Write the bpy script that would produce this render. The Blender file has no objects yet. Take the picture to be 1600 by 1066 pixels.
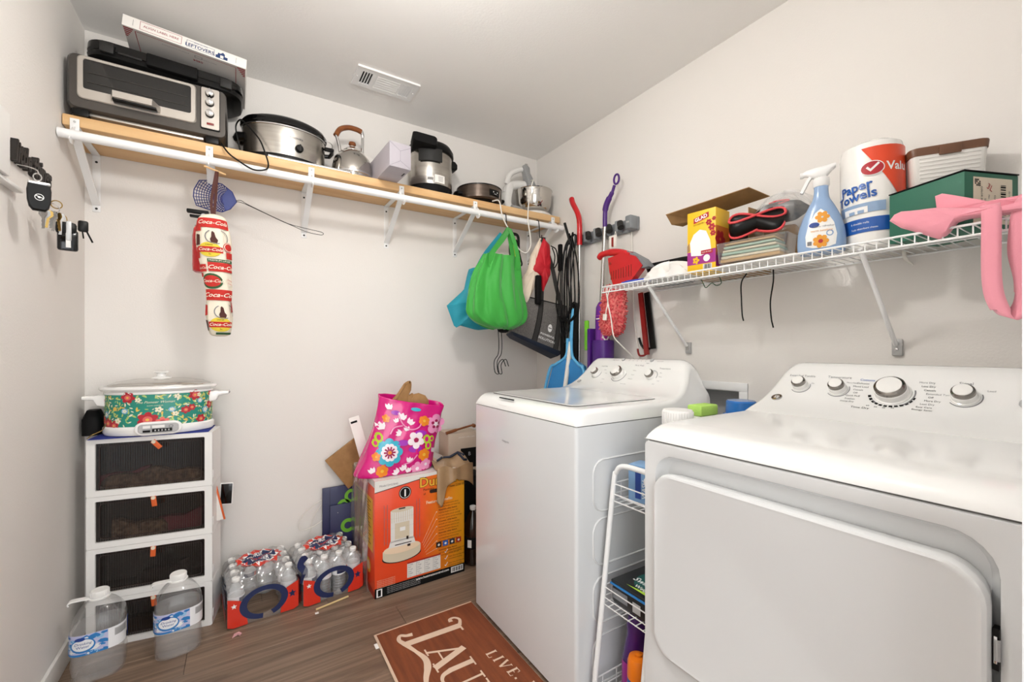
import bpy, bmesh, math, random
from math import sin, cos, pi, radians as R
from mathutils import Vector, Matrix, Euler
random.seed(7)
scene = bpy.context.scene
COL = scene.collection

# ---------------------------------------------------------------- camera, world, light, exposure
cam = bpy.data.objects.new('camera', bpy.data.cameras.new('camera'))
COL.objects.link(cam)
cam.location = (0, 0, 1.14)
cam.rotation_euler = (R(90), 0, -0.564)
cam.data.sensor_width = 36
cam.data.lens = 36 * 668.7 / 1600
cam.data.shift_y = 12.1 / 1600
cam.data.clip_start = 0.02
scene.camera = cam

world = bpy.data.worlds.new('world'); scene.world = world
world.use_nodes = True
bg = world.node_tree.nodes['Background']
bg.inputs[0].default_value = (0.96, 0.98, 1.0, 1)
bg.inputs[1].default_value = 0.8

def area_light(name, loc, rot, sx, sy, power, col):
    L = bpy.data.lights.new(name, 'AREA'); L.shape = 'RECTANGLE'
    L.size = sx; L.size_y = sy; L.energy = power; L.color = col
    o = bpy.data.objects.new(name, L); COL.objects.link(o)
    o.location = loc; o.rotation_euler = rot
    return o
area_light('added_fill_light', (0.0, -1.3, 1.5), (R(90), 0, R(-12)), 1.6, 1.8, 15, (0.97, 0.985, 1.0))  # added soft fill from behind the camera, stands for no known lamp

vs = scene.view_settings
vs.view_transform = 'Standard'; vs.look = 'None'; vs.gamma = 1; vs.use_curve_mapping = False
vs.exposure = 0.76
scene.cycles.transparent_max_bounces = 32

# ---------------------------------------------------------------- materials
def lin(c):
    if isinstance(c, str):
        c = [int(c[i:i+2], 16) / 255 for i in (0, 2, 4)]
    return tuple((x / 12.92 if x <= .04045 else ((x + .055) / 1.055) ** 2.4) for x in c) + (1,)
MATS = {}
def mat(name, col, rough=.5, metal=0., spec=.5, bump=None, noise=None, coat=0, emit=0, sss=0, aniso=None, sheen=0):
    m = bpy.data.materials.new(name); m.use_nodes = True
    nt = m.node_tree; b = nt.nodes['Principled BSDF']; n = nt.nodes; l = nt.links
    b.inputs['Base Color'].default_value = lin(col)
    b.inputs['Roughness'].default_value = rough
    b.inputs['Metallic'].default_value = metal
    b.inputs['Specular IOR Level'].default_value = spec
    if coat: b.inputs['Coat Weight'].default_value = coat; b.inputs['Coat Roughness'].default_value = .08
    if sheen: b.inputs['Sheen Weight'].default_value = sheen
    if emit:
        b.inputs['Emission Color'].default_value = lin(col); b.inputs['Emission Strength'].default_value = emit
    tc = None
    def coords(scale):
        nonlocal tc
        if tc is None: tc = n.new('ShaderNodeTexCoord')
        mp = n.new('ShaderNodeMapping'); l.new(tc.outputs['Object'], mp.inputs[0])
        mp.inputs['Scale'].default_value = scale if isinstance(scale, (tuple, list)) else (scale,) * 3
        return mp.outputs[0]
    if noise:
        sc, col2, amt = noise[:3]
        t = n.new('ShaderNodeTexNoise'); l.new(coords(sc), t.inputs['Vector']); t.inputs['Scale'].default_value = 1
        t.inputs['Detail'].default_value = 5
        cr = n.new('ShaderNodeMapRange'); cr.inputs[1].default_value = .35; cr.inputs[2].default_value = .65
        cr.inputs[4].default_value = amt; l.new(t.outputs[0], cr.inputs[0])
        mx = n.new('ShaderNodeMix'); mx.data_type = 'RGBA'
        l.new(cr.outputs[0], mx.inputs[0]); mx.inputs[6].default_value = lin(col); mx.inputs[7].default_value = lin(col2)
        l.new(mx.outputs[2], b.inputs['Base Color'])
    if bump:
        sc, st = bump[:2]
        t = n.new('ShaderNodeTexNoise'); l.new(coords(sc), t.inputs['Vector']); t.inputs['Scale'].default_value = 1
        t.inputs['Detail'].default_value = 3
        bp = n.new('ShaderNodeBump'); bp.inputs['Strength'].default_value = st; bp.inputs['Distance'].default_value = .004
        l.new(t.outputs[0], bp.inputs['Height']); l.new(bp.outputs[0], b.inputs['Normal'])
    MATS[name] = m
    return m
def clear(name, tint='ffffff', amount=.10, rough=.06, haze=0., hazecol='ffffff'):
    """thin clear film / thin plastic: transparent with fresnel gloss and a little milky diffuse"""
    m = bpy.data.materials.new(name); m.use_nodes = True
    nt = m.node_tree; n = nt.nodes; l = nt.links
    for x in list(n):
        if x.type != 'OUTPUT_MATERIAL': n.remove(x)
    out = [x for x in n if x.type == 'OUTPUT_MATERIAL'][0]
    tr = n.new('ShaderNodeBsdfTransparent'); tr.inputs[0].default_value = lin(tint)
    gl = n.new('ShaderNodeBsdfGlossy'); gl.inputs[1].default_value = rough
    df = n.new('ShaderNodeBsdfDiffuse'); df.inputs[0].default_value = lin(hazecol)
    lw = n.new('ShaderNodeLayerWeight'); lw.inputs[0].default_value = .35
    mr = n.new('ShaderNodeMapRange'); mr.inputs[3].default_value = amount * .45; mr.inputs[4].default_value = min(1, amount * 6)
    l.new(lw.outputs['Facing'], mr.inputs[0])
    m1 = n.new('ShaderNodeMixShader'); m1.inputs[0].default_value = haze
    l.new(tr.outputs[0], m1.inputs[1]); l.new(df.outputs[0], m1.inputs[2])
    m2 = n.new('ShaderNodeMixShader'); l.new(mr.outputs[0], m2.inputs[0])
    l.new(m1.outputs[0], m2.inputs[1]); l.new(gl.outputs[0], m2.inputs[2])
    l.new(m2.outputs[0], out.inputs[0])
    MATS[name] = m
    return m

# ---------------------------------------------------------------- mesh helpers
class MB:
    def __init__(s): s.v = []; s.f = []; s.fm = []; s.mats = []
    def mi(s, m):
        if m not in s.mats: s.mats.append(m)
        return s.mats.index(m)
    def add(s, vs_, fs, m):
        o = len(s.v); s.v += [tuple(p) for p in vs_]; k = s.mi(m)
        for f in fs: s.f.append(tuple(i + o for i in f)); s.fm.append(k)
        return s
    def box(s, x0, x1, y0, y1, z0, z1, m, b=0, seg=2, M=None):
        if b:
            bm = bmesh.new(); bmesh.ops.create_cube(bm, size=1)
            for v in bm.verts:
                v.co = ((x0 + x1) / 2 + v.co.x * (x1 - x0), (y0 + y1) / 2 + v.co.y * (y1 - y0), (z0 + z1) / 2 + v.co.z * (z1 - z0))
            bmesh.ops.bevel(bm, geom=bm.edges[:], offset=min(b, .49 * min(abs(x1 - x0), abs(y1 - y0), abs(z1 - z0))), segments=seg, profile=.5, affect='EDGES')
            bm.verts.index_update()
            vs_ = [v.co.copy() for v in bm.verts]; fs = [[v.index for v in f.verts] for f in bm.faces]; bm.free()
        else:
            vs_ = [Vector(p) for p in ((x0,y0,z0),(x1,y0,z0),(x1,y1,z0),(x0,y1,z0),(x0,y0,z1),(x1,y0,z1),(x1,y1,z1),(x0,y1,z1))]
            fs = [(0,3,2,1),(4,5,6,7),(0,1,5,4),(1,2,6,5),(2,3,7,6),(3,0,4,7)]
        if M is not None: vs_ = [M @ v for v in vs_]
        return s.add(vs_, fs, m)
    def cyl(s, p0, p1, r0, m, r1=None, n=16, caps=True):
        return s.tube([p0, p1], [r0, r0 if r1 is None else r1], m, n=n, caps=caps)
    def tube(s, pts, r, m, n=8, closed=False, caps=True, sec=None, up=None):
        """sweep a round section of radius r (number or list), or a 2-D section sec, along pts"""
        pts = [Vector(p) for p in pts]; N = len(pts)
        rr = r if isinstance(r, (list, tuple)) else [r] * N
        if sec is None: base = [(cos(2*pi*k/n), sin(2*pi*k/n)) for k in range(n)]
        else: base = sec; n = len(sec)
        def tang(i):
            a = pts[(i - 1) % N] if (closed or i > 0) else pts[i]
            b = pts[(i + 1) % N] if (closed or i < N - 1) else pts[i]
            d = b - a
            return d.normalized() if d.length > 1e-9 else Vector((0, 0, 1))
        t = tang(0)
        if up is not None: nrm = Vector(up) - t * Vector(up).dot(t)
        else:
            a = Vector((0, 0, 1)) if abs(t.z) < .9 else Vector((1, 0, 0)); nrm = a - t * a.dot(t)
        nrm.normalize(); vs_ = []
        for i in range(N):
            t = tang(i)
            if up is not None:
                q = Vector(up) - t * Vector(up).dot(t)
                if q.length > 1e-4: nrm = q.normalized()
            else:
                nrm = (nrm - t * nrm.dot(t)); nrm.normalize()
            bn = t.cross(nrm)
            for (a, b) in base: vs_.append(pts[i] + (bn * a + nrm * b) * rr[i])
        fs = []
        for i in range(N if closed else N - 1):
            j = (i + 1) % N
            for k in range(n):
                k2 = (k + 1) % n
                fs.append((i*n + k, i*n + k2, j*n + k2, j*n + k))
        if caps and not closed:
            fs.append(tuple(range(n - 1, -1, -1))); fs.append(tuple((N-1)*n + k for k in range(n)))
        return s.add(vs_, fs, m)
    def lathe(s, prof, m, n=28, c=(0,0,0), sx=1, sy=1, M=None, a0=0, a1=2*pi, sup=None):
        """spin (r,z) profile; sup = superellipse power for squarish plans"""
        full = abs(a1 - a0 - 2*pi) < 1e-6
        na = n if full else n + 1; vs_ = []
        for (r, z) in prof:
            for k in range(na):
                a = a0 + (a1 - a0) * k / n
                ca, sa = cos(a), sin(a)
                if sup:
                    q = (abs(ca)**sup + abs(sa)**sup) ** (-1/sup); ca *= q; sa *= q
                p = Vector((c[0] + r*sx*ca, c[1] + r*sy*sa, c[2] + z))
                vs_.append(M @ p if M is not None else p)
        fs = []
        for i in range(len(prof) - 1):
            for k in range(n):
                k2 = (k + 1) % na
                fs.append((i*na + k, i*na + k2, (i+1)*na + k2, (i+1)*na + k))
        if full:
            if prof[0][0] > 1e-6: fs.append(tuple(range(na - 1, -1, -1)))
            if prof[-1][0] > 1e-6: fs.append(tuple((len(prof)-1)*na + k for k in range(na)))
        return s.add(vs_, fs, m)
    def prism(s, poly, d0, d1, mp, m):
        """extrude a 2-D outline between depths d0 and d1; mp(a,b,d)->point"""
        n = len(poly)
        vs_ = [mp(a, b, d0) for a, b in poly] + [mp(a, b, d1) for a, b in poly]
        fs = [tuple(range(n - 1, -1, -1)), tuple(range(n, 2*n))] + [(k, (k+1) % n, n + (k+1) % n, n + k) for k in range(n)]
        return s.add(vs_, fs, m)
    def loft(s, rings, m, caps=True, closed=True):
        n = len(rings[0]); vs_ = [p for r in rings for p in r]; fs = []
        for i in range(len(rings) - 1):
            for k in range(n if closed else n - 1):
                k2 = (k + 1) % n
                fs.append((i*n + k, i*n + k2, (i+1)*n + k2, (i+1)*n + k))
        if caps:
            fs.append(tuple(range(n - 1, -1, -1))); fs.append(tuple((len(rings)-1)*n + k for k in range(n)))
        return s.add(vs_, fs, m)
    def grid(s, fn, nu, nv, m, closeu=False):
        vs_ = [fn(i / nu, j / nv) for j in range(nv + 1) for i in range(nu + (0 if closeu else 1))]
        w = nu + (0 if closeu else 1); fs = []
        for j in range(nv):
            for i in range(nu):
                i2 = (i + 1) % w
                fs.append((j*w + i, j*w + i2, (j+1)*w + i2, (j+1)*w + i))
        return s.add(vs_, fs, m)
    # flat print, mapped by mp(a,b)
    def poly(s, pts, mp, m): return s.add([mp(a, b) for a, b in pts], [tuple(range(len(pts)))], m)
    def rect(s, a0, a1, b0, b1, mp, m, nu=1, nv=1):
        return s.grid(lambda u, v: mp(a0 + (a1-a0)*u, b0 + (b1-b0)*v), nu, nv, m)
    def disc(s, a, b, r, mp, m, n=18, rb=None):
        rb = r if rb is None else rb; K = 1 if r < .006 else 3
        vs_ = [mp(a, b)] + [mp(a + r*j/K*cos(2*pi*k/n), b + rb*j/K*sin(2*pi*k/n)) for j in range(1, K+1) for k in range(n)]
        fs = [(0, 1+k, 1+(k+1) % n) for k in range(n)]
        for j in range(K-1): fs += [(1+j*n+k, 1+(j+1)*n+k, 1+(j+1)*n+(k+1) % n, 1+j*n+(k+1) % n) for k in range(n)]
        return s.add(vs_, fs, m)
    def ring(s, a, b, r0, r1, mp, m, n=28, t0=0, t1=2*pi, k0=1, k1=1):
        P = []
        for k in range(n + 1):
            t = t0 + (t1 - t0)*k/n; P.append((t,))
        vs_ = [mp(a + r0*cos(t[0])*k0, b + r0*sin(t[0])*k1) for t in P] + [mp(a + r1*cos(t[0])*k0, b + r1*sin(t[0])*k1) for t in P]
        return s.add(vs_, [(k, k+1, n+2+k, n+1+k) for k in range(n)], m)
    def flower(s, a, b, r, mp, m, petals=5, rot=0, inner=.25, n=8):
        for p in range(petals):
            t = rot + 2*pi*p/petals
            ca, cb = a + r*.58*cos(t), b + r*.58*sin(t)
            pts = []
            for k in range(n):
                q = 2*pi*k/n; x = r*.45*cos(q); y = r*.36*sin(q)
                pts.append((ca + x*cos(t) - y*sin(t), cb + x*sin(t) + y*cos(t)))
            s.poly(pts, mp, m)
        return s
    def text(s, t, size, a, b, mp, m, align='CENTER', sx=1, shear=0, rot=0, bold=0):
        vs_, fs = glyphs(t, align, shear, bold)
        c_, s_ = cos(rot), sin(rot)
        out = []
        for x, y in vs_:
            x *= size*sx; y *= size
            out.append(mp(a + x*c_ - y*s_, b + x*s_ + y*c_))
        return s.add(out, fs, m)
    def build(s, name, parent=None, smooth=True, ang=35, solid=0, offset=0, sub=0):
        me = bpy.data.meshes.new(name)
        me.from_pydata([tuple(v) for v in s.v], [], s.f); me.update()
        for m in s.mats: me.materials.append(MATS[m])
        me.polygons.foreach_set('material_index', s.fm)
        if smooth:
            me.polygons.foreach_set('use_smooth', [True] * len(me.polygons))
            me.set_sharp_from_angle(angle=R(ang))
        o = bpy.data.objects.new(name, me); COL.objects.link(o)
        if parent: o.parent = parent
        if solid:
            md = o.modifiers.new('thickness', 'SOLIDIFY'); md.thickness = solid; md.offset = offset
        if sub:
            md = o.modifiers.new('subdivision', 'SUBSURF'); md.levels = sub; md.render_levels = sub
        return o
_gl = {}
def glyphs(t, align, shear, bold):
    key = (t, align, shear, bold)
    if key not in _gl:
        cu = bpy.data.curves.new('t', 'FONT'); cu.body = t; cu.align_x = align; cu.align_y = 'CENTER'; cu.shear = shear
        cu.resolution_u = 2; cu.offset = bold
        o = bpy.data.objects.new('t', cu); COL.objects.link(o)
        dg = bpy.context.evaluated_depsgraph_get()
        me = bpy.data.meshes.new_from_object(o.evaluated_get(dg))
        _gl[key] = ([(v.co.x, v.co.y) for v in me.vertices], [tuple(p.vertices) for p in me.polygons])
        bpy.data.objects.remove(o); bpy.data.meshes.remove(me); bpy.data.curves.remove(cu)
    return _gl[key]
def plane(o, ex, ey):
    o, ex, ey = Vector(o), Vector(ex), Vector(ey)
    return lambda a, b, d=0: o + ex*a + ey*b + ex.cross(ey)*d
def rrect(w, h, r, n=5, cx=0, cy=0):
    P = []
    for qx, qy, t0 in ((1, 1, 0), (-1, 1, pi/2), (-1, -1, pi), (1, -1, 1.5*pi)):
        for k in range(n + 1):
            t = t0 + pi/2*k/n
            P.append((cx + qx*(w/2 - r) + r*cos(t), cy + qy*(h/2 - r) + r*sin(t)))
    return P
def curve(pts, n=8):
    """Catmull-Rom through pts"""
    P = [Vector(p) for p in pts]; P = [P[0]*2 - P[1]] + P + [P[-1]*2 - P[-2]]; out = []
    for i in range(1, len(P) - 2):
        for k in range(n):
            t = k / n; a, b, c, d = P[i-1], P[i], P[i+1], P[i+2]
            out.append(.5*((2*b) + (c - a)*t + (2*a - 5*b + 4*c - d)*t*t + (3*b - a - 3*c + d)*t**3))
    out.append(P[-2]); return out
def lerp(a, b, t): return a + (b - a)*t
def interp(tab, x):
    for (x0, y0), (x1, y1) in zip(tab, tab[1:]):
        if x <= x1: return y0 + (y1 - y0)*max(0, (x - x0)/(x1 - x0 + 1e-12))
    return tab[-1][1]
def tag(o, label, cat, group=None, kind=None):
    o['label'] = label; o['category'] = cat
    if group: o['group'] = group
    if kind: o['kind'] = kind
    return o
def thing(name, label, cat, loc=(0,0,0), rz=0, group=None, rot=None):
    o = bpy.data.objects.new(name, None); COL.objects.link(o); o.empty_display_size = .05
    o.location = loc; o.rotation_euler = rot if rot else (0, 0, rz)
    return tag(o, label, cat, group)
def struct(o): o['kind'] = 'structure'; return o
def dup(root, loc, label, rz=None, rot=None):
    def cp(o, par):
        c = o.copy(); COL.objects.link(c); c.parent = par
        for ch in [x for x in COL.objects if x.parent == o]: cp(ch, c)
        return c
    r = cp(root, None); r.location = loc; r['label'] = label
    if rz is not None: r.rotation_euler = (0, 0, rz)
    if rot is not None: r.rotation_euler = rot
    return r
# ---------------------------------------------------------------- basic materials
mat('wall_paint', 'ece8e3', .7, spec=.3, bump=(160, .12), noise=(1.2, 'eae5df', .6))
mat('ceiling_paint', 'f6f4f1', .85, spec=.2, bump=(120, .15))
mat('trim_white', 'f0ede8', .4)
mat('stub_white', 'e8e9ea', .6, bump=(90, .3))
mat('white_metal', 'f3f3f2', .3, spec=.5)
mat('galv', 'b9b9b8', .4, metal=.3)
mat('enamel', 'e0e1e1', .16, spec=.5, coat=.35)
mat('enamel_front', 'dfe1e2', .16, spec=.45, coat=.15)
mat('shell', 'f2f2f0', .14, spec=.5, coat=.4)
mat('seam', '6d6b68', .7)
mat('chrome', 'd8d8d8', .12, metal=1)
mat('knob_chrome', '86827d', .16, metal=1)  # chrome darkened so its colour carries the dark reflection in the knob rings
mat('steel', 'bdb9b2', .26, metal=1, noise=((3, 3, 60), 'a5a099', .6))
mat('steel_dark', '77716b', .3, metal=1)
mat('black', '080808', .4, spec=.25)
mat('black_gloss', '060607', .12, spec=.4, coat=.15)
mat('black_matte', '0f0e0e', .7, spec=.2)
mat('grey_dark', '2b2a29', .5, spec=.3)
mat('grey_mid', '7d8084', .5)
mat('grey_light', 'b8b8b8', .5)
mat('print_black', '0e0e0e', .6, spec=.2)
mat('print_grey', '77777a', .6)
mat('print_blue', '2a62b8', .5)
mat('print_red', 'c8202a', .5)
mat('white', 'f4f3f0', .5)
mat('white_gloss', 'f6f5f2', .15, coat=.4)
mat('paper', 'f2eee8', .7)
mat('cardboard', 'a98457', .8, noise=(40, '97744b', .5))
def wood_mat(name, c1, c2, c3, axis='x', rough=.5, per_object=False, s1=70, s2=14):
    m = bpy.data.materials.new(name); m.use_nodes = True
    nt = m.node_tree; n = nt.nodes; l = nt.links; b = n['Principled BSDF']
    tc = n.new('ShaderNodeTexCoord'); mp = n.new('ShaderNodeMapping'); l.new(tc.outputs['Object'], mp.inputs[0])
    sc = {'x': (1.6, s1, s1), 'y': (s1, 1.6, s1)}[axis]; mp.inputs['Scale'].default_value = sc
    src = mp.outputs[0]
    if per_object:
        oi = n.new('ShaderNodeObjectInfo'); ad = n.new('ShaderNodeVectorMath'); ad.operation = 'ADD'
        ml = n.new('ShaderNodeVectorMath'); ml.operation = 'SCALE'; ml.inputs['Scale'].default_value = 37
        cb = n.new('ShaderNodeCombineXYZ')
        for k in range(3): l.new(oi.outputs['Random'], cb.inputs[k])
        l.new(cb.outputs[0], ml.inputs[0]); l.new(ml.outputs[0], ad.inputs[0]); l.new(mp.outputs[0], ad.inputs[1]); src = ad.outputs[0]
    t = n.new('ShaderNodeTexNoise'); t.inputs['Scale'].default_value = 1; t.inputs['Detail'].default_value = 6; t.inputs['Distortion'].default_value = .6
    l.new(src, t.inputs['Vector'])
    sc2 = n.new('ShaderNodeVectorMath'); sc2.operation = 'MULTIPLY'; sc2.inputs[1].default_value = (1.2, s2/s1, s2/s1) if axis == 'x' else (s2/s1, 1.2, s2/s1)
    l.new(src, sc2.inputs[0])
    t2 = n.new('ShaderNodeTexNoise'); t2.inputs['Scale'].default_value = 1; t2.inputs['Detail'].default_value = 4; t2.inputs['Distortion'].default_value = 1.2
    l.new(sc2.outputs[0], t2.inputs['Vector'])
    r1 = n.new('ShaderNodeValToRGB'); r1.color_ramp.elements[0].position = .32; r1.color_ramp.elements[1].position = .7
    r1.color_ramp.elements[0].color = lin(c1); r1.color_ramp.elements[1].color = lin(c2)
    l.new(t.outputs[0], r1.inputs[0])
    mr = n.new('ShaderNodeMapRange'); mr.inputs[1].default_value = .5; mr.inputs[2].default_value = .72; mr.inputs[4].default_value = .8
    l.new(t2.outputs[0], mr.inputs[0])
    mx = n.new('ShaderNodeMix'); mx.data_type = 'RGBA'; l.new(mr.outputs[0], mx.inputs[0]); l.new(r1.outputs[0], mx.inputs[6]); mx.inputs[7].default_value = lin(c3)
    last = mx.outputs[2]
    if per_object:
        hs = n.new('ShaderNodeHueSaturation'); mv = n.new('ShaderNodeMapRange'); mv.inputs[3].default_value = .86; mv.inputs[4].default_value = 1.12
        l.new(oi.outputs['Random'], mv.inputs[0]); l.new(mv.outputs[0], hs.inputs['Value']); l.new(last, hs.inputs['Color']); last = hs.outputs[0]
    l.new(last, b.inputs['Base Color']); b.inputs['Roughness'].default_value = rough
    bp = n.new('ShaderNodeBump'); bp.inputs['Strength'].default_value = .12; bp.inputs['Distance'].default_value = .002
    l.new(t.outputs[0], bp.inputs['Height']); l.new(bp.outputs[0], b.inputs['Normal'])
    MATS[name] = m
wood_mat('floor_wood', '6f5a49', '947d69', '5f4b3b', 'x', .42, True)
wood_mat('pine', 'dfb27c', 'e9c592', 'cf9c63', 'x', .5, False, 45, 9)

# ---------------------------------------------------------------- the room
XL, XR, YB, ZC = -.541, 1.73, 2.412, 2.444
YF = -.6
struct(MB().box(XL-.1, XR+.1, YF, YB+.1, -.08, -.004, 'grey_dark').build('floor'))
floor = bpy.data.objects['floor']
pw, pl = .178, 1.22
row = 0; y = YB
planks = {}
while y > YF:
    x = XL - random.choice([.1, .35, .6, .85, 1.05]) ; y0 = max(YF, y - pw)
    while x < XR:
        a, b = max(x, XL), min(x + pl, XR)
        if b - a > .02:
            MB().box(a + .0006, b - .0006, y0 + .0006, y - .0006, -.004, 0, 'floor_wood', .0007, 1).build('plank', floor)
        x += pl
    y -= pw
struct(MB().box(XL-.1, XL, YF, YB+.1, 0, ZC, 'wall_paint').build('wall_left'))
struct(MB().box(XL, XR, YB, YB+.1, 0, ZC, 'wall_paint').build('wall_back'))
# right wall with the hole of the laundry outlet box
OB = (.985, 1.20, .80, .965)          # opening y0 y1 z0 z1
wr = MB()
wr.box(XR, XR+.1, YF, OB[0], 0, ZC, 'wall_paint'); wr.box(XR, XR+.1, OB[1], YB+.1, 0, ZC, 'wall_paint')
wr.box(XR, XR+.1, OB[0], OB[1], 0, OB[2], 'wall_paint'); wr.box(XR, XR+.1, OB[0], OB[1], OB[3], ZC, 'wall_paint')
struct(wr.build('wall_right'))
struct(MB().box(XL-.1, XR+.1, YF, YB+.1, ZC, ZC+.08, 'ceiling_paint').build('ceiling'))
wf = MB(); wf.box(.745, XR, -.03, .1005, 0, ZC, 'stub_white'); wf.box(XL, .745, -.03, .099, 2.05, ZC, 'stub_white')
struct(wf.build('wall_front'))
def base(name, x0, x1, y0, y1):
    struct(MB().box(x0, x1, y0, y1, 0, .083, 'trim_white', .004).build(name))
base('baseboard_back', XL+.013, XR-.001, YB-.013, YB-.0005)
base('baseboard_left', XL+.0005, XL+.013, .1, YB-.0005)
base('baseboard_right', XR-.013, XR-.0005, 1.0, YB-.014)

# ceiling vent
v = thing('ceiling_vent', 'white metal air vent with slotted louvers set in the ceiling', 'vent', (.6, 2.11, ZC))
fr = MB(); W2, D2 = .148, .078
P_o = rrect(2*W2, 2*D2, .003, 2); 
mpv = lambda a, b, d: (a, b, -d)
# face plate: strips round three slot fields
xs = [(-W2, -.118), (-.068, -.05), (.062, .075), (.125, W2)]
for a, b in xs: fr.box(a, b, -.05, .05, -.007, -.001, 'white_metal')
fr.box(-W2, W2, -D2, -.05, -.007, -.001, 'white_metal'); fr.box(-W2, W2, .05, D2, -.007, -.001, 'white_metal')
fr.box(-W2, W2, -D2-.004, -D2, -.009, 0, 'white'); 
fr.build('frame', v)
MB().box(-.125, .13, -.052, .052, -.0005, 0, 'black_matte').build('duct', v)
for k in range(4):
    x = -.118 + .0125*k + .008
    MB().box(x, x+.0045, -.05, .05, -.0065, -.0008, 'white_metal').build('louver', v)
for k in range(6):
    y = -.05 + k*.0185
    M = Matrix.Translation((0, y+.004, -.004)) @ Matrix.Rotation(R(-32), 4, 'X')
    MB().box(-.05, .062, -.0065, .0065, -.0006, .0006, 'white', M=M).build('louver', v)
for k in range(5):
    x = .075 + k*.0105
    M = Matrix.Translation((x+.004, 0, -.004)) @ Matrix.Rotation(R(40), 4, 'Y')
    MB().box(-.005, .005, -.05, .05, -.0006, .0006, 'white_metal', M=M).build('louver', v)
for x in (-.135, .135): MB().lathe([(0, -.0095), (.003, -.009), (.004, -.007)], 'white', 10, (x, 0, 0)).build('screw', v)

# ceiling lamp (outside the frame, lights the room)
mat('lamp_glass', 'fffcf8', .4, emit=84)
LP = (.30, .93, ZC)
lampo = thing('ceiling_lamp', 'round frosted globe lamp on a short stem under the ceiling', 'lamp', LP)
MB().lathe([(.07, 0), (.07, -.012), (.03, -.02), (.012, -.03), (.012, -.14)], 'white_metal', 32).build('stem', lampo)
MB().lathe([(.03, -.135), (.058, -.15), (.075, -.18), (.075, -.20), (.058, -.23), (.03, -.245), (0, -.25)], 'lamp_glass', 32).build('shade', lampo)

# ---------------------------------------------------------------- pine shelf, brackets, closet rod
tag(MB().box(XL+.002, 1.715, 2.14, YB-.002, 1.94, 1.98, 'pine', .004).build('shelf_board'),
    'long pine board shelf along the back wall', 'shelf')
tag(MB().cyl((XL+.003, 2.098, 1.893), (1.70, 2.098, 1.893), .0165, 'white_metal', n=20).build('closet_rod'),
    'white metal closet rod running under the pine shelf', 'rod')
def bracket(x, label):
    b = thing('shelf_bracket', label, 'bracket', (x, YB, 1.94), 0, 'white brackets under the pine shelf')
    w = .0125
    MB().box(-w, w, -.004, -.0005, -.235, -.001, 'white_metal', .001).build('wall_plate', b)
    MB().box(-w, w, -.272, -.001, -.0045, -.0008, 'white_metal', .001).build('top_arm', b)
    m = MB(); m.tube([(0, -.006, -.205), (0, -.268, -.03)], 1, 'white_metal', sec=[(-w, -.004), (w, -.004), (w, .004), (-w, .004)], up=(0, 0, 1))
    m.build('brace', b)
    h = MB()
    h.tube([(0, -.276, -.006), (0, -.279, -.02), (0, -.298, -.028)] + [(0, -.314 + .0195*cos(t), -.047 + .0195*sin(t)) for t in [R(a) for a in range(60, -150, -20)]], 1, 'white_metal',
           sec=[(-w, -.0015), (w, -.0015), (w, .0015), (-w, .0015)])
    h.box(-w, w, -.278, -.2745, -.03, .026, 'white_metal', .001)
    h.build('rod_hook', b)
    for z in (-.03, -.222):
        MB().lathe([(0, .004), (.004, .003), (.005, 0)], 'grey_dark', 8, M=Matrix.Translation((0, -.0035, z)) @ Matrix.Rotation(R(90), 4, 'X')).build('screw', b)
    MB().lathe([(0, .003), (.0035, .002), (.004, 0)], 'galv', 8, M=Matrix.Translation((0, -.278, .014)) @ Matrix.Rotation(R(90), 4, 'X')).build('screw', b)
    return b
b0 = bracket(-.505, 'white shelf bracket in the corner under the toaster oven')
for x, lb in ((-.11, 'white shelf bracket with the blue fly swatter and bag sleeve hanging on it'),
              (.27, 'white shelf bracket at the tip of the fly swatter wire'),
              (.688, 'white shelf bracket under the grey box and steel cooker'),
              (1.108, 'white shelf bracket between the green tote and the steel cooker'),
              (1.655, 'white shelf bracket at the rod end by the corner above grey tote')):
    dup(b0, (x, YB, 1.94), lb)

# ---------------------------------------------------------------- washer and dryer
def shell_mesh(prof, W, seam, name, parent, m='shell'):
    """moulded top and console: profile (x,z) from front to back, blended down to the side seams"""
    mb = MB(); rings = []
    for (x, z) in prof:
        h = z - seam
        ins = .006 + max(0, z - .945)*.30
        r = min(h*.9, .022 + max(0, z - .96)*.28)
        half = W/2; ring = [(x, -half, seam)]
        ring.append((x, -half + .002, seam + max(0, h - r)*.5))
        for k in range(7):
            t = pi/2*k/6
            ring.append((x, -half + ins + r*(1 - cos(t)), seam + h - r + r*sin(t)))
        for k in range(1, 6): ring.append((x, lerp(ring[8][1], -ring[8][1], k/6), z))
        for q in list(ring[:9])[::-1]: ring.append((x, -q[1], q[2]))
        rings.append(ring)
    mb.loft(rings, m, caps=True)
    return mb.build(name, parent, ang=50)
CON = [(.49, .952), (.53, .967), (.565, .99), (.595, 1.022), (.618, 1.055), (.634, 1.08), (.648, 1.092), (.665, 1.094), (.683, 1.082), (.692, 1.03), (.695, .93)]
def con_z(x): return interp(CON, x)
_ca = [0]
for (x0_, z0_), (x1_, z1_) in zip(CON, CON[1:]): _ca.append(_ca[-1] + math.hypot(x1_-x0_, z1_-z0_))
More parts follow.
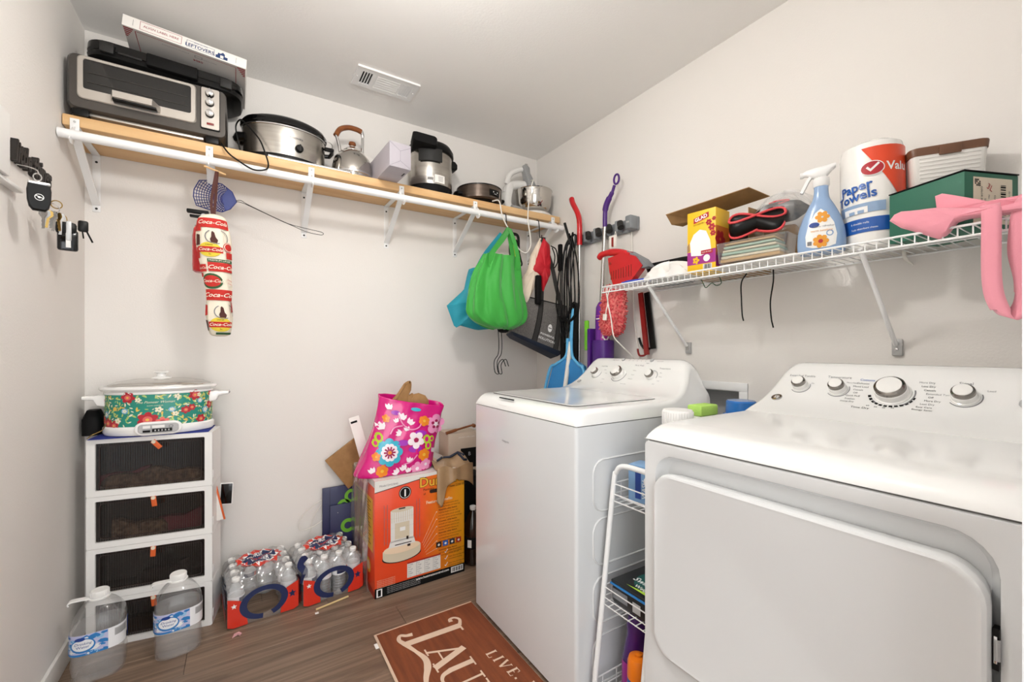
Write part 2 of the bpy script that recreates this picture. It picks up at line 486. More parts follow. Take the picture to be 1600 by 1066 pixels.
def con_map(mid=0):
    """a along -Y (left to right), b along the curved console face measured from profile x=.588"""
    s0 = interp([(p[0], c_) for p, c_ in zip(CON[:8], _ca)], .588)
    def f(a, b, d=0):
        s_ = max(0, min(_ca[8], s0 + b)); i = max(k for k in range(9) if _ca[k] <= s_ + 1e-9); i = min(i, 7)
        t_ = (s_ - _ca[i])/(_ca[i+1] - _ca[i]); p = Vector((lerp(CON[i][0], CON[i+1][0], t_), 0, lerp(CON[i][1], CON[i+1][1], t_)))
        up = Vector((CON[i+1][0]-CON[i][0], 0, CON[i+1][1]-CON[i][1])).normalized(); nrm = Vector((0, -1, 0)).cross(up)
        return p + Vector((0, -a, 0)) + nrm*(d + .0009)
    return f
def knob(parent, a, b, r, mp, h=.03):
    o = mp(a, b, 0); ax = (mp(a, b, 1) - o).normalized()
    M = Matrix.Translation(o) @ ax.to_track_quat('Z', 'Y').to_matrix().to_4x4()
    k = MB(); k.lathe([(r*1.12, -.004), (r*1.12, .002), (r, .003), (r*.98, h*.55), (r*.93, h*.6)], 'white_gloss', 32, M=M)
    kn = k.build('knob', parent)
    MB().lathe([(r*.94, h*.58), (r*.92, h*.85), (r*.72, h*.98)], 'knob_chrome', 32, M=M).build('chrome_ring', kn)
    MB().lathe([(r*.75, h*.97), (r*.72, h*1.03), (0, h*1.08)], 'white_gloss', 32, M=M).build('knob_face', kn)
    p = MB(); p.lathe([(r*1.25, -.0006), (r*1.33, -.0006), (r*1.33, .0002), (r*1.25, .0002)], 'print_grey', 32, M=M, a0=R(-140), a1=R(100)); p.build('dial_scale', kn)

SEAM, W = .897, .684
# washer
ws = thing('washing_machine', 'white top-load washing machine with its control console by the back wall', 'washer', (.879, 1.357, 0), -.004)
body = MB()
ring0 = [(.345 + a, b) for a, b in rrect(.69, W, .012, 4)]
body.loft([[(x, y, z) for x, y in ring0] for z in (.015, SEAM - .003)], 'enamel_front')
bo = body.build('body', ws)
MB().loft([[(.345 + (x-.345)*.985, y*.985, z) for x, y in ring0] for z in (SEAM-.006, SEAM+.001)], 'seam').build('seam', ws)
deck = [(0, SEAM), (.002, .908), (.008, .921), (.018, .932), (.032, .9405), (.05, .9445), (.08, .946), (.25, .947), (.42, .947), (.455, .9475)]
shell_mesh(deck + CON, W, SEAM, 'top_and_console', ws)
lid = MB()
lo = rrect(.425, .56, .035, 5, .2625, .01)
lid.loft([[(x, y, z) for x, y in lo] for z in (.9455, .9492)], 'seam', caps=False)
li = rrect(.421, .556, .033, 5, .2625, .01)
lid.loft([[(x, y, .9455) for x, y in li], [(x, y, .9503) for x, y in li], [(.2625+(x-.2625)*.985, .01+(y-.01)*.988, .9512) for x, y in li], [(.2625+(x-.2625)*.94, .01+(y-.01)*.955, .9500) for x, y in li]], 'shell')
lid.build('lid', ws)
hd = MB()
mh = lambda a, b, d=0: (-.0015 + b*.021 + .012*b*b + d, a, .903 + b*.036 - .01*b*b)
hd.poly([(.10, 1.0), (-.055, 1.0), (-.03, .35), (.0, .22), (.05, .22), (.075, .35)], lambda a, b: (mh(a, b)[0]-.0015, a + .08, mh(a, b)[2]+.002), 'white_gloss')
hd.box(.012, .018, .045, .15, .9385, .9425, 'black_matte')
hd.build('lid_handle', ws)
bd = MB(); mpf = plane((-.0008, .02, .775), (0, -1, 0), (0, 0, 1))
bd.text('Hotpoint', .014, -.06, 0, mpf, 'print_grey'); bd.build('badge', ws)
# stamped side panels facing the dryer
for (z0, z1) in ((.616, .782), (.442, .592), (.256, .405), (.06, .215)):
    e = MB(); loop = [(a, b) for a, b in rrect(.40, z1 - z0, .045, 6, .27, (z0+z1)/2)]
    e.tube([(x, -W/2 - .0005, z) for x, z in loop], .0035, 'enamel', n=6, closed=True); e.build('stamped_rib', ws)
mpc = con_map(0)
knob(ws, -.195, .005, .021, mpc); knob(ws, -.05, .008, .031, mpc, .036); knob(ws, .135, .012, .021, mpc)
pr = MB(); pr.disc(-.272, -.055, .011, mpc, 'print_grey', 20); pr.disc(-.272, -.055, .008, lambda a, b: mpc(a, b, .0004), 'grey_light', 20)
for t, a, b in (('Load Size', -.165, .05), ('More Wash', .045, .062), ('Temperature', .185, .052)): pr.text(t, .0105, a, b, mpc, 'print_grey')
for t, a, b in (('Small', -.15, .03), ('Large', -.135, .012), ('Colors', -.13, -.025), ('Whites', .03, .035), ('Casual', .03, .012), ('Delicates', .03, -.012), ('Speed', -.12, -.05), ('Drain & Spin', .01, -.045), ('Hot', .175, .03), ('Warm', .18, .01), ('Cool', .18, -.012), ('Cold', .165, -.03)):
    pr.text(t, .0065, a, b, mpc, 'print_grey')
pr.text('Deep Rinse', .0085, -.115, .088, mpc, 'print_grey'); pr.text('Start', .0085, .085, .075, mpc, 'print_grey'); pr.text('Lid Locked', .007, .145, .088, mpc, 'print_grey')
for k in range(5): pr.text('On', .006, -.03 + k*.024, .096, mpc, 'print_grey'); pr.disc(-.03 + k*.024, .087, .0018, mpc, 'print_grey', 8)
pr.build('lettering', ws)
for a in (-.068, .098):
    o = mpc(a, .092, 0); M = Matrix.Translation(o) @ (mpc(a, .092, 1) - o).normalized().to_track_quat('Z', 'Y').to_matrix().to_4x4()
    MB().lathe([(.0095, 0), (.009, .003), (0, .0035)], 'grey_light', 18, M=M).build('button', ws)

# dryer
dr = thing('clothes_dryer', 'white front-load clothes dryer with a wide door beside the doorway', 'dryer', (.926, .451, 0), -.004)
mpd = lambda a, b, d=0: (d, -a, b)      # a to the right in the picture, b up, d into the machine
body = MB(); N = 6
front_o = rrect(W, SEAM - .018, .012, N, 0, (SEAM+.012)/2)
RZ0, RZ1, RA0, RA1 = .345, .864, -.306, .306
def rec(off, r): return rrect(RA1-RA0-2*off, RZ1-RZ0-2*off, r, N, (RA0+RA1)/2, (RZ0+RZ1)/2)
rings = [[mpd(a, b, .69) for a, b in front_o], [mpd(a, b, .008) for a, b in front_o], [mpd(a*.99, .45+(b-.45)*.993, 0) for a, b in front_o],
         [mpd(a, b, 0) for a, b in rec(-.006, .062)], [mpd(a, b, .002) for a, b in rec(0, .058)], [mpd(a, b, .022) for a, b in rec(.004, .056)], [mpd(a, b, .034) for a, b in rec(.014, .05)]]
body.loft(rings, 'enamel')
body.build('body', dr)
MB().loft([[(.345 + (x-.345)*.985, y*.985, z) for x, y in ring0] for z in (SEAM-.006, SEAM+.001)], 'seam').build('seam', dr)
door = MB()
def dl(off, r): return rrect(.600 - 2*off, .472 - 2*off, r, N, -.002, .585)
door.loft([[mpd(a, b, .033) for a, b in dl(.006, .05)], [mpd(a, b, .0) for a, b in dl(0, .055)], [mpd(a, b, -.008) for a, b in dl(0, .055)], [mpd(a, b, -.014) for a, b in dl(.003, .053)], [mpd(a, b, -.016) for a, b in dl(.008, .05)], [mpd(a, b, -.0145) for a, b in dl(.013, .047)]], 'enamel')
door.build('door', dr)
hg = MB(); hg.box(-.004, .012, -.3055, -.2985, .675, .735, 'black'); hg.box(-.006, .004, -.304, -.300, .685, .725, 'chrome', .001); hg.cyl((-.004, -.3035, .69), (-.004, -.3035, .72), .0035, 'galv', n=10)
hg.build('hinge', dr)
deckd = [(0, SEAM), (.002, .907), (.01, .918), (.025, .927), (.045, .9335), (.07, .937), (.10, .938), (.25, .939), (.44, .940), (.463, .9405)]
shell_mesh(deckd, W, SEAM, 'top_panel', dr)
shell_mesh([(.462, SEAM + .03), (.463, .941), (.475, .9455)] + CON, W, SEAM, 'console', dr)
mpc2 = con_map(0)
knob(dr, -.218, .008, .021, mpc2); knob(dr, -.115, .005, .022, mpc2); knob(dr, .012, .004, .037, mpc2, .036); knob(dr, .152, .006, .024, mpc2)
pr = MB()
for t, a, b, s_ in (('Extended Tumble', -.222, .046, .0105), ('Temperature', -.12, .047, .0115), ('Signal', .15, .046, .0115)): pr.text(t, s_, a, b, mpc2, 'print_grey')
pr.text('Cottons', .0105, -.05, .042, mpc2, 'print_blue')
for k, t in enumerate(('Delicates', 'Mixed Load', 'Casuals', 'Off', 'Quick Fluff', 'Freshen', 'Damp Dry')): pr.text(t, .0078, -.058 - .004*k, .03 - .0115*k, mpc2, 'print_black', align='CENTER')
pr.text('Time Dry', .011, -.045, -.062, mpc2, 'print_black')
for k, t in enumerate(('More Dry', 'Less Dry', 'Casuals', 'Extended Tumble', 'Off', 'More Dry', 'Less Dry', 'Easy Care', 'Energy Saver')): pr.text(t, .0078, .062 + .006*min(k, 8-k), .043 - .0115*k, mpc2, 'print_black' if k % 3 else 'print_grey', align='LEFT')
for t, a in (('60', -.03), ('50', -.012), ('40', .006), ('30', .024)): pr.text(t, .0075, a, -.055 + abs(a)*.15, mpc2, 'print_black')
for k in range(12):
    t0 = R(195 + k*13); pr.ring(.012, .004, .046, .053, mpc2, 'black', 3, t0, t0 + R(9))
pr.text('On', .007, -.186, .02, mpc2, 'print_grey'); pr.text('More Heat', .006, -.085, .03, mpc2, 'print_grey'); pr.text('Loud', .007, .195, .028, mpc2, 'print_grey')
pr.text('Start', .0125, .262, .03, mpc2, 'print_grey'); pr.text('Push to Start', .006, .262, .018, mpc2, 'print_grey')
pr.build('lettering', dr)
for a, r_, m_ in ((.255, .015, 'grey_light'),):
    o = mpc2(a, -.002, 0); M = Matrix.Translation(o) @ (mpc2(a, -.002, 1) - o).normalized().to_track_quat('Z', 'Y').to_matrix().to_4x4()
    MB().lathe([(r_, 0), (r_*.95, .004), (0, .005)], m_, 24, M=M).build('button', dr)
o = mpc2(-.27, -.05, 0); M = Matrix.Translation(o) @ (mpc2(-.27, -.05, 1) - o).normalized().to_track_quat('Z', 'Y').to_matrix().to_4x4()
eb = MB(); eb.lathe([(.016, 0), (.0155, .002), (.013, .0025)], 'chrome', 24, M=M).lathe([(.013, .0022), (0, .0024)], 'black_gloss', 24, M=M)
mge = lambda a, b: mpc2(a, b, .0026)
for k in range(4): eb.ring(-.27 + .005*cos(k*pi/2+.6), -.05 + .005*sin(k*pi/2+.6), .002, .0034, mge, 'white', 8)
eb.build('emblem', dr)

# laundry outlet box in the right wall
ob = thing('outlet_box', 'white recessed laundry outlet box in the wall between washer and dryer', 'outlet box', (XR, (OB[0]+OB[1])/2, (OB[2]+OB[3])/2))
hy, hz_ = (OB[1]-OB[0])/2, (OB[3]-OB[2])/2
f = MB()
f.box(-.008, -.0005, -hy-.035, hy+.035, hz_, hz_+.035, 'white_metal', .002); f.box(-.008, -.0005, -hy-.035, hy+.035, -hz_-.035, -hz_, 'white_metal', .002)
f.box(-.008, -.0005, -hy-.035, -hy, -hz_, hz_, 'white_metal', .002); f.box(-.008, -.0005, hy, hy+.035, -hz_, hz_, 'white_metal', .002)
f.build('frame', ob)
r_ = MB(); t_ = .003; D_ = .085
r_.box(D_, D_+t_, -hy, hy, -hz_, hz_, 'grey_light'); r_.box(0, D_, -hy, -hy+t_, -hz_, hz_, 'white'); r_.box(0, D_, hy-t_, hy, -hz_, hz_, 'white')
r_.box(0, D_, -hy, hy, -hz_, -hz_+t_, 'white'); r_.box(0, D_, -hy, hy, hz_-t_, hz_, 'white'); r_.build('recess', ob)
# ================================================================ things on the pine shelf
SH = 1.98   # shelf top
mat('oven_grey', '55514d', .34, metal=.6)
mat('oven_silver', 'c9c3bb', .3, metal=.75)
mat('glass_dark', '0d0c0b', .05, spec=.6, coat=.3)
mat('red_led', '7a1512', .3)
mat('walnut', '8a4f24', .35, noise=(30, '6e3a18', .7))
mat('lavender', 'b5afb6', .6)
mat('box_grey_print', '8d8890', .6)
mat('steel_mirror', 'c4c0ba', .07, metal=1)
mat('appliance_white', 'e8e6e2', .3)
mat('mixer_grey', '9b9c9c', .4)
mat('pizza_under', 'c6c2bd', .75)
mat('pizza_red', '9c1f28', .7)
mat('pizza_navy', '26406f', .7)
mat('cord_white', 'e6e2da', .5)

# toaster oven
t = thing('toaster_oven', 'grey and silver toaster oven with a dark glass door on the pine shelf', 'toaster oven', (-.29, 2.13, SH))
def sec(x0, x1, z0, z1, r, y): return [(a, y, b) for a, b in rrect(x1-x0, z1-z0, r, 4, (x0+x1)/2, (z0+z1)/2)]
b = MB(); b.loft([sec(-.228, .234, .03, .219, .02, 0), sec(-.236, .238, .022, .225, .024, .012), sec(-.236, .238, .022, .225, .024, .25), sec(-.22, .222, .04, .21, .02, .262)], 'oven_grey'); b.build('body', t)
b = MB(); b.box(-.19, .16, .02, .2, .012, .024, 'oven_silver', .003); b.build('crumb_tray', t)
d = MB(); dl_ = lambda o, y: [(a, y, b) for a, b in rrect(.345-2*o, .155-2*o, .016, 4, -.035, .139)]
di = lambda y: [(a, y, b) for a, b in rrect(.312, .108, .008, 4, -.035, .151)]
d.loft([dl_(0, .004), dl_(0, -.004), dl_(.003, -.007), di(-.007), di(-.002)], 'oven_silver', caps=False); do = d.build('door', t)
g = MB(); g.loft([di(-.003)], 'glass_dark', caps=False); g.poly([(a, b) for a, b in rrect(.312, .108, .008, 4, -.035, .151)][::-1], lambda a, b: (a, -.003, b), 'glass_dark')
g.build('window', do)
r = MB()
for z in (.16, .125): r.cyl((-.18, -.0045, z), (.11, -.0045, z), .0012, 'oven_grey', n=6)
r.build('oven_rack', do)
h = MB(); h.tube([(-.115, -.004, .085), (-.105, -.04, .088), (.005, -.04, .088), (.025, -.004, .08)], 1, 'oven_silver', sec=[(-.003, -.012), (.003, -.012), (.003, .012), (-.003, .012)], up=(0, 0, 1))
h.build('handle', do)
h = MB(); h.box(-.108, .018, -.037, -.004, .068, .075, 'black', .002); h.build('handle_grip', do)
pn = MB(); P = [(a, b) for a, b in rrect(.066, .168, .006, 3, .184, .134)]
pn.prism(P, 0, .005, lambda a, b, dd: (a, -.001 - dd, b), 'black'); pn.prism([(a, b) for a, b in rrect(.060, .162, .005, 3, .184, .134)], 0, .002, lambda a, b, dd: (a, -.006 - dd, b), 'oven_silver')
po = pn.build('control_panel', t)
for z in (.192, .156, .111):
    k = MB(); M = Matrix.Translation((.182, -.008, z)) @ Matrix.Rotation(R(90), 4, 'X')
    k.lathe([(.0155, 0), (.0155, .006), (.013, .012)], 'black_gloss', 20, M=M).lathe([(.013, .012), (.012, .022), (0, .0235)], 'chrome', 20, M=M)
    k.box(.1795, .1845, -.036, -.03, z-.011, z+.011, 'chrome', .001); k.build('knob', po)
MB().box(.172, .196, -.0095, -.0075, .067, .076, 'red_led', .001).build('indicator', po)
for x in (-.2, .19):
    for y in (.02, .22): MB().box(x-.022, x+.022, y-.018, y+.018, 0, .024, 'black', .003).build('foot', t)

# contact grill lying on the oven
t = thing('electric_grill', 'flat black electric grill with a latch lying on the toaster oven', 'grill', (-.245, 2.16, 2.217), rot=(R(0), R(2), 0))
b = MB()
def pl(w, d_, r_, z, y0=0): return [(a, y0 + d_/2 + bb, z) for a, bb in rrect(w, d_, r_, 6)]
b.loft([pl(.44, .22, .05, .0, .012), pl(.49, .236, .07, .012), pl(.50, .24, .075, .03), pl(.48, .235, .07, .034)], 'black'); b.build('base', t)
b = MB(); b.loft([pl(.48, .235, .07, .036), pl(.50, .24, .075, .043), pl(.495, .238, .07, .066), pl(.44, .22, .05, .073, .012)], 'black_gloss'); b.build('cover', t)
MB().box(-.065, .095, -.026, .012, .012, .058, 'black_matte', .005).build('handle', t)
for x in (-.18, .19): MB().box(x-.02, x+.02, -.012, .012, .02, .058, 'grey_dark', .003).build('hinge_clip', t)
MB().box(-.15, -.08, -.004, .01, .03, .037, 'grey_dark', .001).build('grip_rail', t)

# pizza box propped on the grill
t = thing('pizza_box', 'white cardboard pizza box propped on the black grill near the ceiling', 'box', (-.178, 2.098, 2.32), rot=(R(-4), R(4.5), 0))
b = MB(); b.box(-.195, .195, 0, .31, 0, .042, 'paper', .001); b.box(-.193, .193, .001, .309, -.001, .001, 'pizza_under'); b.build('box', t)
pr = MB(); mf = plane((0, -.0006, .021), (1, 0, 0), (0, 0, 1)); mu = lambda a, bb, dd=0: (a, bb, -.0016 - dd)
pr.ring(-.085, 0, 1, 1, mf, 'pizza_red', 1)
def frame(mb, a0, a1, b0, b1, w, mp, m):
    mb.rect(a0, a1, b0, b0+w, mp, m); mb.rect(a0, a1, b1-w, b1, mp, m); mb.rect(a0, a0+w, b0, b1, mp, m); mb.rect(a1-w, a1, b0, b1, mp, m)
pr = MB()
frame(pr, -.145, -.02, -.016, .016, .0012, mf, 'pizza_red'); pr.text('ALIGN LABEL HERE', .0125, -.082, 0, mf, 'pizza_red')
frame(pr, -.005, .085, -.016, .012, .001, mf, 'pizza_navy'); pr.text('LEFTOVERS.', .0185, .04, -.006, mf, 'pizza_navy', bold=.02); pr.text('HOW TO SAVE', .0065, .04, .009, mf, 'pizza_navy')
pr.poly([(.09, -.016), (.13, -.016), (.13, -.004), (.12, -.004), (.12, .006), (.113, .012), (.105, .004), (.098, .006), (.095, -.004), (.09, -.004)], mf, 'pizza_navy')
pr.rect(.105, .116, -.014, -.002, lambda a, bb: mf(a, bb, .0004), 'paper')
pr.rect(.158, .159, -.012, .012, mf, 'print_grey'); pr.rect(-.165, -.164, -.012, .012, mf, 'print_grey')
frame(pr, -.16, .16, .012, .2, .002, mu, 'pizza_red')
for k in range(5):
    for sx in (-1, 1):
        w = .028 - .005*k; x0 = sx*(.193 - w - .0); pr.rect(min(sx*.192, sx*(.192-w)), max(sx*.192, sx*(.192-w)), .006 + .011*k, .012 + .011*k, mu, 'pizza_red')
mu2 = lambda a, bb, dd=0: mu(-a, bb, dd)
pr.text('0454', .016, -.03, .06, mu2, 'pizza_red', bold=.02); pr.text('printed on recycled board', .008, .04, .032, mu2, 'print_grey'); frame(pr, .02, .045, .028, .042, .002, mu, 'print_grey'); pr.text('please recycle', .008, -.07, .04, mu2, 'print_grey')
pr.build('print', t)

# power cord of the slow cooker looping over the shelf edge
tag(MB().tube(curve([(-.07, 2.134, 1.987), (-.045, 2.11, 1.945), (-.016, 2.075, 1.912), (.04, 2.06, 1.879), (.085, 2.06, 1.888), (.096, 2.068, 1.915), (.085, 2.08, 1.965), (.068, 2.10, 2.02), (.046, 2.125, 2.06), (.012, 2.14, 2.10), (-.005, 2.17, 2.12), (-.02, 2.2, 2.10), (-.012, 2.2, 2.04), (.0, 2.2, 1.984)], 8), .0032, 'black', n=8).build('power_cord'),
    'black power cord drooping in a loop over the shelf edge', 'cord')

# baking sheet under the slow cooker and kettle
mat('sheet_metal', 'd5d3d0', .25, metal=.8)
b = MB(); b.box(.10, .44, 2.141, 2.40, SH, SH+.003, 'sheet_metal'); b.tube([(.10, 2.144, SH+.006), (.44, 2.144, SH+.006), (.44, 2.398, SH+.006), (.10, 2.398, SH+.006)], .003, 'sheet_metal', n=6, closed=True)
tag(b.build('baking_sheet'), 'thin silver baking sheet under the oval slow cooker', 'tray')
ST = SH + .003

# oval steel slow cooker
t = thing('slow_cooker', 'oval stainless steel slow cooker with a black lid on the pine shelf', 'slow cooker', (.175, 2.274, ST+.0005))
RX, RY = .172, .122
MB().lathe([(.90, 0), (.97, .004), (.985, .02), (.97, .026)], 'black', 48, sx=RX, sy=RY).build('base', t)
MB().lathe([(.965, .02), (.985, .03), (1.0, .14), (1.0, .148)], 'steel', 48, sx=RX, sy=RY).build('body', t)
MB().lathe([(1.0, .147), (1.025, .149), (1.025, .154), (1.0, .156)], 'chrome', 48, sx=RX, sy=RY).build('rim', t)
MB().lathe([(1.02, .155), (1.05, .16), (1.05, .172), (.98, .19), (.8, .205), (.4, .213), (0, .215)], 'black_gloss', 48, sx=RX, sy=RY).build('lid', t)
MB().lathe([(.014, .212), (.02, .225), (.016, .235), (0, .237)], 'black_gloss', 20).build('lid_knob', t)
for s_ in (-1, 1):
    h = MB(); h.tube([(s_*.165, -.045, .12), (s_*.20, -.04, .123), (s_*.205, 0, .124), (s_*.20, .04, .123), (s_*.165, .045, .12)] if s_ > 0 else [(-.160, -.03, .1), (-.185, -.02, .1), (-.188, 0, .1), (-.185, .02, .1), (-.16, .03, .1)], .01 if s_ > 0 else .02, 'black_gloss', n=10); h.build('handle', t)
def ov(a, z, d=0):   # wrap on the front of the oval body
    th = -pi/2 + a/.165
    return ((RX+.0015+d)*cos(th), (RY+.0015+d)*sin(th), z)
kn = MB(); c_ = Vector(ov(.045, .062)); M = Matrix.Translation(c_) @ Vector((.2, -1, 0)).to_track_quat('Z', 'Y').to_matrix().to_4x4()
kn.lathe([(.017, -.004), (.017, .008), (.014, .014), (0, .015)], 'black', 24, M=M); kn.box(-.0035, .0035, -.015, .015, .012, .02, 'grey_dark', .001, M=M); kn.build('dial', t)
pr = MB(); pr.text('kooavita', .016, .035, .108, ov, 'print_grey'); pr.build('brand_print', t)
MB().tube(curve([(.15, -.05, .16), (.195, -.04, .155), (.205, 0, .15), (.19, .03, .15)], 6), .0018, 'chrome', n=6).build('lid_clip', t)

# kettle
t = thing('kettle', 'polished steel kettle with a brown wooden arched handle on the shelf', 'kettle', (.473, 2.255, SH+.0005))
MB().lathe([(.084, 0), (.094, .004), (.097, .03), (.095, .07), (.085, .108), (.063, .138), (.042, .150)], 'steel_mirror', 40).build('body', t)
MB().lathe([(.0972, .02), (.099, .022), (.099, .03), (.0975, .032)], 'chrome', 40).build('band', t)
MB().lathe([(.044, .147), (.045, .152), (.03, .166), (.012, .172), (.012, .18), (0, .181)], 'steel_mirror', 28).build('lid', t)
MB().lathe([(.0, .2), (.016, .198), (.018, .188), (.01, .179)][::-1], 'walnut', 20).build('lid_knob', t)
sp = MB(); sp.tube([(-.02, .07, .075), (-.03, .105, .11), (-.035, .125, .14)], [.028, .018, .014], 'steel_mirror', n=14); sp.build('spout', t)
h = MB(); h.tube(curve([(-.082, -.02, .205), (-.06, -.012, .245), (-.02, -.004, .268), (.02, .002, .272), (.045, .006, .268)], 6), .0125, 'walnut', n=12); ho = h.build('handle', t)
p = MB(); p.tube(curve([(.047, .006, .27), (.052, .006, .24), (.05, .004, .17), (.054, .004, .13)], 6), [.0095]*6 + [.0075]*13, 'chrome', n=10); p.build('post', ho)
p = MB(); p.tube(curve([(-.08, -.02, .21), (-.066, -.016, .165), (-.06, -.012, .128)], 6), .0075, 'chrome', n=10); p.build('post', ho)

# small things behind the kettle
t = thing('paper_sheet', 'white folded paper sheet with black letters behind the kettle', 'paper', (.60, 2.345, SH+.001), rot=(R(-10), R(8), R(6)))
MB().box(-.07, .07, 0, .004, .004, .20, 'paper', .001).build('sheet', t)
pr = MB(); pr.text('ds', .035, .045, .165, plane((0, -.0006, 0), (1, 0, 0), (0, 0, 1)), 'print_black', bold=.03); pr.build('lettering', t)

# lavender grey carton sticking out over the shelf edge
t = thing('carton', 'lavender grey carton with folded end flaps overhanging the shelf edge', 'box', (.625, 1.958, SH+.001), R(2.5))
b = MB(); b.box(-.051, .051, 0, .42, 0, .115, 'lavender', .0015); b.build('box', t)
fl = MB(); mf = plane((0, -.0008, .058), (1, 0, 0), (0, 0, 1))
def strip(mb, p, q_, w, mp, m):
    a = Vector((q_[0]-p[0], q_[1]-p[1])); nrm = Vector((-a.y, a.x)).normalized()*w/2
    mb.poly([(p[0]+nrm.x, p[1]+nrm.y), (q_[0]+nrm.x, q_[1]+nrm.y), (q_[0]-nrm.x, q_[1]-nrm.y), (p[0]-nrm.x, p[1]-nrm.y)][::-1], mp, m)
for p, q_ in (((-.05, .053), (-.0, .02)), ((0, .02), (0, -.026)), ((0, -.026), (.05, -.056)), ((-.05, -.056), (0, -.026)), ((0, .02), (.05, .045))): strip(fl, p, q_, .0016, mf, 'box_grey_print')
fl.build('flap_edges', t)
mu = lambda a, bb, dd=0: (a, bb, -.0008 - dd); pr = MB()
for k, tx in enumerate(('NEAREST ALL', 'HOUSE', '2 PIECES')): pr.text(tx, .016, -.01, .045 + .024*k, lambda a, bb: mu(a, .14-bb), 'grey_light')
pr.rect(.035, .042, .05, .09, mu, 'grey_dark'); pr.build('print', t)

# steel cooker with black lid
t = thing('pressure_cooker', 'round steel electric cooker with a bulky black lid on the shelf', 'cooker', (.893, 2.272, SH+.0005))
RC = .122
MB().lathe([(.108, 0), (.118, .006), (.12, .035), (.123, .042)], 'black_matte', 40).build('base', t)
MB().lathe([(.119, .04), (RC, .05), (RC, .225), (.12, .232)], 'steel', 40).build('body', t)
MB().lathe([(.126, .222), (.131, .228), (.13, .25), (.115, .275), (.08, .292), (.03, .298), (0, .298)], 'black', 40).build('lid', t)
b = MB()
b.loft([[(a, y, z) for a, z in rrect(w, hh, .012, 3, cx, cz)] for (y, w, hh, cx, cz) in ((-.165, .12, .045, -.088, .248), (-.15, .135, .056, -.085, .248), (-.04, .13, .056, -.06, .255), (.05, .09, .045, -.02, .268))], 'black_matte')
b.build('lid_handle', t)
b = MB(); b.lathe([(.128, .158), (.133, .16), (.133, .226), (.128, .228)], 'grey_dark', 10, a0=R(-138), a1=R(-82)); b.build('control_housing', t)
b = MB(); b.loft([[(x, y, z) for y, z in rrect(.07, hh, .008, 3, 0, cz)] for x, hh, cz in ((.118, .05, .205), (.14, .045, .205), (.152, .03, .2))], 'black'); b.build('side_handle', t)
def cy(a, z, d=0):
    th = -pi/2 + a/RC; return ((RC+.0012+d)*cos(th), (RC+.0012+d)*sin(th), z)
pr = MB(); pr.rect(-.02, .038, .05, .092, cy, 'paper', 6, 1); pr.rect(-.062, -.024, .058, .08, cy, 'paper', 4, 1)
for k in range(9): pr.rect(-.058 + k*.0034, -.0565 + k*.0034 + (k % 3)*.0006, .061, .074, lambda a, z: cy(a, z, .0004), 'print_black')
for k in range(5): pr.rect(.0, .03 - .003*(k % 2), .058 + .006*k, .060 + .006*k, lambda a, z: cy(a, z, .0004), 'print_grey', 3)
pr.build('sticker', t)

# electric skillet
t = thing('electric_skillet', 'low round dark electric skillet with a control box on the shelf', 'skillet', (1.207, 2.275, SH+.0005))
RS = .134
MB().lathe([(.095, 0), (.11, .003), (.118, .018), (.126, .024)], 'black', 40).build('base', t)
mat('bronze_steel', '6b5f57', .28, metal=.9, noise=((3, 3, 50), '574c45', .6))
MB().lathe([(.124, .022), (RS, .03), (RS, .098), (.13, .101)], 'bronze_steel', 40).build('body', t)
MB().lathe([(.135, .099), (.136, .105), (.10, .115), (.05, .122), (0, .124)], 'black_gloss', 40).build('lid', t)
MB().lathe([(.014, .121), (.018, .134), (.012, .140), (0, .141)], 'walnut', 18).build('lid_knob', t)
def cs(a, z, d=0):
    th = -pi/2 + a/RS; return ((RS+.001+d)*cos(th), (RS+.001+d)*sin(th), z)
b = MB(); b.rect(-.005, .065, .042, .076, lambda a, z: cs(a, z, .005), 'black', 6, 1)
for e in ((-.005, .042, .065, .042), (-.005, .076, .065, .076)): b.grid(lambda u, v_: cs(lerp(e[0], e[2], u), e[1], .005*v_), 6, 1, 'black')
b.grid(lambda u, v_: cs(-.005, lerp(.042, .076, u), .005*v_), 1, 1, 'black'); b.grid(lambda u, v_: cs(.065, lerp(.042, .076, u), .005*v_), 1, 1, 'black')
co = b.build('control_box', t)
b = MB()
for a in (.018, .046): b.disc(a, .062, .0035, lambda a_, z: cs(a_, z, .0058), 'white', 10)
b.rect(.022, .042, .05, .053, lambda a, z: cs(a, z, .0058), 'grey_light'); b.build('indicator_print', co)
for s_ in (-1, 1):
    MB().tube([(s_*.12, -.03, .06), (s_*.15, -.026, .062), (s_*.155, 0, .063), (s_*.15, .026, .062), (s_*.12, .03, .06)], .011, 'black', n=10).build('handle', t)

# stand mixer with steel bowl
t = thing('stand_mixer', 'white and grey hand mixer on its stand with a steel bowl', 'mixer', (1.575, 2.275, SH+.0005))
MB().lathe([(.10, 0), (.112, .003), (.114, .014), (.10, .024), (.06, .03), (0, .03)], 'appliance_white', 40, c=(.02, -.015, 0)).build('turntable', t)
MB().lathe([(.07, .031), (.095, .045), (.112, .08), (.118, .165), (.121, .168), (.119, .17), (.114, .165), (.108, .08), (.09, .05), (0, .04)], 'steel_mirror', 40, c=(.02, -.015, 0)).build('bowl', t)
b = MB(); b.loft([[(x + a, y + bb, z) for a, bb in rrect(w, d_, .015, 3)] for x, y, z, w, d_ in ((-.125, .03, .0, .11, .13), (-.125, .03, .018, .10, .12), (-.13, .05, .03, .06, .07), (-.14, .06, .1, .05, .06), (-.13, .05, .19, .055, .06), (-.12, .045, .21, .05, .05))], 'appliance_white'); b.build('stand', t)
b = MB(); b.tube(curve([(-.14, .06, .15), (-.11, .05, .2), (-.04, .03, .215), (.01, .01, .2)], 6), [.03]*19, 'appliance_white', n=14); bo_ = b.build('mixer_body', t)
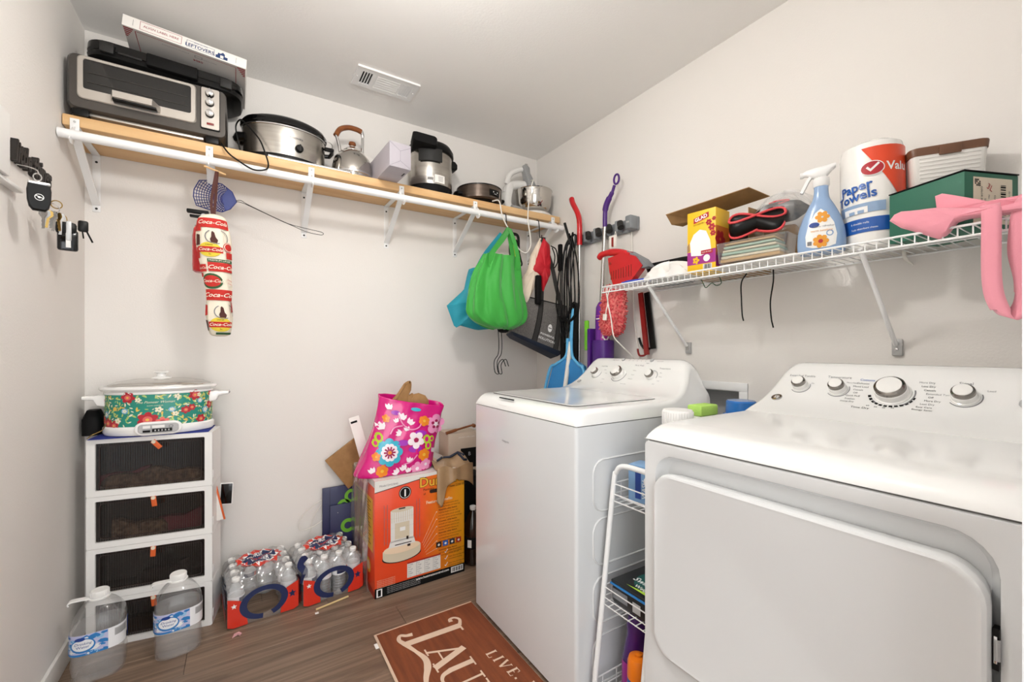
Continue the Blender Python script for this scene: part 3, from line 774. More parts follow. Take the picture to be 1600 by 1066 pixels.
b = MB(); b.tube(curve([(-.145, .05, .21), (-.125, .04, .27), (-.075, .03, .305), (-.03, .02, .318)], 6), .016, 'appliance_white', n=12); b.build('mixer_handle', bo_)
b = MB(); b.loft([[(x + a, y + bb, z) for a, bb in rrect(w, d_, .012, 3)] for x, y, z, w, d_ in ((.005, .0, .16, .05, .05), (.01, .0, .19, .07, .06), (-.005, .005, .24, .055, .06), (-.02, .012, .29, .04, .05), (-.025, .015, .325, .05, .045), (-.025, .015, .34, .035, .03))], 'mixer_grey'); b.build('mixer_nose', bo_)
MB().box(-.03, -.012, .005, .02, .338, .352, 'chrome', .003).build('eject_button', bo_)
MB().tube(curve([(-.2, -.10, .012), (-.16, -.09, .016), (-.12, -.08, .016)], 4), .013, 'mixer_grey', n=10).build('turntable_arm', t)
tag(MB().tube(curve([(1.216, 2.132, 1.986), (1.233, 2.085, 1.975), (1.245, 2.068, 1.885), (1.286, 2.05, 1.798), (1.34, 2.05, 1.715), (1.391, 2.05, 1.695), (1.425, 2.052, 1.735), (1.428, 2.055, 1.79), (1.414, 2.06, 1.88), (1.42, 2.068, 1.95), (1.46, 2.11, 2.06), (1.49, 2.125, 2.145), (1.515, 2.15, 2.175), (1.53, 2.20, 2.19)], 8), .0036, 'cord_white', n=8).build('mixer_cord'),
    'white mixer cord looping down over the closet rod', 'cord')
# ================================================================ hanging on the back wall
def pillow(mb, outline, depth, mp, m, bulge=.85, wr=0, seed=0):
    """soft bag shape: outline in (a,b) with rounded rims front and back"""
    rnd = random.Random(seed); ca = sum(p[0] for p in outline)/len(outline); cb = sum(p[1] for p in outline)/len(outline)
    # resample the outline
    N = 40; seg = []; tot = 0; P = outline + outline[:1]
    for p, q in zip(P, P[1:]): seg.append(math.hypot(q[0]-p[0], q[1]-p[1])); tot += seg[-1]
    pts = []; 
    for k in range(N):
        s_ = tot*k/N
        for i, L in enumerate(seg):
            if s_ <= L: pts.append((lerp(P[i][0], P[i+1][0], s_/L), lerp(P[i][1], P[i+1][1], s_/L))); break
            s_ -= L
    ph = [rnd.uniform(0, 6.28) for _ in range(4)]
    rings = []
    for sc, dd in ((.05, -.5), (.45, -.48), (.75, -.40), (.93, -.22), (1, 0), (.93, .22), (.75, .40), (.45, .48), (.05, .5)):
        ring = []
        for k, (a, b) in enumerate(pts):
            w = wr*(sin(k*.8+ph[0]) + .7*sin(k*1.7+ph[1]))*sc
            ring.append(mp(ca + (a-ca)*sc, cb + (b-cb)*sc, dd*depth + (w if dd > 0 else -w*.3)*abs(dd)*2*min(1, sc+.3)))
        rings.append(ring)
    mb.loft(rings, m)
def softloft(mb, rows, m, n=40, sup=2.6, wr=.0, folds=7, seed=1):
    """rows of (cx,cy,z,half_w,half_d): a hanging cloth body with vertical folds"""
    rnd = random.Random(seed); ph = [rnd.uniform(0, 6.28) for _ in range(3)]; rings = []
    for j, (cx, cy_, z, hw, hd) in enumerate(rows):
        ring = []
        for k in range(n):
            t = 2*pi*k/n; c_, s_ = cos(t), sin(t); q = (abs(c_)**sup + abs(s_)**sup)**(-1/sup)
            zz = z*10
            w = wr*((1.6*abs(sin(folds*.5*t+ph[0]+zz*.35)) - .9) + .7*(1.4*abs(sin((folds+2)*.5*t+ph[1]-zz*.6)) - .8) + .4*sin((folds*2-3)*t+ph[2]+zz));
            ring.append((cx + (hw + w)*c_*q, cy_ + (hd + w)*s_*q, z + (w*.6 if 0 < j < len(rows)-1 else 0)))
        rings.append(ring)
    mb.loft(rings, m)
def smooth_rows(rows, n=5):
    tabs = [curve([(r[2], r[i], 0) for r in rows], n) for i in (0, 1, 3, 4)]
    return [(tabs[0][k][1], tabs[1][k][1], tabs[0][k][0], tabs[2][k][1], tabs[3][k][1]) for k in range(len(tabs[0]))]
def ribbon(mb, pts, w, m, wdir=(1, 0, 0), t=.0016):
    mb.tube(pts, 1, m, sec=[(-w/2, -t/2), (w/2, -t/2), (w/2, t/2), (-w/2, t/2)], up=Vector(wdir).cross(Vector((0, 0, 1))) if abs(Vector(wdir).z) < .5 else (0, -1, 0))
YP = lambda Y: (lambda a, b, d=0: (a, Y - d, b))       # picture-facing plane on the back wall side

mat('fabric_cream', 'efe6d2', .85, bump=(300, .15))
mat('cola_red', 'c22a22', .8); mat('cola_green', '2f5a35', .8); mat('cola_yellow', 'e0c83e', .8); mat('cola_brown', '4a1d12', .7); mat('cola_white', 'f4ead8', .8)
mat('swatter_blue', '1f2f78', .45)
mat('ext_red', 'c4161d', .25, coat=.4)
# fabric bag sleeve printed with soda labels
t = thing('bag_sleeve', 'long fabric bag holder printed with red soda labels hanging from bracket', 'bag holder', (-.088, 2.07, 1.44))
rows = [(-.005, 0, .232, .012, .012), (-.006, 0, .222, .035, .028), (-.008, 0, .20, .047, .04), (-.004, 0, .13, .057, .045), (0, 0, .06, .054, .042), (.008, 0, -.02, .046, .038), (.012, 0, -.07, .044, .036), (.012, 0, -.12, .04, .034), (.014, 0, -.17, .043, .036), (.016, 0, -.22, .038, .032), (.016, 0, -.245, .03, .02), (.016, 0, -.25, .012, .008)]
SR = smooth_rows(rows, 4)
b = MB(); softloft(b, SR, 'fabric_cream', 40, 2.2, .0018, 5, 3); b.build('sleeve', t)
def sl(a, z, d=0):   # front wrap of the sleeve: a is metres round from the front middle
    rr = sorted(SR, key=lambda r: r[2]); tb = [(r[2], r) for r in rr]
    for (z0, r0), (z1, r1) in zip(tb, tb[1:]):
        if z <= z1 + 1e-9:
            f_ = max(0, min(1, (z-z0)/(z1-z0+1e-9))); break
    else: r0 = r1 = tb[-1][1]; f_ = 0
    cx = lerp(r0[0], r1[0], f_); hw = lerp(r0[3], r1[3], f_); hd = lerp(r0[4], r1[4], f_)
    th = -pi/2 + a/(.5*(hw+hd)+.001)
    q = (abs(cos(th))**2.2 + abs(sin(th))**2.2)**(-1/2.2)
    return (cx + (hw+.0034+d)*cos(th)*q, -0 + (hd+.0034+d)*sin(th)*q, z)
pr = MB(); sl2 = lambda a, b_: sl(a, b_, .0008)
def patch(a0, a1, z0, z1, m): pr.rect(a0, a1, z0, z1, sl, m, 8, 2)
def cola(a, z, s_, m='cola_white', rot=0): pr.text('Coca-Cola', s_, a, z, sl2, m, shear=.4, rot=rot, bold=.015)
patch(-.07, .055, .17, .208, 'cola_red'); cola(.0, .19, .021)
patch(-.075, -.035, .155, .2, 'cola_red')
for (a, z) in ((.004, .135), (.014, -.155)):      # bottles
    pr.poly([(a-.011, z-.022), (a+.006, z-.024), (a+.009, z-.012), (a+.003, z-.002), (a+.0, z+.016), (a-.005, z+.022), (a-.008, z+.018), (a-.009, z), (a-.013, z-.01)], sl2, 'cola_brown')
    pr.ring(a, z, .025, .028, sl, 'print_grey', 20, R(120), R(300)); pr.ring(a+.01, z, .028, .031, sl, 'print_grey', 12, R(-30), R(70))
for (a, z) in ((-.012, .085), (.004, -.205)):     # yellow oval labels
    pr.disc(a, z, .034, sl, 'cola_yellow', 24, .028); pr.rect(a-.037, a+.037, z-.011, z+.011, sl2, 'cola_red', 6); pr.text('Coca-Cola', .016, a, z, lambda x, y: sl(x, y, .0016), 'cola_white', shear=.4, bold=.015)
    pr.text('DRINK', .007, a, z+.018, sl2, 'print_black'); pr.text('5c', .008, a, z-.018, sl2, 'print_black')
pr.disc(.045, .10, .018, sl, 'cola_red', 16, .018); pr.ring(.045, .10, .014, .016, sl2, 'cola_white', 14)
patch(.035, .065, .055, .08, 'cola_red')
patch(-.022, .06, .038, .05, 'cola_green'); pr.text('PREMIUM LAGER', .009, .015, .044, sl2, 'cola_white')
patch(-.022, .06, .002, .037, 'cola_red'); cola(.022, .018, .021)
patch(-.07, -.028, .0, .028, 'cola_red'); cola(-.048, .014, .012)
pr.disc(-.017, -.036, .033, sl, 'cola_green', 24, .03); pr.disc(-.017, -.036, .027, sl2, 'cola_red', 22, .022); pr.text('Coca-Cola', .016, -.015, -.036, lambda x, y: sl(x, y, .0016), 'cola_white', shear=.4, bold=.015)
pr.poly([(.024, -.028), (.048, -.018), (.056, -.046), (.032, -.055)], sl, 'cola_white'); pr.text('Drink', .009, .04, -.03, sl2, 'cola_red', rot=-.3); pr.text('Coke', .009, .04, -.043, sl2, 'cola_red', rot=-.3)
patch(-.04, .05, -.11, -.068, 'cola_red'); cola(.005, -.09, .024)
for (a, z) in ((-.05, .12), (-.055, .07), (-.045, -.15), (-.048, -.21), (.052, -.135)):
    pr.poly([(a-.01, z-.02), (a+.009, z-.018), (a+.01, z+.02), (a-.004, z+.024)], sl, 'cola_brown' if z > .08 or z < -.2 else 'cola_red')
patch(-.06, -.045, -.02, -.005, 'cola_red'); patch(-.01, .04, -.244, -.236, 'cola_green')
pr.build('label_print', t)
lp = MB(); ribbon(lp, curve([(-.008, 0, .225), (-.012, -.002, .28), (-.002, -.005, .36), (.004, .0, .40), (.006, .02, .41), (.004, .03, .38), (.0, .02, .30), (-.004, .008, .225)], 6), .010, 'cola_brown'); lp.build('hanging_loop', t)

# fly swatter
t = thing('fly_swatter', 'blue plastic fly swatter with a wire handle hung behind the bracket', 'fly swatter', (-.1, 2.235, 1.79))
OUT = [(-.068, .02), (-.05, .062), (-.02, .068), (.03, .062), (.066, .035), (.083, -.005), (.06, -.04), (.03, -.058), (-.02, -.055), (-.06, -.045), (-.07, -.01)]
mp = YP(0)
b = MB(); b.tube([(a, 0, z) for a, z in OUT], .0022, 'swatter_blue', n=6, closed=True); b.build('rim', t)
g = MB()
def inside(a, z):
    c = False; P = OUT; j = len(P)-1
    for i in range(len(P)):
        if (P[i][1] > z) != (P[j][1] > z) and a < (P[j][0]-P[i][0])*(z-P[i][1])/(P[j][1]-P[i][1]) + P[i][0]: c = not c
        j = i
    return c
cx0 = .055
for k in range(26):      # radial ribs from the stem
    th = R(95 + k*6.8); run = []
    for s_ in range(0, 40):
        p = (cx0 + .0036*s_*cos(th)*1, -.002 + .0036*s_*sin(th))
        if inside(*p): run.append((p[0], 0, p[1]))
    if len(run) > 1: g.tube([run[0], run[-1]], .0014, 'swatter_blue', n=4)
for rad in [.03 + .0085*i for i in range(11)]:
    run = []
    for k in range(60):
        th = R(90 + k*3.1); p = (cx0 + rad*cos(th), -.002 + rad*sin(th))
        if inside(*p): run.append((p[0], 0, p[1]))
        else:
            if len(run) > 1: g.tube(run, .0014, 'swatter_blue', n=4)
            run = []
    if len(run) > 1: g.tube(run, .0014, 'swatter_blue', n=4)
go_ = g.build('mesh', t); go_['kind'] = 'stuff'
b = MB(); b.prism([(.083, -.005), (.066, .035), (.05, .045), (.035, .018), (.03, 0), (.035, -.02), (.04, -.052), (.06, -.04)], -.0015, .0015, lambda a, z, d: (a, d, z), 'swatter_blue'); b.build('solid_root', t)
b = MB()
b.tube(curve([(.08, -.002, 0), (.10, -.002, .003), (.13, -.002, -.012), (.25, -.002, -.058), (.30, -.002, -.073), (.38, -.002, -.083), (.425, -.002, -.088), (.435, -.002, -.096), (.42, -.002, -.102), (.36, -.002, -.096), (.30, -.002, -.076), (.25, -.004, -.06), (.13, -.004, -.015), (.10, -.004, -.006), (.08, -.002, -.004)], 6), .0014, 'grey_dark', n=6); b.build('wire_handle', t)
# fire extinguisher behind the sleeve
t = thing('fire_extinguisher', 'small red fire extinguisher with a black valve behind the soda sleeve', 'extinguisher', (-.136, 2.215, 1.46))
MB().lathe([(.028, 0), (.036, .006), (.037, .03), (.037, .15), (.033, .18), (.02, .205), (.014, .212)], 'ext_red', 28).build('cylinder', t)
MB().lathe([(.014, .21), (.017, .215), (.017, .235), (.01, .24)], 'black', 18).build('valve', t)
MB().box(-.055, .02, -.012, .012, .245, .26, 'black', .004).build('handle', t)
MB().box(-.045, .015, -.01, .01, .228, .238, 'black', .003).build('lever', t)
g = MB(); M = Matrix.Translation((.004, -.018, .232)) @ Matrix.Rotation(R(90), 4, 'X'); g.lathe([(.011, 0), (.011, .006), (0, .0062)], 'chrome', 18, M=M); g.build('gauge', t)
MB().box(-.03, .03, .03, .19, .19, .205, 'black_matte', .002).build('wall_hook', t)
tag(MB().cyl((-.125, 2.08, 1.863), (-.055, 2.12, 1.857), .004, 'pine', n=8).build('wood_peg'), 'thin wooden peg above the blue fly swatter', 'peg')

# ---------------------------------------------------------------- tote bags on the rod
mat('tote_green', '2f9e33', .6, sheen=.3, bump=(220, .1))
mat('tote_teal', '2397ac', .6, bump=(220, .1))
mat('tote_grey', '7d7975', .85, noise=((160, 160, 300), '57534f', .9), bump=(400, .2))
mat('tote_navy', '1c2638', .7)
mat('strap_dark', '33312f', .75)
mat('bag_red', 'c01324', .65)
mat('canvas', 'ead9c4', .85)
mat('lime', 'b9e04a', .5)
t = thing('green_tote', 'bright green non-woven tote bag hanging from the closet rod', 'tote bag', (1.157, 1.973, 1.247))
rows = [(.03, 0, .405, .098, .03), (.02, 0, .36, .112, .036), (.002, 0, .29, .138, .046), (-.006, 0, .20, .162, .055), (-.004, 0, .12, .174, .062), (0, 0, .07, .174, .062), (.012, 0, .03, .145, .055), (.02, 0, .008, .095, .04), (.02, 0, .0, .05, .02)]
rows = [tuple(v*.972 for v in r) for r in rows]
b = MB(); softloft(b, smooth_rows(rows, 5), 'tote_green', 120, 2.4, .0095, 9, 11); b.build('bag_body', t, ang=60)
for x0, y0 in ((-.06, -.032), (.11, -.03), (-.04, .03), (.12, .03)):
    s_ = MB(); ribbon(s_, curve([(x0, y0, .32 if y0 < 0 else .37), (x0*.95+.005, y0, .39), (lerp(x0, .108, .6), y0*.7+.03, .49), (.114, y0*.2 + .07, .568)], 6), .026, 'tote_green', (1, 0, 0)); s_.build('strap', t)
def shook(x, zb, label):
    m = MB(); m.tube(curve([(x, 2.098+.019, 1.885), (x, 2.098+.014, 1.908), (x, 2.098, 1.9135), (x, 2.098-.015, 1.907), (x, 2.0785, 1.89), (x, 2.074, 1.86), (x, 2.072, zb+.02), (x, 2.064, zb), (x, 2.052, zb+.002), (x, 2.048, zb+.015)], 5), .0026, 'black', n=8)
    return tag(m.build('s_hook'), label, 'hook')
shook(1.275, 1.81, 'black metal hook on the rod holding the green tote')
shook(1.505, 1.80, 'black metal hook on the rod holding the red and cream bag')
t = thing('teal_tote', 'teal blue tote bag hanging half hidden behind the green tote', 'tote bag', (1.07, 2.16, 1.25))
b = MB(); pillow(b, [(-.125, .125), (-.02, .22), (.01, .34), (.06, .355), (.17, .3), (.22, .1), (.2, .01), (.06, -.005), (-.05, .02), (-.075, 0)], .075, lambda a, z, d=0: (a, -d, z), 'tote_teal', wr=.012, seed=4); b.build('bag_body', t)
s_ = MB(); ribbon(s_, curve([(.05, -.02, .34), (.1, -.03, .43), (.19, -.055, .55)], 6), .024, 'tote_teal'); s_.build('strap', t)
pr = MB()
for k in range(4): pr.text('SAVE', .016, .035, .29 - .022*k, lambda a, z, d=0: (a, -.034, z), 'white')
pr.build('print', t)
# straps of a backpack between the bags
t = thing('backpack_straps', 'grey, black and lime backpack straps hanging between green and grey totes', 'straps', (1.31, 2.075, 1.25))
for (pts, w, m_) in (([(-.02, -.01, .565), (-.005, -.01, .53), (-.01, -.01, .44), (.015, -.01, .32), (.03, -.01, .2)], .03, 'strap_dark'),
                     ([(.005, -.016, .5), (.01, -.016, .42), (.03, -.016, .32), (.05, -.014, .2)], .014, 'lime'),
                     ([(.0, -.004, .55), (.04, -.004, .54), (.045, -.004, .47), (.055, -.004, .34), (.08, -.004, .2)], .018, 'black'),
                     ([(.03, 0, .52), (.06, 0, .42), (.07, 0, .38), (.05, 0, .37)], .01, 'black')):
    s_ = MB(); ribbon(s_, curve(pts, 6), w, m_); s_.build('strap', t)
b = MB(); b.box(-.09, -.02, -.02, .025, -.02, .20, 'black_matte', .02); b.build('pack_body', t)
for dx in (-.07, -.05):
    c_ = MB(); c_.tube(curve([(dx-.02, 0, 0), (dx-.015, 0, -.08), (dx-.02, 0, -.14), (dx-.045, 0, -.18), (dx-.04, 0, -.24), (dx-.015, 0, -.25), (dx-.02, 0, -.2), (dx+.01, 0, -.17), (dx+.03, 0, -.21)], 6), .0022, 'black', n=6); c_.build('drawstring', t)
# grey insulated tote
def hexa(mb, C, m, n=8, bulge=(.01,)*6, only=None, wr=0):
    """C: 8 corners front BL BR TR TL, back BL BR TR TL"""
    C = [Vector(c) for c in C]; cen = sum(C, Vector())/8
    F = [(0, 1, 2, 3), (5, 4, 7, 6), (4, 0, 3, 7), (1, 5, 6, 2), (3, 2, 6, 7), (4, 5, 1, 0)]
    for i, f_ in enumerate(F):
        if only is not None and i not in only: continue
        a, b_, c_, d = [C[k] for k in f_]; nrm = (b_-a).cross(d-a).normalized()
        mid = (a+b_+c_+d)/4
        if nrm.dot(mid-cen) < 0: nrm = -nrm
        mb.grid(lambda u, v_: (a*(1-u)+b_*u)*(1-v_) + (d*(1-u)+c_*u)*v_ + nrm*(bulge[i]*sin(pi*u)*sin(pi*v_) + wr*sin(9*u+2)*sin(5*v_)*sin(pi*u)*sin(pi*v_)), n, n, m)
t = thing('grey_tote', 'heather grey insulated tote with a navy base hanging by the corner', 'tote bag', (1.45, 1.99, 1.2))
o = Vector((1.45, 1.99, 1.2)); SC = lambda p: Vector((p[0]*1.03, p[1]*1.03, 1.14 + (p[2]-1.14)*1.03))
GC = [SC(p)-o for p in ((1.252, 1.985, 1.236), (1.605, 1.975, 1.118), (1.637, 1.98, 1.392), (1.33, 2.0, 1.44), (1.30, 2.12, 1.222), (1.64, 2.11, 1.10), (1.66, 2.06, 1.385), (1.36, 2.07, 1.435))]
b = MB(); hexa(b, GC, 'tote_grey', 10, (.012, .012, .006, .006, -.01, 0), only=(0, 1, 2, 3, 4), wr=.004); b.build('bag_body', t)
b = MB(); lo_ = [p.copy() for p in GC]; dn = Vector((-.012, 0, -.022)); NB = [GC[0]+dn+Vector((.03,.01,0)), GC[1]+dn+Vector((-.02,.01,0)), GC[1]+Vector((0, -.003, 0)), GC[0]+Vector((0, -.003, 0)), GC[4]+dn+Vector((.03,-.01,0)), GC[5]+dn+Vector((-.02,-.01,0)), GC[5], GC[4]]
hexa(b, NB, 'tote_navy', 8, (.004,)*6); b.build('base_panel', t)
def gf(u, v_, d=0):
    a, b_, c_, dd = GC[0], GC[1], GC[2], GC[3]
    return (a*(1-u)+b_*u)*(1-v_) + (dd*(1-u)+c_*u)*v_ + Vector((0, -1, 0))*(.014*sin(pi*u)*sin(pi*v_) + .002 + d)
for u0, tip in ((.42, (1.51, 2.04, 1.80)), (.84, (1.51, 2.05, 1.79))):
    pts = [gf(u0, v_) for v_ in (.0, .25, .5, .75, 1.0)]; top = pts[-1]
    tp = Vector(tip) - o
    pts += [top.lerp(tp, .3) + Vector((.012 if u0 > .5 else 0, 0, -.01)), top.lerp(tp, .65) + Vector((.02 if u0 > .5 else .005, 0, -.008)), tp]
    s_ = MB(); ribbon(s_, curve(pts, 5), .03, 'strap_dark', (1, 0, -.2)); s_.build('strap', t)
    for du in (-.045, .045):
        p = MB(); p.tube([gf(u0+du, v_, .001) for v_ in (0, .25, .5, .75, 1)], .0016, 'black', n=5); p.build('piping', t)
pr = MB(); gm = lambda a, z, d=0: gf(a, z, .001)
pr.disc(.66, .40, .045, gm, 'white', 20, .09); pr.text('POWERFUL', .06, .64, .22, gm, 'white', sx=.95, bold=.02); pr.text('SOLUTION', .075, .64, .12, gm, 'white', sx=.9, bold=.02)
pr.rect(.625, .695, .39, .41, lambda a, z: gf(a, z, .0016), 'tote_grey'); pr.build('logo_print', t)
p = MB(); p.tube([gf(u, 1, .0) for u in (0, .2, .4, .6, .8, 1)], .003, 'black', n=6); p.build('zip', t)
# red and cream fabric bag
t = thing('red_apron_bundle', 'red and cream folded cloth hanging above the grey tote', 'cloth', (1.46, 2.05, 1.45))
b = MB(); pillow(b, [(.045, .355), (.075, .33), (.06, .2), (.0, .05), (-.06, -.05), (-.09, -.02), (-.085, .1), (-.05, .14), (-.02, .25)], .05, lambda a, z, d=0: (a, -d + .01, z), 'canvas', wr=.01, seed=6); b.build('cream_cloth', t)
b = MB(); pillow(b, [(.05, .345), (.095, .31), (.10, .13), (.07, .08), (.045, .02), (.03, .12), (-.03, .145), (-.01, .2)], .045, lambda a, z, d=0: (a, -d - .012, z), 'bag_red', wr=.006, seed=8); b.build('red_panel', t)
c_ = MB(); c_.tube(curve([(.09, -.03, .30), (.13, -.03, .28), (.14, -.03, .21), (.11, -.03, .17), (.12, -.03, .24), (.10, -.03, .29)], 6), .0035, 'black', n=6); c_.build('tie_cord', t)
c_ = MB(); c_.box(-.01, .025, -.03, .0, -.05, .12, 'black_matte', .008); c_.build('dark_pocket', t)

# ---------------------------------------------------------------- broom rack and tools on the right wall
mat('rack_grey', '85898c', .5)
mat('purple', '4a1a77', .35); mat('purple_bottle', '6a1f8f', .25, coat=.3); mat('magenta', 'a0208a', .35)
mat('red_plastic', 'c4141d', .3, coat=.2); mat('red_dark', '8e1f1c', .4)
mat('blue_pan', '2f86c6', .4); mat('blue_light', '5cb0e0', .4)
mat('alu', 'c9c8c6', .25, metal=.9)
mat('chenille', 'c93340', .9, noise=(90, 'ea8f86', .8))
mat('tag_white', 'f0ece4', .6)
t = thing('broom_rack', 'grey wall rack with roller grips holding mop and broom handles', 'tool rack', (XR, 1.74, 1.785))
b = MB(); b.box(-.018, -.0005, -.235, .235, -.035, .035, 'rack_grey', .006); b.box(-.07, -.016, -.235, -.195, -.034, .036, 'rack_grey', .008); b.build('rail', t)
for k in range(5):
    y = -.155 + k*.082
    b = MB(); b.box(-.062, -.017, y+.018, y+.040, -.03, .03, 'rack_grey', .006); b.build('grip_block', t)
    b = MB(); b.cyl((-.055, y, -.012), (-.045, y+.016, .02), .017, 'grey_dark', n=14); b.build('roller', t)
b = MB(); b.poly([(-.225, -.004), (-.205, -.002), (-.205, .006), (-.225, .004)], lambda a, z: (-.0705, a, z), 'grey_light'); b.build('logo', t)

def pole(mb, p0, p1, r, m): mb.cyl(p0, p1, r, m, n=14)
t = thing('broom', 'tall broom with a bent red grip and silver pole behind black cords', 'broom', (1.655, 1.885, 0))
MB().tube(curve([(0, .072, 2.035), (-.0, .06, 2.0), (-.0, .015, 1.925), (0, .0, 1.86), (0, 0, 1.74)], 6), [.012] + [.0155]*24, 'red_plastic', n=14).build('grip', t)
m = MB(); pole(m, (0, 0, 1.745), (0, .01, .30), .0095, 'alu'); m.build('pole', t)
b = MB(); b.loft([[(a, bb + .01, z) for a, bb in rrect(w, d_, .008, 3)] for z, w, d_ in ((.31, .03, .06), (.24, .04, .22), (.2, .04, .24))], 'red_plastic'); b.build('broom_head', t)
b = MB(); b.loft([[(a, bb + .01, z) for a, bb in rrect(w, d_, .008, 3)] for z, w, d_ in ((.2, .035, .23), (.003, .05, .27))], 'black_matte'); b.build('bristles', t)
t = thing('spray_mop', 'spray mop with a purple handle, silver pole and purple bottle', 'mop', (1.667, 1.70, 0))
m = MB(); m.tube(curve([(0, -.078, 2.005), (0, -.06, 1.97), (0, -.03, 1.935), (0, -.012, 1.90), (0, -.008, 1.85), (0, -.008, 1.80)], 6), [.008]*6 + [.012]*4 + [.016]*10 + [.0125]*11, 'purple', n=14); m.build('handle', t)
m = MB(); m.tube([(0, -.092 + .018*cos(a), 2.032 + .025*sin(a)) for a in [2*pi*k/24 for k in range(24)]], .0055, 'purple', n=8, closed=True); m.build('hanging_ring', t)
m = MB(); pole(m, (0, -.008, 1.80), (0, .02, 1.36), .0115, 'alu'); pole(m, (0, .02, 1.36), (0, .045, .10), .0115, 'alu'); m.build('pole', t)
m = MB(); m.lathe([(.025, 1.08), (.034, 1.09), (.038, 1.12), (.038, 1.24), (.034, 1.31), (.022, 1.335), (.018, 1.338)], 'purple_bottle', 24, c=(-.045, -.035, .05)); bo_ = m.build('bottle', t)
def pb(a, z, d=0):
    th = R(212) + a/.038; return (-.045 + (.0392+d)*cos(th), -.035 + (.0392+d)*sin(th), z + .05)
p = MB(); p.rect(-.03, .04, 1.245, 1.25, pb, 'tag_white', 6); p.rect(-.03, .04, 1.262, 1.266, pb, 'magenta', 6); p.rect(.0, .05, 1.13, 1.235, pb, 'magenta', 6)
p.poly([(.015 + .024*(1 if k % 2 else .72)*cos(k*pi/8), 1.16 + .034*(1 if k % 2 else .75)*sin(k*pi/8)) for k in range(16)], lambda a, z: pb(a+.012, z, .0008), 'tag_white'); p.build('label', bo_)
m = MB(); m.lathe([(.03, .96), (.05, .98), (.052, 1.12), (.05, 1.135)], 'purple', 20, c=(-.04, -.035, .05), sup=3); m.box(-.07, .02, .035, .06, .98, 1.25, 'purple', .006); m.build('bottle_holder', t)
m = MB(); m.box(-.05, .03, -.09, .05, .005, .045, 'purple', .012); m.build('mop_head', t)
# blue dustpan with long handle
t = thing('long_dustpan', 'blue long-handled dustpan with a white pole behind the washer', 'dustpan', (1.60, 1.90, .60), rot=(0, 0, R(20)))
m = MB(); m.cyl((0, -.02, .77), (0, -.005, .575), .013, 'blue_light', n=16); m.build('grip', t)
m = MB(); m.cyl((-.005, -.005, .58), (-.075, .03, .05), .0125, 'tag_white', n=16); m.build('pole', t)
b = MB()
b.loft([[(x0, y0, z) , (x1, y0, z), (x1, y1, z), (x0, y1, z)] for z, x0, x1, y0, y1 in ((.48, -.02, .01, -.03, .03), (.44, -.03, .02, -.09, .10), (.24, -.015, .03, -.13, .17))], 'blue_pan', caps=True); b.build('pan', t)
b = MB(); 
for s_ in (-1, 1):
    b.tube(curve([(-.012, s_*.012, .60), (-.015, s_*.02, .5), (-.03, s_*.075+.005, .45), (-.032, s_*.11+.01, .42), (-.03, s_*.15+.02, .24)], 5), .009, 'blue_light', n=8)
b.build('rim', t)
# black cords on the first grip
t = thing('cord_bundle', 'bundle of black extension cords looped on the grey rack', 'cords', (1.60, 1.93, 1.30))
rnd = random.Random(5)
for k, (y0, zt, yb, zb) in enumerate(((.045, .44, .055, -.06), (.03, .46, .035, -.09), (.01, .50, .015, -.03), (-.02, .50, -.015, .0), (-.055, .48, -.05, .02), (.06, .40, .075, .02))):
    m = MB(); m.tube(curve([(.03, -.02 if k % 2 else .01, .50), (.02, y0, zt), (.0, y0+.012, .3), (-.005, yb+.004*k, .12), (0, yb, zb), (.012, yb-.02, zb-.02), (.02, yb-.03, .1), (.025, y0-.01, .3), (.03, -.01, .49)], 8), .0042, 'black', n=8); m.build('cord', t)
m = MB(); m.tube(curve([(-.01, .06, .03), (-.015, .02, -.0), (-.015, -.03, .04), (-.01, -.07, .1), (0, -.09, .06), (-.01, -.04, .0), (-.012, .03, .02)], 6), .0075, 'black_matte', n=8); m.build('cord_wrap', t)
m = MB(); m.cyl((.025, -.005, .44), (.01, .035, .58), .008, 'black', n=10); m.build('hook_end', t)
m = MB(); m.box(-.012, .01, .05, .075, .30, .46, 'black_matte', .006); m.build('plug_block', t)
for y0, wd, z0, z1, m_ in ((.05, .03, -.30, .0, 'black_matte'), (-.065, .035, -.34, .1, 'black_matte'), (.055, .026, -.07, .01, 'grey_mid')):
    m = MB(); m.box(.0, .02, y0-wd/2, y0+wd/2, z0, z1, m_, .004); m.build('flat_strap', t)
tag(MB().box(1.64, 1.655, 1.80, 1.83, 1.13, 1.30, 'tote_green', .006).build('green_brush'), 'narrow lime green brush handle beside the purple mop bottle', 'brush')
MATS['lime_plastic'] = mat('lime_plastic', '7fd23a', .4); bpy.data.objects['green_brush'].data.materials[0] = MATS['lime_plastic']
# red hand dustpan
t = thing('hand_dustpan', 'red hand dustpan hanging on a thin cord above the wire shelf', 'dustpan', (1.56, 1.49, 1.50))
b = MB(); b.tube(curve([(-.01, .125, .103), (-.012, .10, .118), (-.005, .04, .118), (.0, -.02, .105), (.0, -.08, .08)], 6), [.013] + [.0155]*10 + [.018]*14, 'red_plastic', n=14); b.build('handle', t)
b = MB()
P = [(.055, .09), (.045, .02), (.02, -.05), (-.03, -.045), (-.10, -.035), (-.16, .02), (-.12, .07), (-.04, .10)]
b.prism(P, -.006, .03, lambda a, z, d: (-.012 + d, a, z), 'red_plastic'); b.build('pan', t)
b = MB(); b.prism([(-.11, .06), (-.04, .096), (-.07, .104), (-.15, .055), (-.19, .012), (-.15, .01)], .0, .05, lambda a, z, d: (-.012 + d, a, z), 'grey_mid'); b.build('rubber_lip', t)
for k in range(9): MB().box(-.0195, -.018, .03 - .016*k, .035 - .016*k, -.02, .02 + .002*k, 'red_dark').build('rib', t)
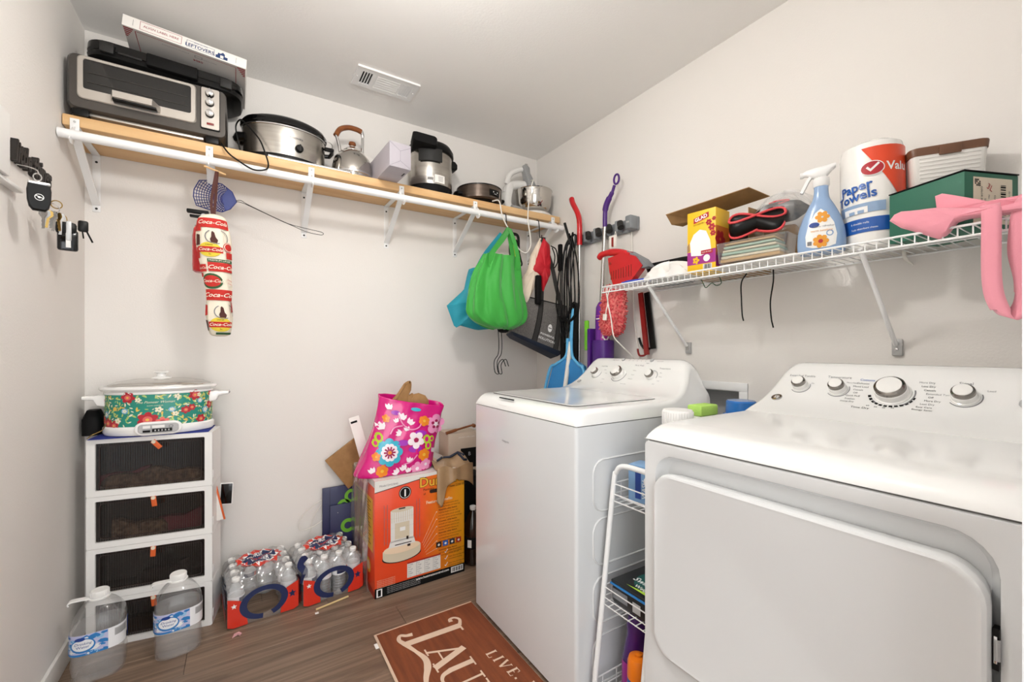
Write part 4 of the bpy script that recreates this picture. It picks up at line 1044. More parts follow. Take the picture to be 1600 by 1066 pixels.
MB().cyl((-.021, .038, .06), (-.018, .038, .06), .007, 'red_dark', n=12).build('hang_hole', t)
m = MB(); m.tube([(.08, .10, .25), (.075, .102, .21), (.04, .105, .12)], .0012, 'tag_white', n=5); m.tube([(.08, .10, .25), (.085, .09, .21), (.045, .085, .12)], .0012, 'tag_white', n=5); m.build('hang_cord', t)
m = MB(); m.box(.06, .064, .075, .125, .165, .225, 'tag_white'); m.box(.0585, .0605, .093, .107, .165, .215, 'red_dark'); m.build('paper_tag', t)
# chenille duster mitt
t = thing('duster_mitt', 'fluffy red chenille dusting mitt hanging under the wire shelf end', 'duster', (1.60, 1.567, 1.33), rot=(R(6), 0, 0))
t.scale = (1.04, 1.04, 1.04)
b = MB(); rnd = random.Random(3)
rows = smooth_rows([(0, 0, .125, .02, .03), (0, 0, .105, .028, .055), (0, 0, .05, .032, .07), (0, 0, -.03, .034, .074), (0, 0, -.08, .032, .065), (0, 0, -.105, .022, .045), (0, 0, -.115, .01, .02)], 3)
softloft(b, rows, 'chenille', 28, 2.2, .002, 5, 2); b.build('mitt', t)
b = MB()
for k in range(900):
    r_ = rows[rnd.randrange(1, len(rows)-1)]; th = rnd.uniform(0, 2*pi); z = r_[2] + rnd.uniform(-.008, .008)
    p = Vector((r_[3]*cos(th), r_[4]*sin(th), z)); n_ = Vector((cos(th), sin(th), rnd.uniform(-.6, .5))).normalized()
    q = Vector((rnd.uniform(-1, 1), rnd.uniform(-1, 1), rnd.uniform(-1, 1)))*.006
    b.tube([p - n_*.002, p + n_*.006 + q*.4, p + n_*.009 + q], [.0032, .0034, .0018], 'chenille', n=4)
fo = b.build('chenille_tufts', t); fo['kind'] = 'stuff'
m = MB(); m.tube(curve([(-.045, -.005, .12), (-.052, .005, .10), (-.05, -.01, .04), (-.05, -.004, -.0), (-.05, -.002, -.02)], 6), .0024, 'tag_white', n=6); m.box(-.055, -.048, -.012, .012, -.045, -.015, 'tag_white', .002); m.build('pull_cord', t)
tag(MB().tube(curve([(1.49, 1.47, 1.44), (1.47, 1.475, 1.38), (1.478, 1.46, 1.28), (1.49, 1.455, 1.2), (1.52, 1.44, 1.16), (1.58, 1.43, 1.11), (1.64, 1.42, 1.05)], 8), .003, 'cord_white', n=6).build('charging_cable'), 'thin white cord running down past the red mitt behind the washer', 'cord')
# red squeegee bar hanging under the shelf
t = thing('red_scraper', 'long dark red scraper with a black edge hanging under the wire shelf', 'scraper', (1.705, 1.45, 1.11))
m = MB(); m.tube([(-.012, -.02, .0), (-.012, .02, .31)], 1, 'red_dark', sec=[(-.012, -.006), (.012, -.006), (.012, .006), (-.012, .006)], up=(1, 0, 0)); m.build('bar', t)
m = MB(); m.tube([(.004, -.045, .03), (.004, -.005, .31)], 1, 'black', sec=[(-.014, -.005), (.014, -.005), (.014, .005), (-.014, .005)], up=(1, 0, 0)); m.build('blade', t)
m = MB(); m.tube(curve([(-.012, -.018, .005), (-.012, .0, -.004), (-.012, .025, -.004), (-.012, .035, .012), (-.012, .038, .03)], 4), .005, 'red_dark', n=8); m.build('hook', t)
m = MB(); m.tube(curve([(-.004, -.03, .03), (-.004, -.0, .03), (-.004, .022, .05), (-.004, .036, .085)], 4), .006, 'black', n=8); m.build('black_hook', t)
tag(MB().tube([(1.722, 1.555, 1.76), (1.722, 1.54, 1.30), (1.722, 1.50, 1.06)], .004, 'tag_white', n=6).build('hose'), 'thin clear white hose running down the right wall', 'hose')
# ---------------------------------------------------------------- left wall
t = thing('wall_panel', 'white wall-mounted panel at the left edge beside the key sign', 'panel', (XL, 1.55, 1.59))
MB().box(.0008, .03, -.25, .100, .0, .165, 'white', .003).build('board', t)
MB().box(.0008, .022, -.25, .21, -.012, -.001, 'white', .002).build('lower_ledge', t)
mat('sign_black', '17120f', .5, noise=(60, '231b16', .6))
t = thing('word_sign', 'black cut-out script word sign on the left wall above the keys', 'sign', (XL, 1.86, 1.69))
mp = lambda a, z, d=0: (d, a, z)
vs_, fs = glyphs('little things', 'CENTER', .25, .03)
m = MB(); S_ = .068
n0 = len(vs_)
front = [(.016, x*S_*.86, y*S_*1.25) for x, y in vs_]; back = [(.001, x*S_*.86, y*S_*1.25) for x, y in vs_]
ed = {}
for f_ in fs:
    for a, b_ in zip(f_, f_[1:] + f_[:1]): ed[(a, b_)] = 1
side = [(a, b_, b_+n0, a+n0) for (a, b_) in ed if (b_, a) not in ed]
m.add(front + back, [f_ for f_ in fs] + side, 'sign_black'); m.build('letters', t)
def face_cam(p): return math.atan2(p[0], -p[1]) * 1.0
t = thing('car_key_fob', 'black oval car key fob with a round emblem hanging on the left wall', 'key fob', (-.470, 1.69, 1.555), R(18))
m = MB(); P = [(-.021, .038), (-.0235, .02), (-.0225, -.008), (-.019, -.026), (-.012, -.036), (.012, -.036), (.019, -.026), (.0225, -.008), (.0235, .02), (.021, .038)]
m.loft([[(a*s_, y, b_*s_) for a, b_ in P] for s_, y in ((.9, -.009), (1, -.005), (1, .005), (.9, .009))], 'black'); m.build('fob', t)
m = MB(); m.box(-.0215, .0215, -.0085, .0085, .035, .044, 'chrome', .003); m.tube([(-.003 + .008*cos(a), 0, .056 + .01*sin(a)) for a in [2*pi*k/16 for k in range(16)]], .0016, 'chrome', n=6, closed=True); m.build('cap', t)
m = MB(); mpk = lambda a, z, d=0: (a, -.0094, z)
m.ring(0, .0, .0075, .009, mpk, 'white', 20); m.disc(0, .0, .003, mpk, 'white', 8); m.poly([(-.007, .003), (.007, -.003), (.007, -.001), (-.007, .005)], mpk, 'white'); m.build('emblem', t)
m = MB(); m.tube(curve([(0, .0, .064), (-.004, .01, .078), (-.02, .02, .085), (-.04, .03, .088)], 5), .0016, 'chrome', n=6); m.build('hook_wire', t)
t = thing('key_bunch', 'bunch of silver and brass keys hanging on the left wall', 'keys', (-.485, 1.84, 1.52), R(16))
rnd = random.Random(9)
mat('brass', 'b99a5a', .3, metal=1); mat('key_steel', 'a8a7a5', .3, metal=1)
for k in range(7):
    m = MB(); a = rnd.uniform(-.35, .35); x0 = -.018 + .006*k; L = rnd.uniform(.05, .065); y = -.008 + .003*k
    M = Matrix.Translation((x0, y, .035)) @ Matrix.Rotation(a*.4, 4, 'Y') @ Matrix.Rotation(rnd.uniform(-.9, .9), 4, 'Z')
    P = [(-.009, .0), (-.011, -.012), (-.006, -.02), (-.004, -.022)] + [(-.004 + (.0015 if i % 2 else 0), -.022 - (L-.022)*i/6) for i in range(1, 7)] + [(.003, -L), (.004, -.022), (.006, -.02), (.011, -.012), (.009, 0), (0, .004)]
    m.prism(P, -.001, .001, lambda u, v_, d: M @ Vector((u, d, v_)), 'brass' if k in (2, 5) else 'key_steel'); m.build('key', t)
m = MB(); m.tube([(.0 + .016*cos(a), .0, .045 + .016*sin(a)) for a in [2*pi*k/20 for k in range(20)]], .0016, 'chrome', n=6, closed=True); m.tube([(.01 + .012*cos(a), .004, .06 + .012*sin(a)) for a in [2*pi*k/20 for k in range(20)]], .0016, 'brass', n=6, closed=True); m.build('key_ring', t)
m = MB(); m.box(.03, .042, .002, .006, -.045, .015, 'galv', .002); m.build('tag', t)
t = thing('remote_key', 'glossy black remote with a black folding key on the left wall', 'key fob', (-.488, 1.99, 1.515), R(15))
m = MB(); m.box(-.024, .026, -.008, .008, -.05, .02, 'black_gloss', .007); m.box(-.028, .022, -.012, .01, .005, .045, 'black', .009); m.build('fob', t)
m = MB(); m.box(-.004, .008, -.0092, -.0078, -.04, .008, 'white', .001); m.build('clip_label', t)
m = MB(); m.box(.024, .05, -.007, .007, .02, .058, 'black', .006); m.tube([(.045, 0, .025), (.06, 0, -.012)], .0028, 'black', n=6); m.tube([(.035, 0, .025), (.038, 0, -.002)], .0022, 'black', n=6); m.build('folding_key', t)
m = MB(); m.tube(curve([(0, 0, .045), (-.005, .003, .065), (-.03, .008, .068), (-.05, .01, .062)], 5), .0014, 'brass', n=6); m.cyl((-.05, .01, .062), (-.056, .012, .068), .006, 'black', n=8); m.build('hook_wire', t)
# ================================================================ wire shelf on the right wall
DZ = 1.428
t = thing('wire_shelf', 'white ventilated wire shelf mounted on the right wall', 'shelf', (0, 0, DZ))
X0, X1, Y0, Y1 = 1.43, XR-.003, .104, 1.462
m = MB()
n_ = int((Y1-Y0)/.0254)
for k in range(n_+1):
    y = Y1 - .002 - k*.0254
    m.tube([(X1, y, 0), (X0, y, 0), (X0, y, -.026)], .0017, 'white_metal', n=5)
o_ = m.build('deck_wires', t); o_['kind'] = 'stuff'
for (x, z) in ((X0-.003, 0), (X0-.003, -.026), (X1-.004, -.004), (X0+.15, -.004)):
    MB().cyl((x, Y0, z), (x, Y1+.002, z), .003, 'white_metal', n=8).build('rail', t)
for y in (.484, 1.219):
    m = MB(); m.tube([(X0+.012, y, -.012), (XR-.02, y, -.275)], .0065, 'white_metal', n=10); m.build('support_brace', t)
    m = MB(); m.box(XR-.012, XR-.0005, y-.013, y+.013, -.31, -.258, 'galv', .003); m.lathe([(0, .006), (.004, .005), (.005, 0)], 'chrome', 10, M=Matrix.Translation((XR-.011, y, -.29)) @ Matrix.Rotation(R(-90), 4, 'Y')); m.build('wall_clip', t)
def clip_hook(y, z, lab):
    m = MB(); m.tube(curve([(XR-.005, y, z+.03), (XR-.025, y, z+.02), (XR-.03, y, z), (XR-.02, y-.006, z-.018), (XR-.008, y-.012, z-.026), (XR-.004, y-.014, z-.03)], 5), [.005]*14 + [.004]*6 + [.002]*6, 'tag_white', n=8)
    tag(m.build('wall_hook'), lab, 'hook')
clip_hook(.462, 1.425, 'beige curved wall hook under the wire shelf')
W90 = R(-90)
# ---- left end of the shelf
mat('pen_blue', '2346b8', .35); mat('film_white', 'eeece8', .5)
tag(MB().tube([(1.47, 1.385, DZ+.012), (1.475, 1.36, DZ+.0125), (1.49, 1.27, DZ+.013), (1.50, 1.24, DZ+.013)], [.004, .0085, .0085, .006], 'pen_blue', n=12).build('blue_bottle'), 'small blue tube lying on the left end of the wire shelf', 'tube')
m = MB(); rnd = random.Random(4)
def crumple(u, v_):
    a = u*2*pi; r_ = 1 + .12*sin(5*a+3*v_) + .08*sin(9*a-5*v_) + .06*sin(14*a+9*v_)
    z = sin(pi*min(1, v_*.5+.0))
    rr = r_*cos(v_*pi/2); hh = .055*(1 + .25*sin(3*a+1) + .2*sin(7*a)) * sin(v_*pi/2)
    return (1.515 + .055*rr*cos(a), 1.165 + .13*rr*sin(a), DZ + .003 + hh)
m.grid(crumple, 60, 10, 'film_white', closeu=True); tag(m.build('plastic_sheet'), 'crumpled white plastic sheet on the wire shelf beside the black pan', 'plastic sheet')
t = thing('black_pan', 'shallow black pan leaning on the wall at the wire shelf', 'pan', (1.65, 1.25, DZ+.002))
m = MB(); m.loft([[(a, b_, z) for a, b_ in rrect(.10*s_, .25*s_, .04*s_, 6)] for z, s_ in ((.055, .92), (.08, 1.0), (.1, 1.06), (.104, 1.06), (.10, 1.0), (.06, .9))], 'black'); m.build('dish', t)
m = MB(); m.box(-.03, .03, -.1, .1, 0, .056, 'black_matte', .01); m.build('stand', t)
# ---- box of bin bags
mat('glad_yellow', 'f0bf1c', .45); mat('glad_orange', 'd9772a', .45); mat('glad_purple', 'a02a86', .45); mat('glad_red', 'b01f2b', .45)
t = thing('trash_bag_box', 'yellow and purple trash bag carton standing on the wire shelf', 'box', (1.462, .98, DZ+.0005), R(-86))
Wg, Hg = .112, .232
MB().box(-Wg/2, Wg/2, 0, .1, 0, Hg, 'glad_yellow', .001).build('carton', t)
pr = MB(); mf = plane((0, -.0006, Hg/2), (1, 0, 0), (0, 0, 1)); mf2 = lambda a, b_, d=0: mf(a, b_, .0006); mf3 = lambda a, b_, d=0: mf(a, b_, .0012)
pr.poly([(-.03, .07), (.03, .085), (.03, .105), (-.03, .09)], mf2, 'glad_red'); pr.text('GLAD', .019, 0, .087, mf3, 'white', rot=.24, bold=.03); pr.text('KITCHEN PRO', .007, -.008, .066, mf2, 'print_black', rot=.1)
pr.rect(-.056, .056, -.085, -.035, mf, 'glad_purple')
pr.poly([(-.04, -.05), (-.045, .0), (-.03, .03), (-.005, .045), (.02, .035), (.035, .0), (.04, -.04), (.0, -.055)], mf2, 'white')
pr.poly([(-.056, -.01), (-.048, .0), (-.045, -.03), (-.056, -.035)], mf2, 'cardboard')
for a, b_, r_ in ((.03, .065, .012), (.042, .045, .014), (.046, .022, .011), (.05, .075, .008)): pr.flower(a, b_, r_, mf2, 'glad_red', 6)
pr.rect(.0, .045, -.05, -.036, mf3, 'glad_red'); pr.text('clean & fresh', .007, .022, -.043, lambda a, b_: mf(a, b_, .0018), 'white'); pr.disc(.022, -.066, .013, mf3, 'white'); pr.flower(-.02, -.07, .014, mf3, 'glad_yellow', 5)
pr.rect(.008, .042, -.108, -.088, mf2, 'white')
for k in range(8): pr.rect(.011 + k*.0036, .0125 + k*.0036 + .0007*(k % 3), -.107, -.089, mf3, 'print_black')
ms = plane((Wg/2+.0006, .05, Hg/2), (0, 1, 0), (0, 0, 1)); ms2 = lambda a, b_, d=0: ms(a, b_, .0006)
pr.rect(-.05, .05, -.06, .05, ms, 'glad_orange'); pr.flower(-.02, .0, .035, ms2, 'glad_red', 6); pr.rect(-.05, .05, -.1, -.05, ms, 'glad_purple'); pr.flower(.01, -.06, .02, ms2, 'white', 6)
pr.build('print', t)
# ---- open cardboard box
t = thing('open_carton', 'open brown cardboard box with a raised flap on the wire shelf', 'box', (1.64, .95, DZ+.0005))
m = MB(); w_ = .003
m.box(-.07, .085, -.09, .155, 0, w_, 'cardboard'); m.box(.082, .085, -.09, .155, w_, .25, 'cardboard'); m.box(-.07, .082, .152, .155, w_, .25, 'cardboard'); m.box(-.07, .082, -.09, -.087, w_, .23, 'cardboard'); m.build('box', t)
o = Vector((1.64, .95, DZ+.0005))
def quadslab(name, P, th, m_, par):
    P = [Vector(p) - o for p in P]; nrm = (P[1]-P[0]).cross(P[3]-P[0]).normalized()*th
    mm = MB(); mm.add(P + [p - nrm for p in P], [(0,1,2,3), (7,6,5,4), (0,4,5,1), (1,5,6,2), (2,6,7,3), (3,7,4,0)], m_); mm.build(name, par)
quadslab('flap', [(1.5, 1.169, 1.702), (1.6, .877, 1.744), (1.70, .852, 1.722), (1.62, 1.10, 1.682)], .003, 'cardboard', t)
quadslab('flap', [(1.5, 1.169, 1.702), (1.62, 1.10, 1.682), (1.60, 1.16, 1.665), (1.545, 1.175, 1.668)], .003, 'cardboard', t)
m = MB(); m.box(-.06, .075, -.08, .145, .006, .20, 'black_matte', .02); m.build('shaded_interior', t)  # black block put in for the shade inside the open box
# ---- clear tray with papers, white sheets
clear('clear_film', 'ffffff', .09, .1, .12); clear('clear_plastic', 'ffffff', .12, .08, .10)
mat('mint', 'a9c7b4', .7); mat('kraft', 'c9a46c', .7); mat('cream_paper', 'e5dcc2', .7)
t = thing('clear_tray', 'clear plastic tray stacked with cards and envelopes on the wire shelf', 'tray', (1.50, .80, DZ+.014), R(-84))
m = MB(); m.loft([[(a, b_, z) for a, b_ in rrect(.22*s_, .10*s_, .012, 3)] for z, s_ in ((0, .94), (.003, .97), (.07, 1.03), (.072, 1.05))], 'clear_plastic'); m.build('tray', t)
for k, (c_, h_) in enumerate((('kraft', .012), ('cream_paper', .01), ('mint', .01), ('cream_paper', .008), ('mint', .008), ('kraft', .006))):
    z = .005 + .0115*k; m = MB(); m.box(-.1+.003*k, .095-.004*k, -.043, .04, z, z+h_*.8, c_, .001, M=Matrix.Rotation(R(2*(k % 3)-2), 4, 'Z')); m.build('card_stack', t)
for k, (y0, y1, z) in enumerate(((.62, .925, DZ+.001), (.65, .90, DZ+.006))):
    tag(MB().box(1.445+.004*k, 1.60, y0, y1, z, z+.0035, 'paper', .001).build('paper_sheet'), ('white paper sheet under the clear tray, lower one' if k == 0 else 'white paper sheet directly under the clear tray'), 'paper')
# ---- red-edged black strap (headband) and black pouch in a plastic bag
mat('coral', 'd8464a', .5)
t = thing('massage_strap', 'black strap with coral red edging twisted on top of the clear tray', 'strap', (1.50, .80, DZ+.15), R(-75))
path = []
for k in range(33):
    a = 2*pi*k/32; path.append((Vector((.085*cos(a), .03*sin(2*a)*.6 + .012, .018*sin(2*a))), a))
E1 = []; E2 = []; vs_ = []
for p, a in path:
    w = Vector((.35*sin(a), .45*cos(a), .9)).normalized()*.032*(.6+.4*abs(sin(a)))
    E1.append(p + w); E2.append(p - w)
m = MB(); m.loft([[e1, (e1+e2)/2 + Vector((0, -.004, 0)), e2] for e1, e2 in zip(E1, E2)], 'black', caps=False, closed=False); m.build('band', t, solid=.003)
for E_ in (E1, E2): MB().tube(E_[:-1], .0045, 'coral', n=8, closed=True).build('edging', t)
t = thing('black_pouch', 'black padded pouch with a red mark inside a clear bag', 'pouch', (1.60, .765, DZ+.19), R(-75))
m = MB(); m.lathe([(0, -.035), (.05, -.03), (.08, -.01), (.084, .006), (.06, .028), (0, .04)], 'black_matte', 32, sx=1.0, sy=.6); m.build('pouch', t)
m = MB(); m.tube(curve([(-.03, -.03, .03), (.0, -.034, .033), (.03, -.03, .03), (.012, -.038, .022), (-.0, -.04, .02)], 5), .003, 'coral', n=6); m.build('red_mark', t)
m = MB(); rnd = random.Random(12)
def filmbag(u, v_):
    a = 2*pi*u; ph = pi*v_ - pi/2; k = 1 + .07*sin(6*a+4*v_) + .06*sin(11*a-7*v_)
    return (.012 + .098*cos(ph)*cos(a)*k, .055*cos(ph)*sin(a)*k, -.02 + .085*sin(ph)*k)
m.grid(filmbag, 36, 14, 'clear_film', closeu=True); m.build('clear_bag', t)
m = MB(); m.box(-.05, .05, -.02, .05, -.165, -.05, 'cardboard', .01); m.build('inner_box', t)
# ---- spray bottle
mat('spray_blue', '8fabcf', .25, coat=.2); mat('spray_cap', 'efeeec', .35); mat('flower_orange', 'e39a2e', .5); mat('navy_logo', '1f3f8c', .5)
t = thing('spray_bottle', 'pale blue spray bottle with a white trigger on the wire shelf', 'spray bottle', (1.492, .598, DZ+.0005), R(-70))
prof = [(0, .052, .03), (.004, .058, .034), (.03, .061, .036), (.07, .058, .036), (.11, .047, .033), (.145, .032, .028), (.165, .022, .021), (.185, .0185, .0185), (.207, .018, .018)]
pc = curve([(z, a, b_) for z, a, b_ in prof], 4)
m = MB(); m.loft([[(p[1]*cos(2*pi*k/32)*q, p[2]*sin(2*pi*k/32)*q, p[0]) for k in range(32) for q in [(abs(cos(2*pi*k/32))**2.6 + abs(sin(2*pi*k/32))**2.6)**(-1/2.6)]] for p in pc], 'spray_blue'); m.build('bottle', t)
m = MB(); m.lathe([(.0195, .203), (.021, .206), (.021, .228), (.016, .232)], 'spray_cap', 24); m.build('collar', t)
m = MB(); m.loft([[(x, y, z) for y, z in rrect(w, h_, min(w, h_)*.4, 4, 0, cz)] for x, w, h_, cz in ((-.046, .014, .014, .25), (-.038, .016, .018, .252), (-.016, .028, .034, .247), (.012, .03, .036, .248), (.026, .026, .018, .258), (.036, .02, .01, .262))], 'spray_cap'); m.cyl((-.053, 0, .249), (-.045, 0, .249), .009, 'spray_cap', n=14); m.build('spray_head', t)
m = MB(); m.tube(curve([(-.022, 0, .243), (-.032, 0, .23), (-.042, 0, .21), (-.05, 0, .193)], 4), 1, 'spray_cap', sec=[(-.008, -.004), (.008, -.004), (.008, .004), (-.008, .004)], up=(1, 0, 0)); m.build('trigger', t)
def sb(a, z, d=0):
    tb = [(p[0], p[2]) for p in pc]; tw = [(p[0], p[1]) for p in pc]; hw = interp(tw, z); hd = interp(tb, z); x = max(-.95, min(.95, a/hw))
    return (a, -hd*(1-abs(x)**2.6)**(1/2.6) - .0012 - d, z)
pr = MB(); sb2 = lambda a, z, d=0: sb(a, z, .001); sb3 = lambda a, z, d=0: sb(a, z, .0018)
lab = [(-.036, .02), (-.02, .014), (.0, .012), (.02, .014), (.036, .02), (.039, .05), (.032, .085), (.016, .115), (.0, .13), (-.014, .118), (-.03, .085), (-.038, .05)]
K = 6
for j in range(K):
    r0, r1 = j/K, (j+1)/K; L_ = len(lab); cA, cB = 0, .06
    for k in range(L_):
        p, q = lab[k], lab[(k+1) % L_]
        pr.add([sb(cA+(p[0]-cA)*r0, cB+(p[1]-cB)*r0), sb(cA+(p[0]-cA)*r1, cB+(p[1]-cB)*r1), sb(cA+(q[0]-cA)*r1, cB+(q[1]-cB)*r1), sb(cA+(q[0]-cA)*r0, cB+(q[1]-cB)*r0)], [(0, 1, 2, 3)], 'white')
pr.disc(-.016, .082, .013, sb2, 'navy_logo', 16, .008); pr.flower(.004, .104, .018, sb2, 'flower_orange', 6); pr.flower(0, .032, .02, sb2, 'flower_orange', 7); pr.disc(0, .032, .006, sb3, 'glad_red', 10)
pr.text('fabric refresher', .008, .008, .076, sb2, 'print_grey'); pr.text('warm sunshine', .009, .002, .064, sb2, 'flower_orange'); pr.ring(.022, .054, .006, .009, sb2, 'spray_blue', 14); pr.rect(-.033, -.022, .022, .034, sb2, 'print_grey')
pr.build('label', t)
# ---- paper towels
mat('towel_wrap', 'f3f1ec', .22, coat=.3, bump=(25, .25)); mat('pt_orange', 'e4471c', .35, coat=.2); mat('pt_blue', '1b57a8', .35, coat=.2); mat('pt_pale', '8fa9c8', .35)
t = thing('paper_towels', 'wrapped paper towel roll with orange and blue print on the wire shelf', 'paper towels', (1.577, .4985, DZ+.0005), rot=(0, R(-1.0), R(-72)))
RT, HT = .074, .315
m = MB(); m.lathe([(.0, 0), (.058, .0), (.066, .006), (.069, .02), (RT, .12), (RT, .28), (.07, .30), (.05, HT-.003), (.0, HT)], 'towel_wrap', 40); m.build('roll', t)
def pt(a, z, d=0):
    r_ = interp([(0, .066), (.02, .069), (.12, RT), (.4, RT)], z) + .0016 + d; th = -pi/2 + a/RT
    return (r_*cos(th), r_*sin(th), z)
pr = MB(); pt2 = lambda a, z, d=0: pt(a, z, .0008); pt3 = lambda a, z, d=0: pt(a, z, .0016)
# orange swoosh: triangle from the upper edge narrowing down
NR = 14
pr.grid(lambda u, v_: pt(lerp(lerp(.07, -.022, v_), .107, u), lerp(.128, .283, v_)), 8, NR, 'pt_orange')
pr.disc(.002, .222, .027, pt2, 'white', 22, .021); pr.disc(.002, .222, .0245, pt3, 'glad_red', 22, .0185); pr.poly([(-.012, .224), (-.002, .212), (.018, .232), (.014, .236), (-.002, .22), (-.008, .228)], lambda a, z: pt(a, z, .0024), 'white')
pr.text('Valu', .033, .062, .222, pt2, 'white', bold=.02)
pr.text('Paper', .036, -.040, .176, pt2, 'pt_blue', rot=.1, bold=.025); pr.text('Towels', .036, -.042, .149, pt2, 'pt_blue', rot=.1, bold=.025)
pr.rect(-.09, .03, .10, .128, pt, 'pt_pale', 8, 1); pr.rect(-.07, -.01, .10, .118, pt2, 'white', 6, 1); pr.rect(-.055, -.04, .1, .109, pt3, 'pt_pale', 2); pr.rect(-.033, -.018, .1, .109, pt3, 'pt_pale', 2)
pr.rect(-.10, .055, .045, .085, pt, 'pt_blue', 12, 1); pr.text('6 double rolls', .008, -.03, .072, pt2, 'white'); pr.text('2-ply absorbent sheets', .007, -.02, .056, pt2, 'white')
pr.build('print', t)
# ---- ribbed bin with brown lid
mat('bin_white', 'ece9e3', .35); mat('lid_brown', '6e4a33', .4)
t = thing('lidded_bin', 'white ribbed storage bin with a brown lid behind the green shoebox', 'bin', (1.634, .363, DZ+.1385), R(-59))
m = MB(); m.loft([[(a, b_, z) for a, b_ in rrect(.155*s_, .085*s_, .014, 4)] for z, s_ in ((0, .9), (.004, .93), (.106, 1.0))], 'bin_white'); m.build('bin', t)
for k in range(9):
    z = .006 + k*.0105; s_ = lerp(.93, 1.0, z/.106)
    MB().box(-.062*s_, .062*s_, -.0425*s_-.0012, -.0425*s_+.002, z, z+.005, 'bin_white', .001).build('rib', t)
m = MB(); m.loft([[(a, b_, z) for a, b_ in rrect(.155*s_, .085*s_, .016, 4)] for z, s_ in ((.1, 1.03), (.118, 1.05), (.121, 1.04), (.123, .98))], 'lid_brown'); m.build('lid', t)
MB().box(-.022, .022, -.049, -.044, .094, .118, 'lid_brown', .0015).build('latch', t)
# ---- green shoebox
mat('shoe_green', '2f6b55', .6); mat('label_cream', 'e6dac4', .65)
t = thing('shoebox', 'dark green shoebox with a paper label on its end behind pink cloth', 'box', (1.449, .284, DZ+.0005), rot=(0, 0, R(-22)))
# local x to the right along the label end, local y along the long side away from the corner
Ls, We, Hs = .17, .165, .137
MB().box(0, We, 0, Ls, 0, Hs-.004, 'shoe_green', .001).build('box', t)
MB().box(-.0015, We+.0015, -.0015, Ls+.0015, Hs-.003, Hs, 'black_matte', .0005).build('lid', t)
pr = MB(); mf = plane((0, -.0008, 0), (1, 0, 0), (0, 0, 1)); mf2 = lambda a, b_, d=0: mf(a, b_, .0006)
pr.rect(.025, .145, .012, .122, mf, 'label_cream')
for k in range(4):
    for j in range(4):
        if (k*3+j*5) % 4: pr.rect(.029+.0045*k, .0325+.0045*k, .1+.0045*j, .1035+.0045*j, mf2, 'print_black')
for k in range(16): pr.rect(.108, .124, .022 + .0055*k, .0235 + .0055*k + .0012*(k % 3), mf2, 'print_black')
pr.text('3L', .02, .075, .098, mf2, 'glad_red', rot=-.5)
for x_, tx in ((.05, 'COLOR SHOP WIDE FIT'), (.06, 'SIZE 38'), (.072, 'No. 12345 78'), (.09, 'CLEARANCE'), (.1, '7 86 000'), (.135, 'do not cover barcode')): pr.text(tx, .0075, x_, .06, mf2, 'print_black', rot=-pi/2)
pr.build('label', t)
# ---- pink apron
mat('pink_cloth', 'f09cab', .8, sheen=.3, bump=(260, .12))
t = thing('pink_apron', 'pink cotton apron bundled on the wire shelf with its strap hanging down', 'apron', (1.43, .30, DZ))
pm = lambda a, b_, d=0: (.002 - d, a - .30, b_ - DZ)
m = MB(); pillow(m, [(.418, 1.474), (.404, 1.494), (.375, 1.489), (.33, 1.484), (.25, 1.462), (.19, 1.452), (.125, 1.46), (.125, 1.436), (.2, 1.436), (.262, 1.444), (.292, 1.442), (.305, 1.425), (.318, 1.402), (.335, 1.412), (.365, 1.432), (.395, 1.45)], .045, pm, 'pink_cloth', wr=.004, seed=5); m.build('folded_skirt', t)
pm2 = lambda a, b_, d=0: (.014 - d, a - .30, b_ - DZ)
m = MB(); pillow(m, [(.334, 1.516), (.32, 1.519), (.296, 1.498), (.262, 1.472), (.19, 1.458), (.125, 1.472), (.125, 1.45), (.2, 1.442), (.26, 1.45), (.33, 1.474)], .03, pm2, 'pink_cloth', wr=.003, seed=9); m.build('folded_bib', t)
m = MB(); pts = curve([(-.012, -.062, .035), (-.022, -.066, .01), (-.024, -.066, -.05), (-.022, -.066, -.12), (-.02, -.07, -.17), (-.015, -.082, -.21), (-.01, -.094, -.218), (.0, -.108, -.19), (.0, -.11, -.14), (-.004, -.102, -.08), (-.008, -.104, -.03), (-.01, -.11, .02), (-.008, -.12, .045)], 7)
n0 = len(pts); vs_ = []
rings = []
for i, p in enumerate(pts):
    f_ = i/(n0-1); tw = interp([(0, 0), (.35, 0), (.5, 1.4), (.62, 1.8), (1, 2.2)], f_)
    wd = Vector((.35*sin(tw*1.4), cos(tw*.25), 0)).normalized()*.0155
    if .4 < f_ < .62: wd = wd*.9 + Vector((0, 0, .006))
    rings.append([p + wd, p + wd*.3 + Vector((-.0015, 0, 0)), p - wd*.3 + Vector((-.0015, 0, 0)), p - wd])
m.loft(rings, 'pink_cloth', caps=False, closed=False); m.build('strap', t, solid=.002)
# ---- cables and string under the shelf
tag(MB().tube(curve([(1.60, .885, DZ-.006), (1.60, .905, 1.39), (1.60, .905, 1.33), (1.60, .902, 1.27), (1.602, .898, 1.245)], 6) , .0024, 'black', n=6).build('usb_cable'), 'thin black cable dangling under the wire shelf, left of the two', 'cable')
tag(MB().tube(curve([(1.60, .79, DZ-.006), (1.60, .79, 1.38), (1.60, .80, 1.31), (1.60, .797, 1.25), (1.60, .79, 1.215)], 6), .0026, 'black', n=6).build('usb_cable'), 'thin black cable dangling under the wire shelf, right of the two', 'cable')
mat('string_green', '2d5a3c', .7)
tag(MB().tube(curve([(1.58, 1.06, DZ-.005), (1.58, 1.05, 1.405), (1.575, 1.035, 1.385), (1.575, 1.01, 1.40), (1.575, .99, 1.388), (1.575, .97, 1.395), (1.58, .98, 1.42)], 5), .0018, 'string_green', n=5).build('garland_wire'), 'dark green twisted wire dangling under the wire shelf', 'wire')
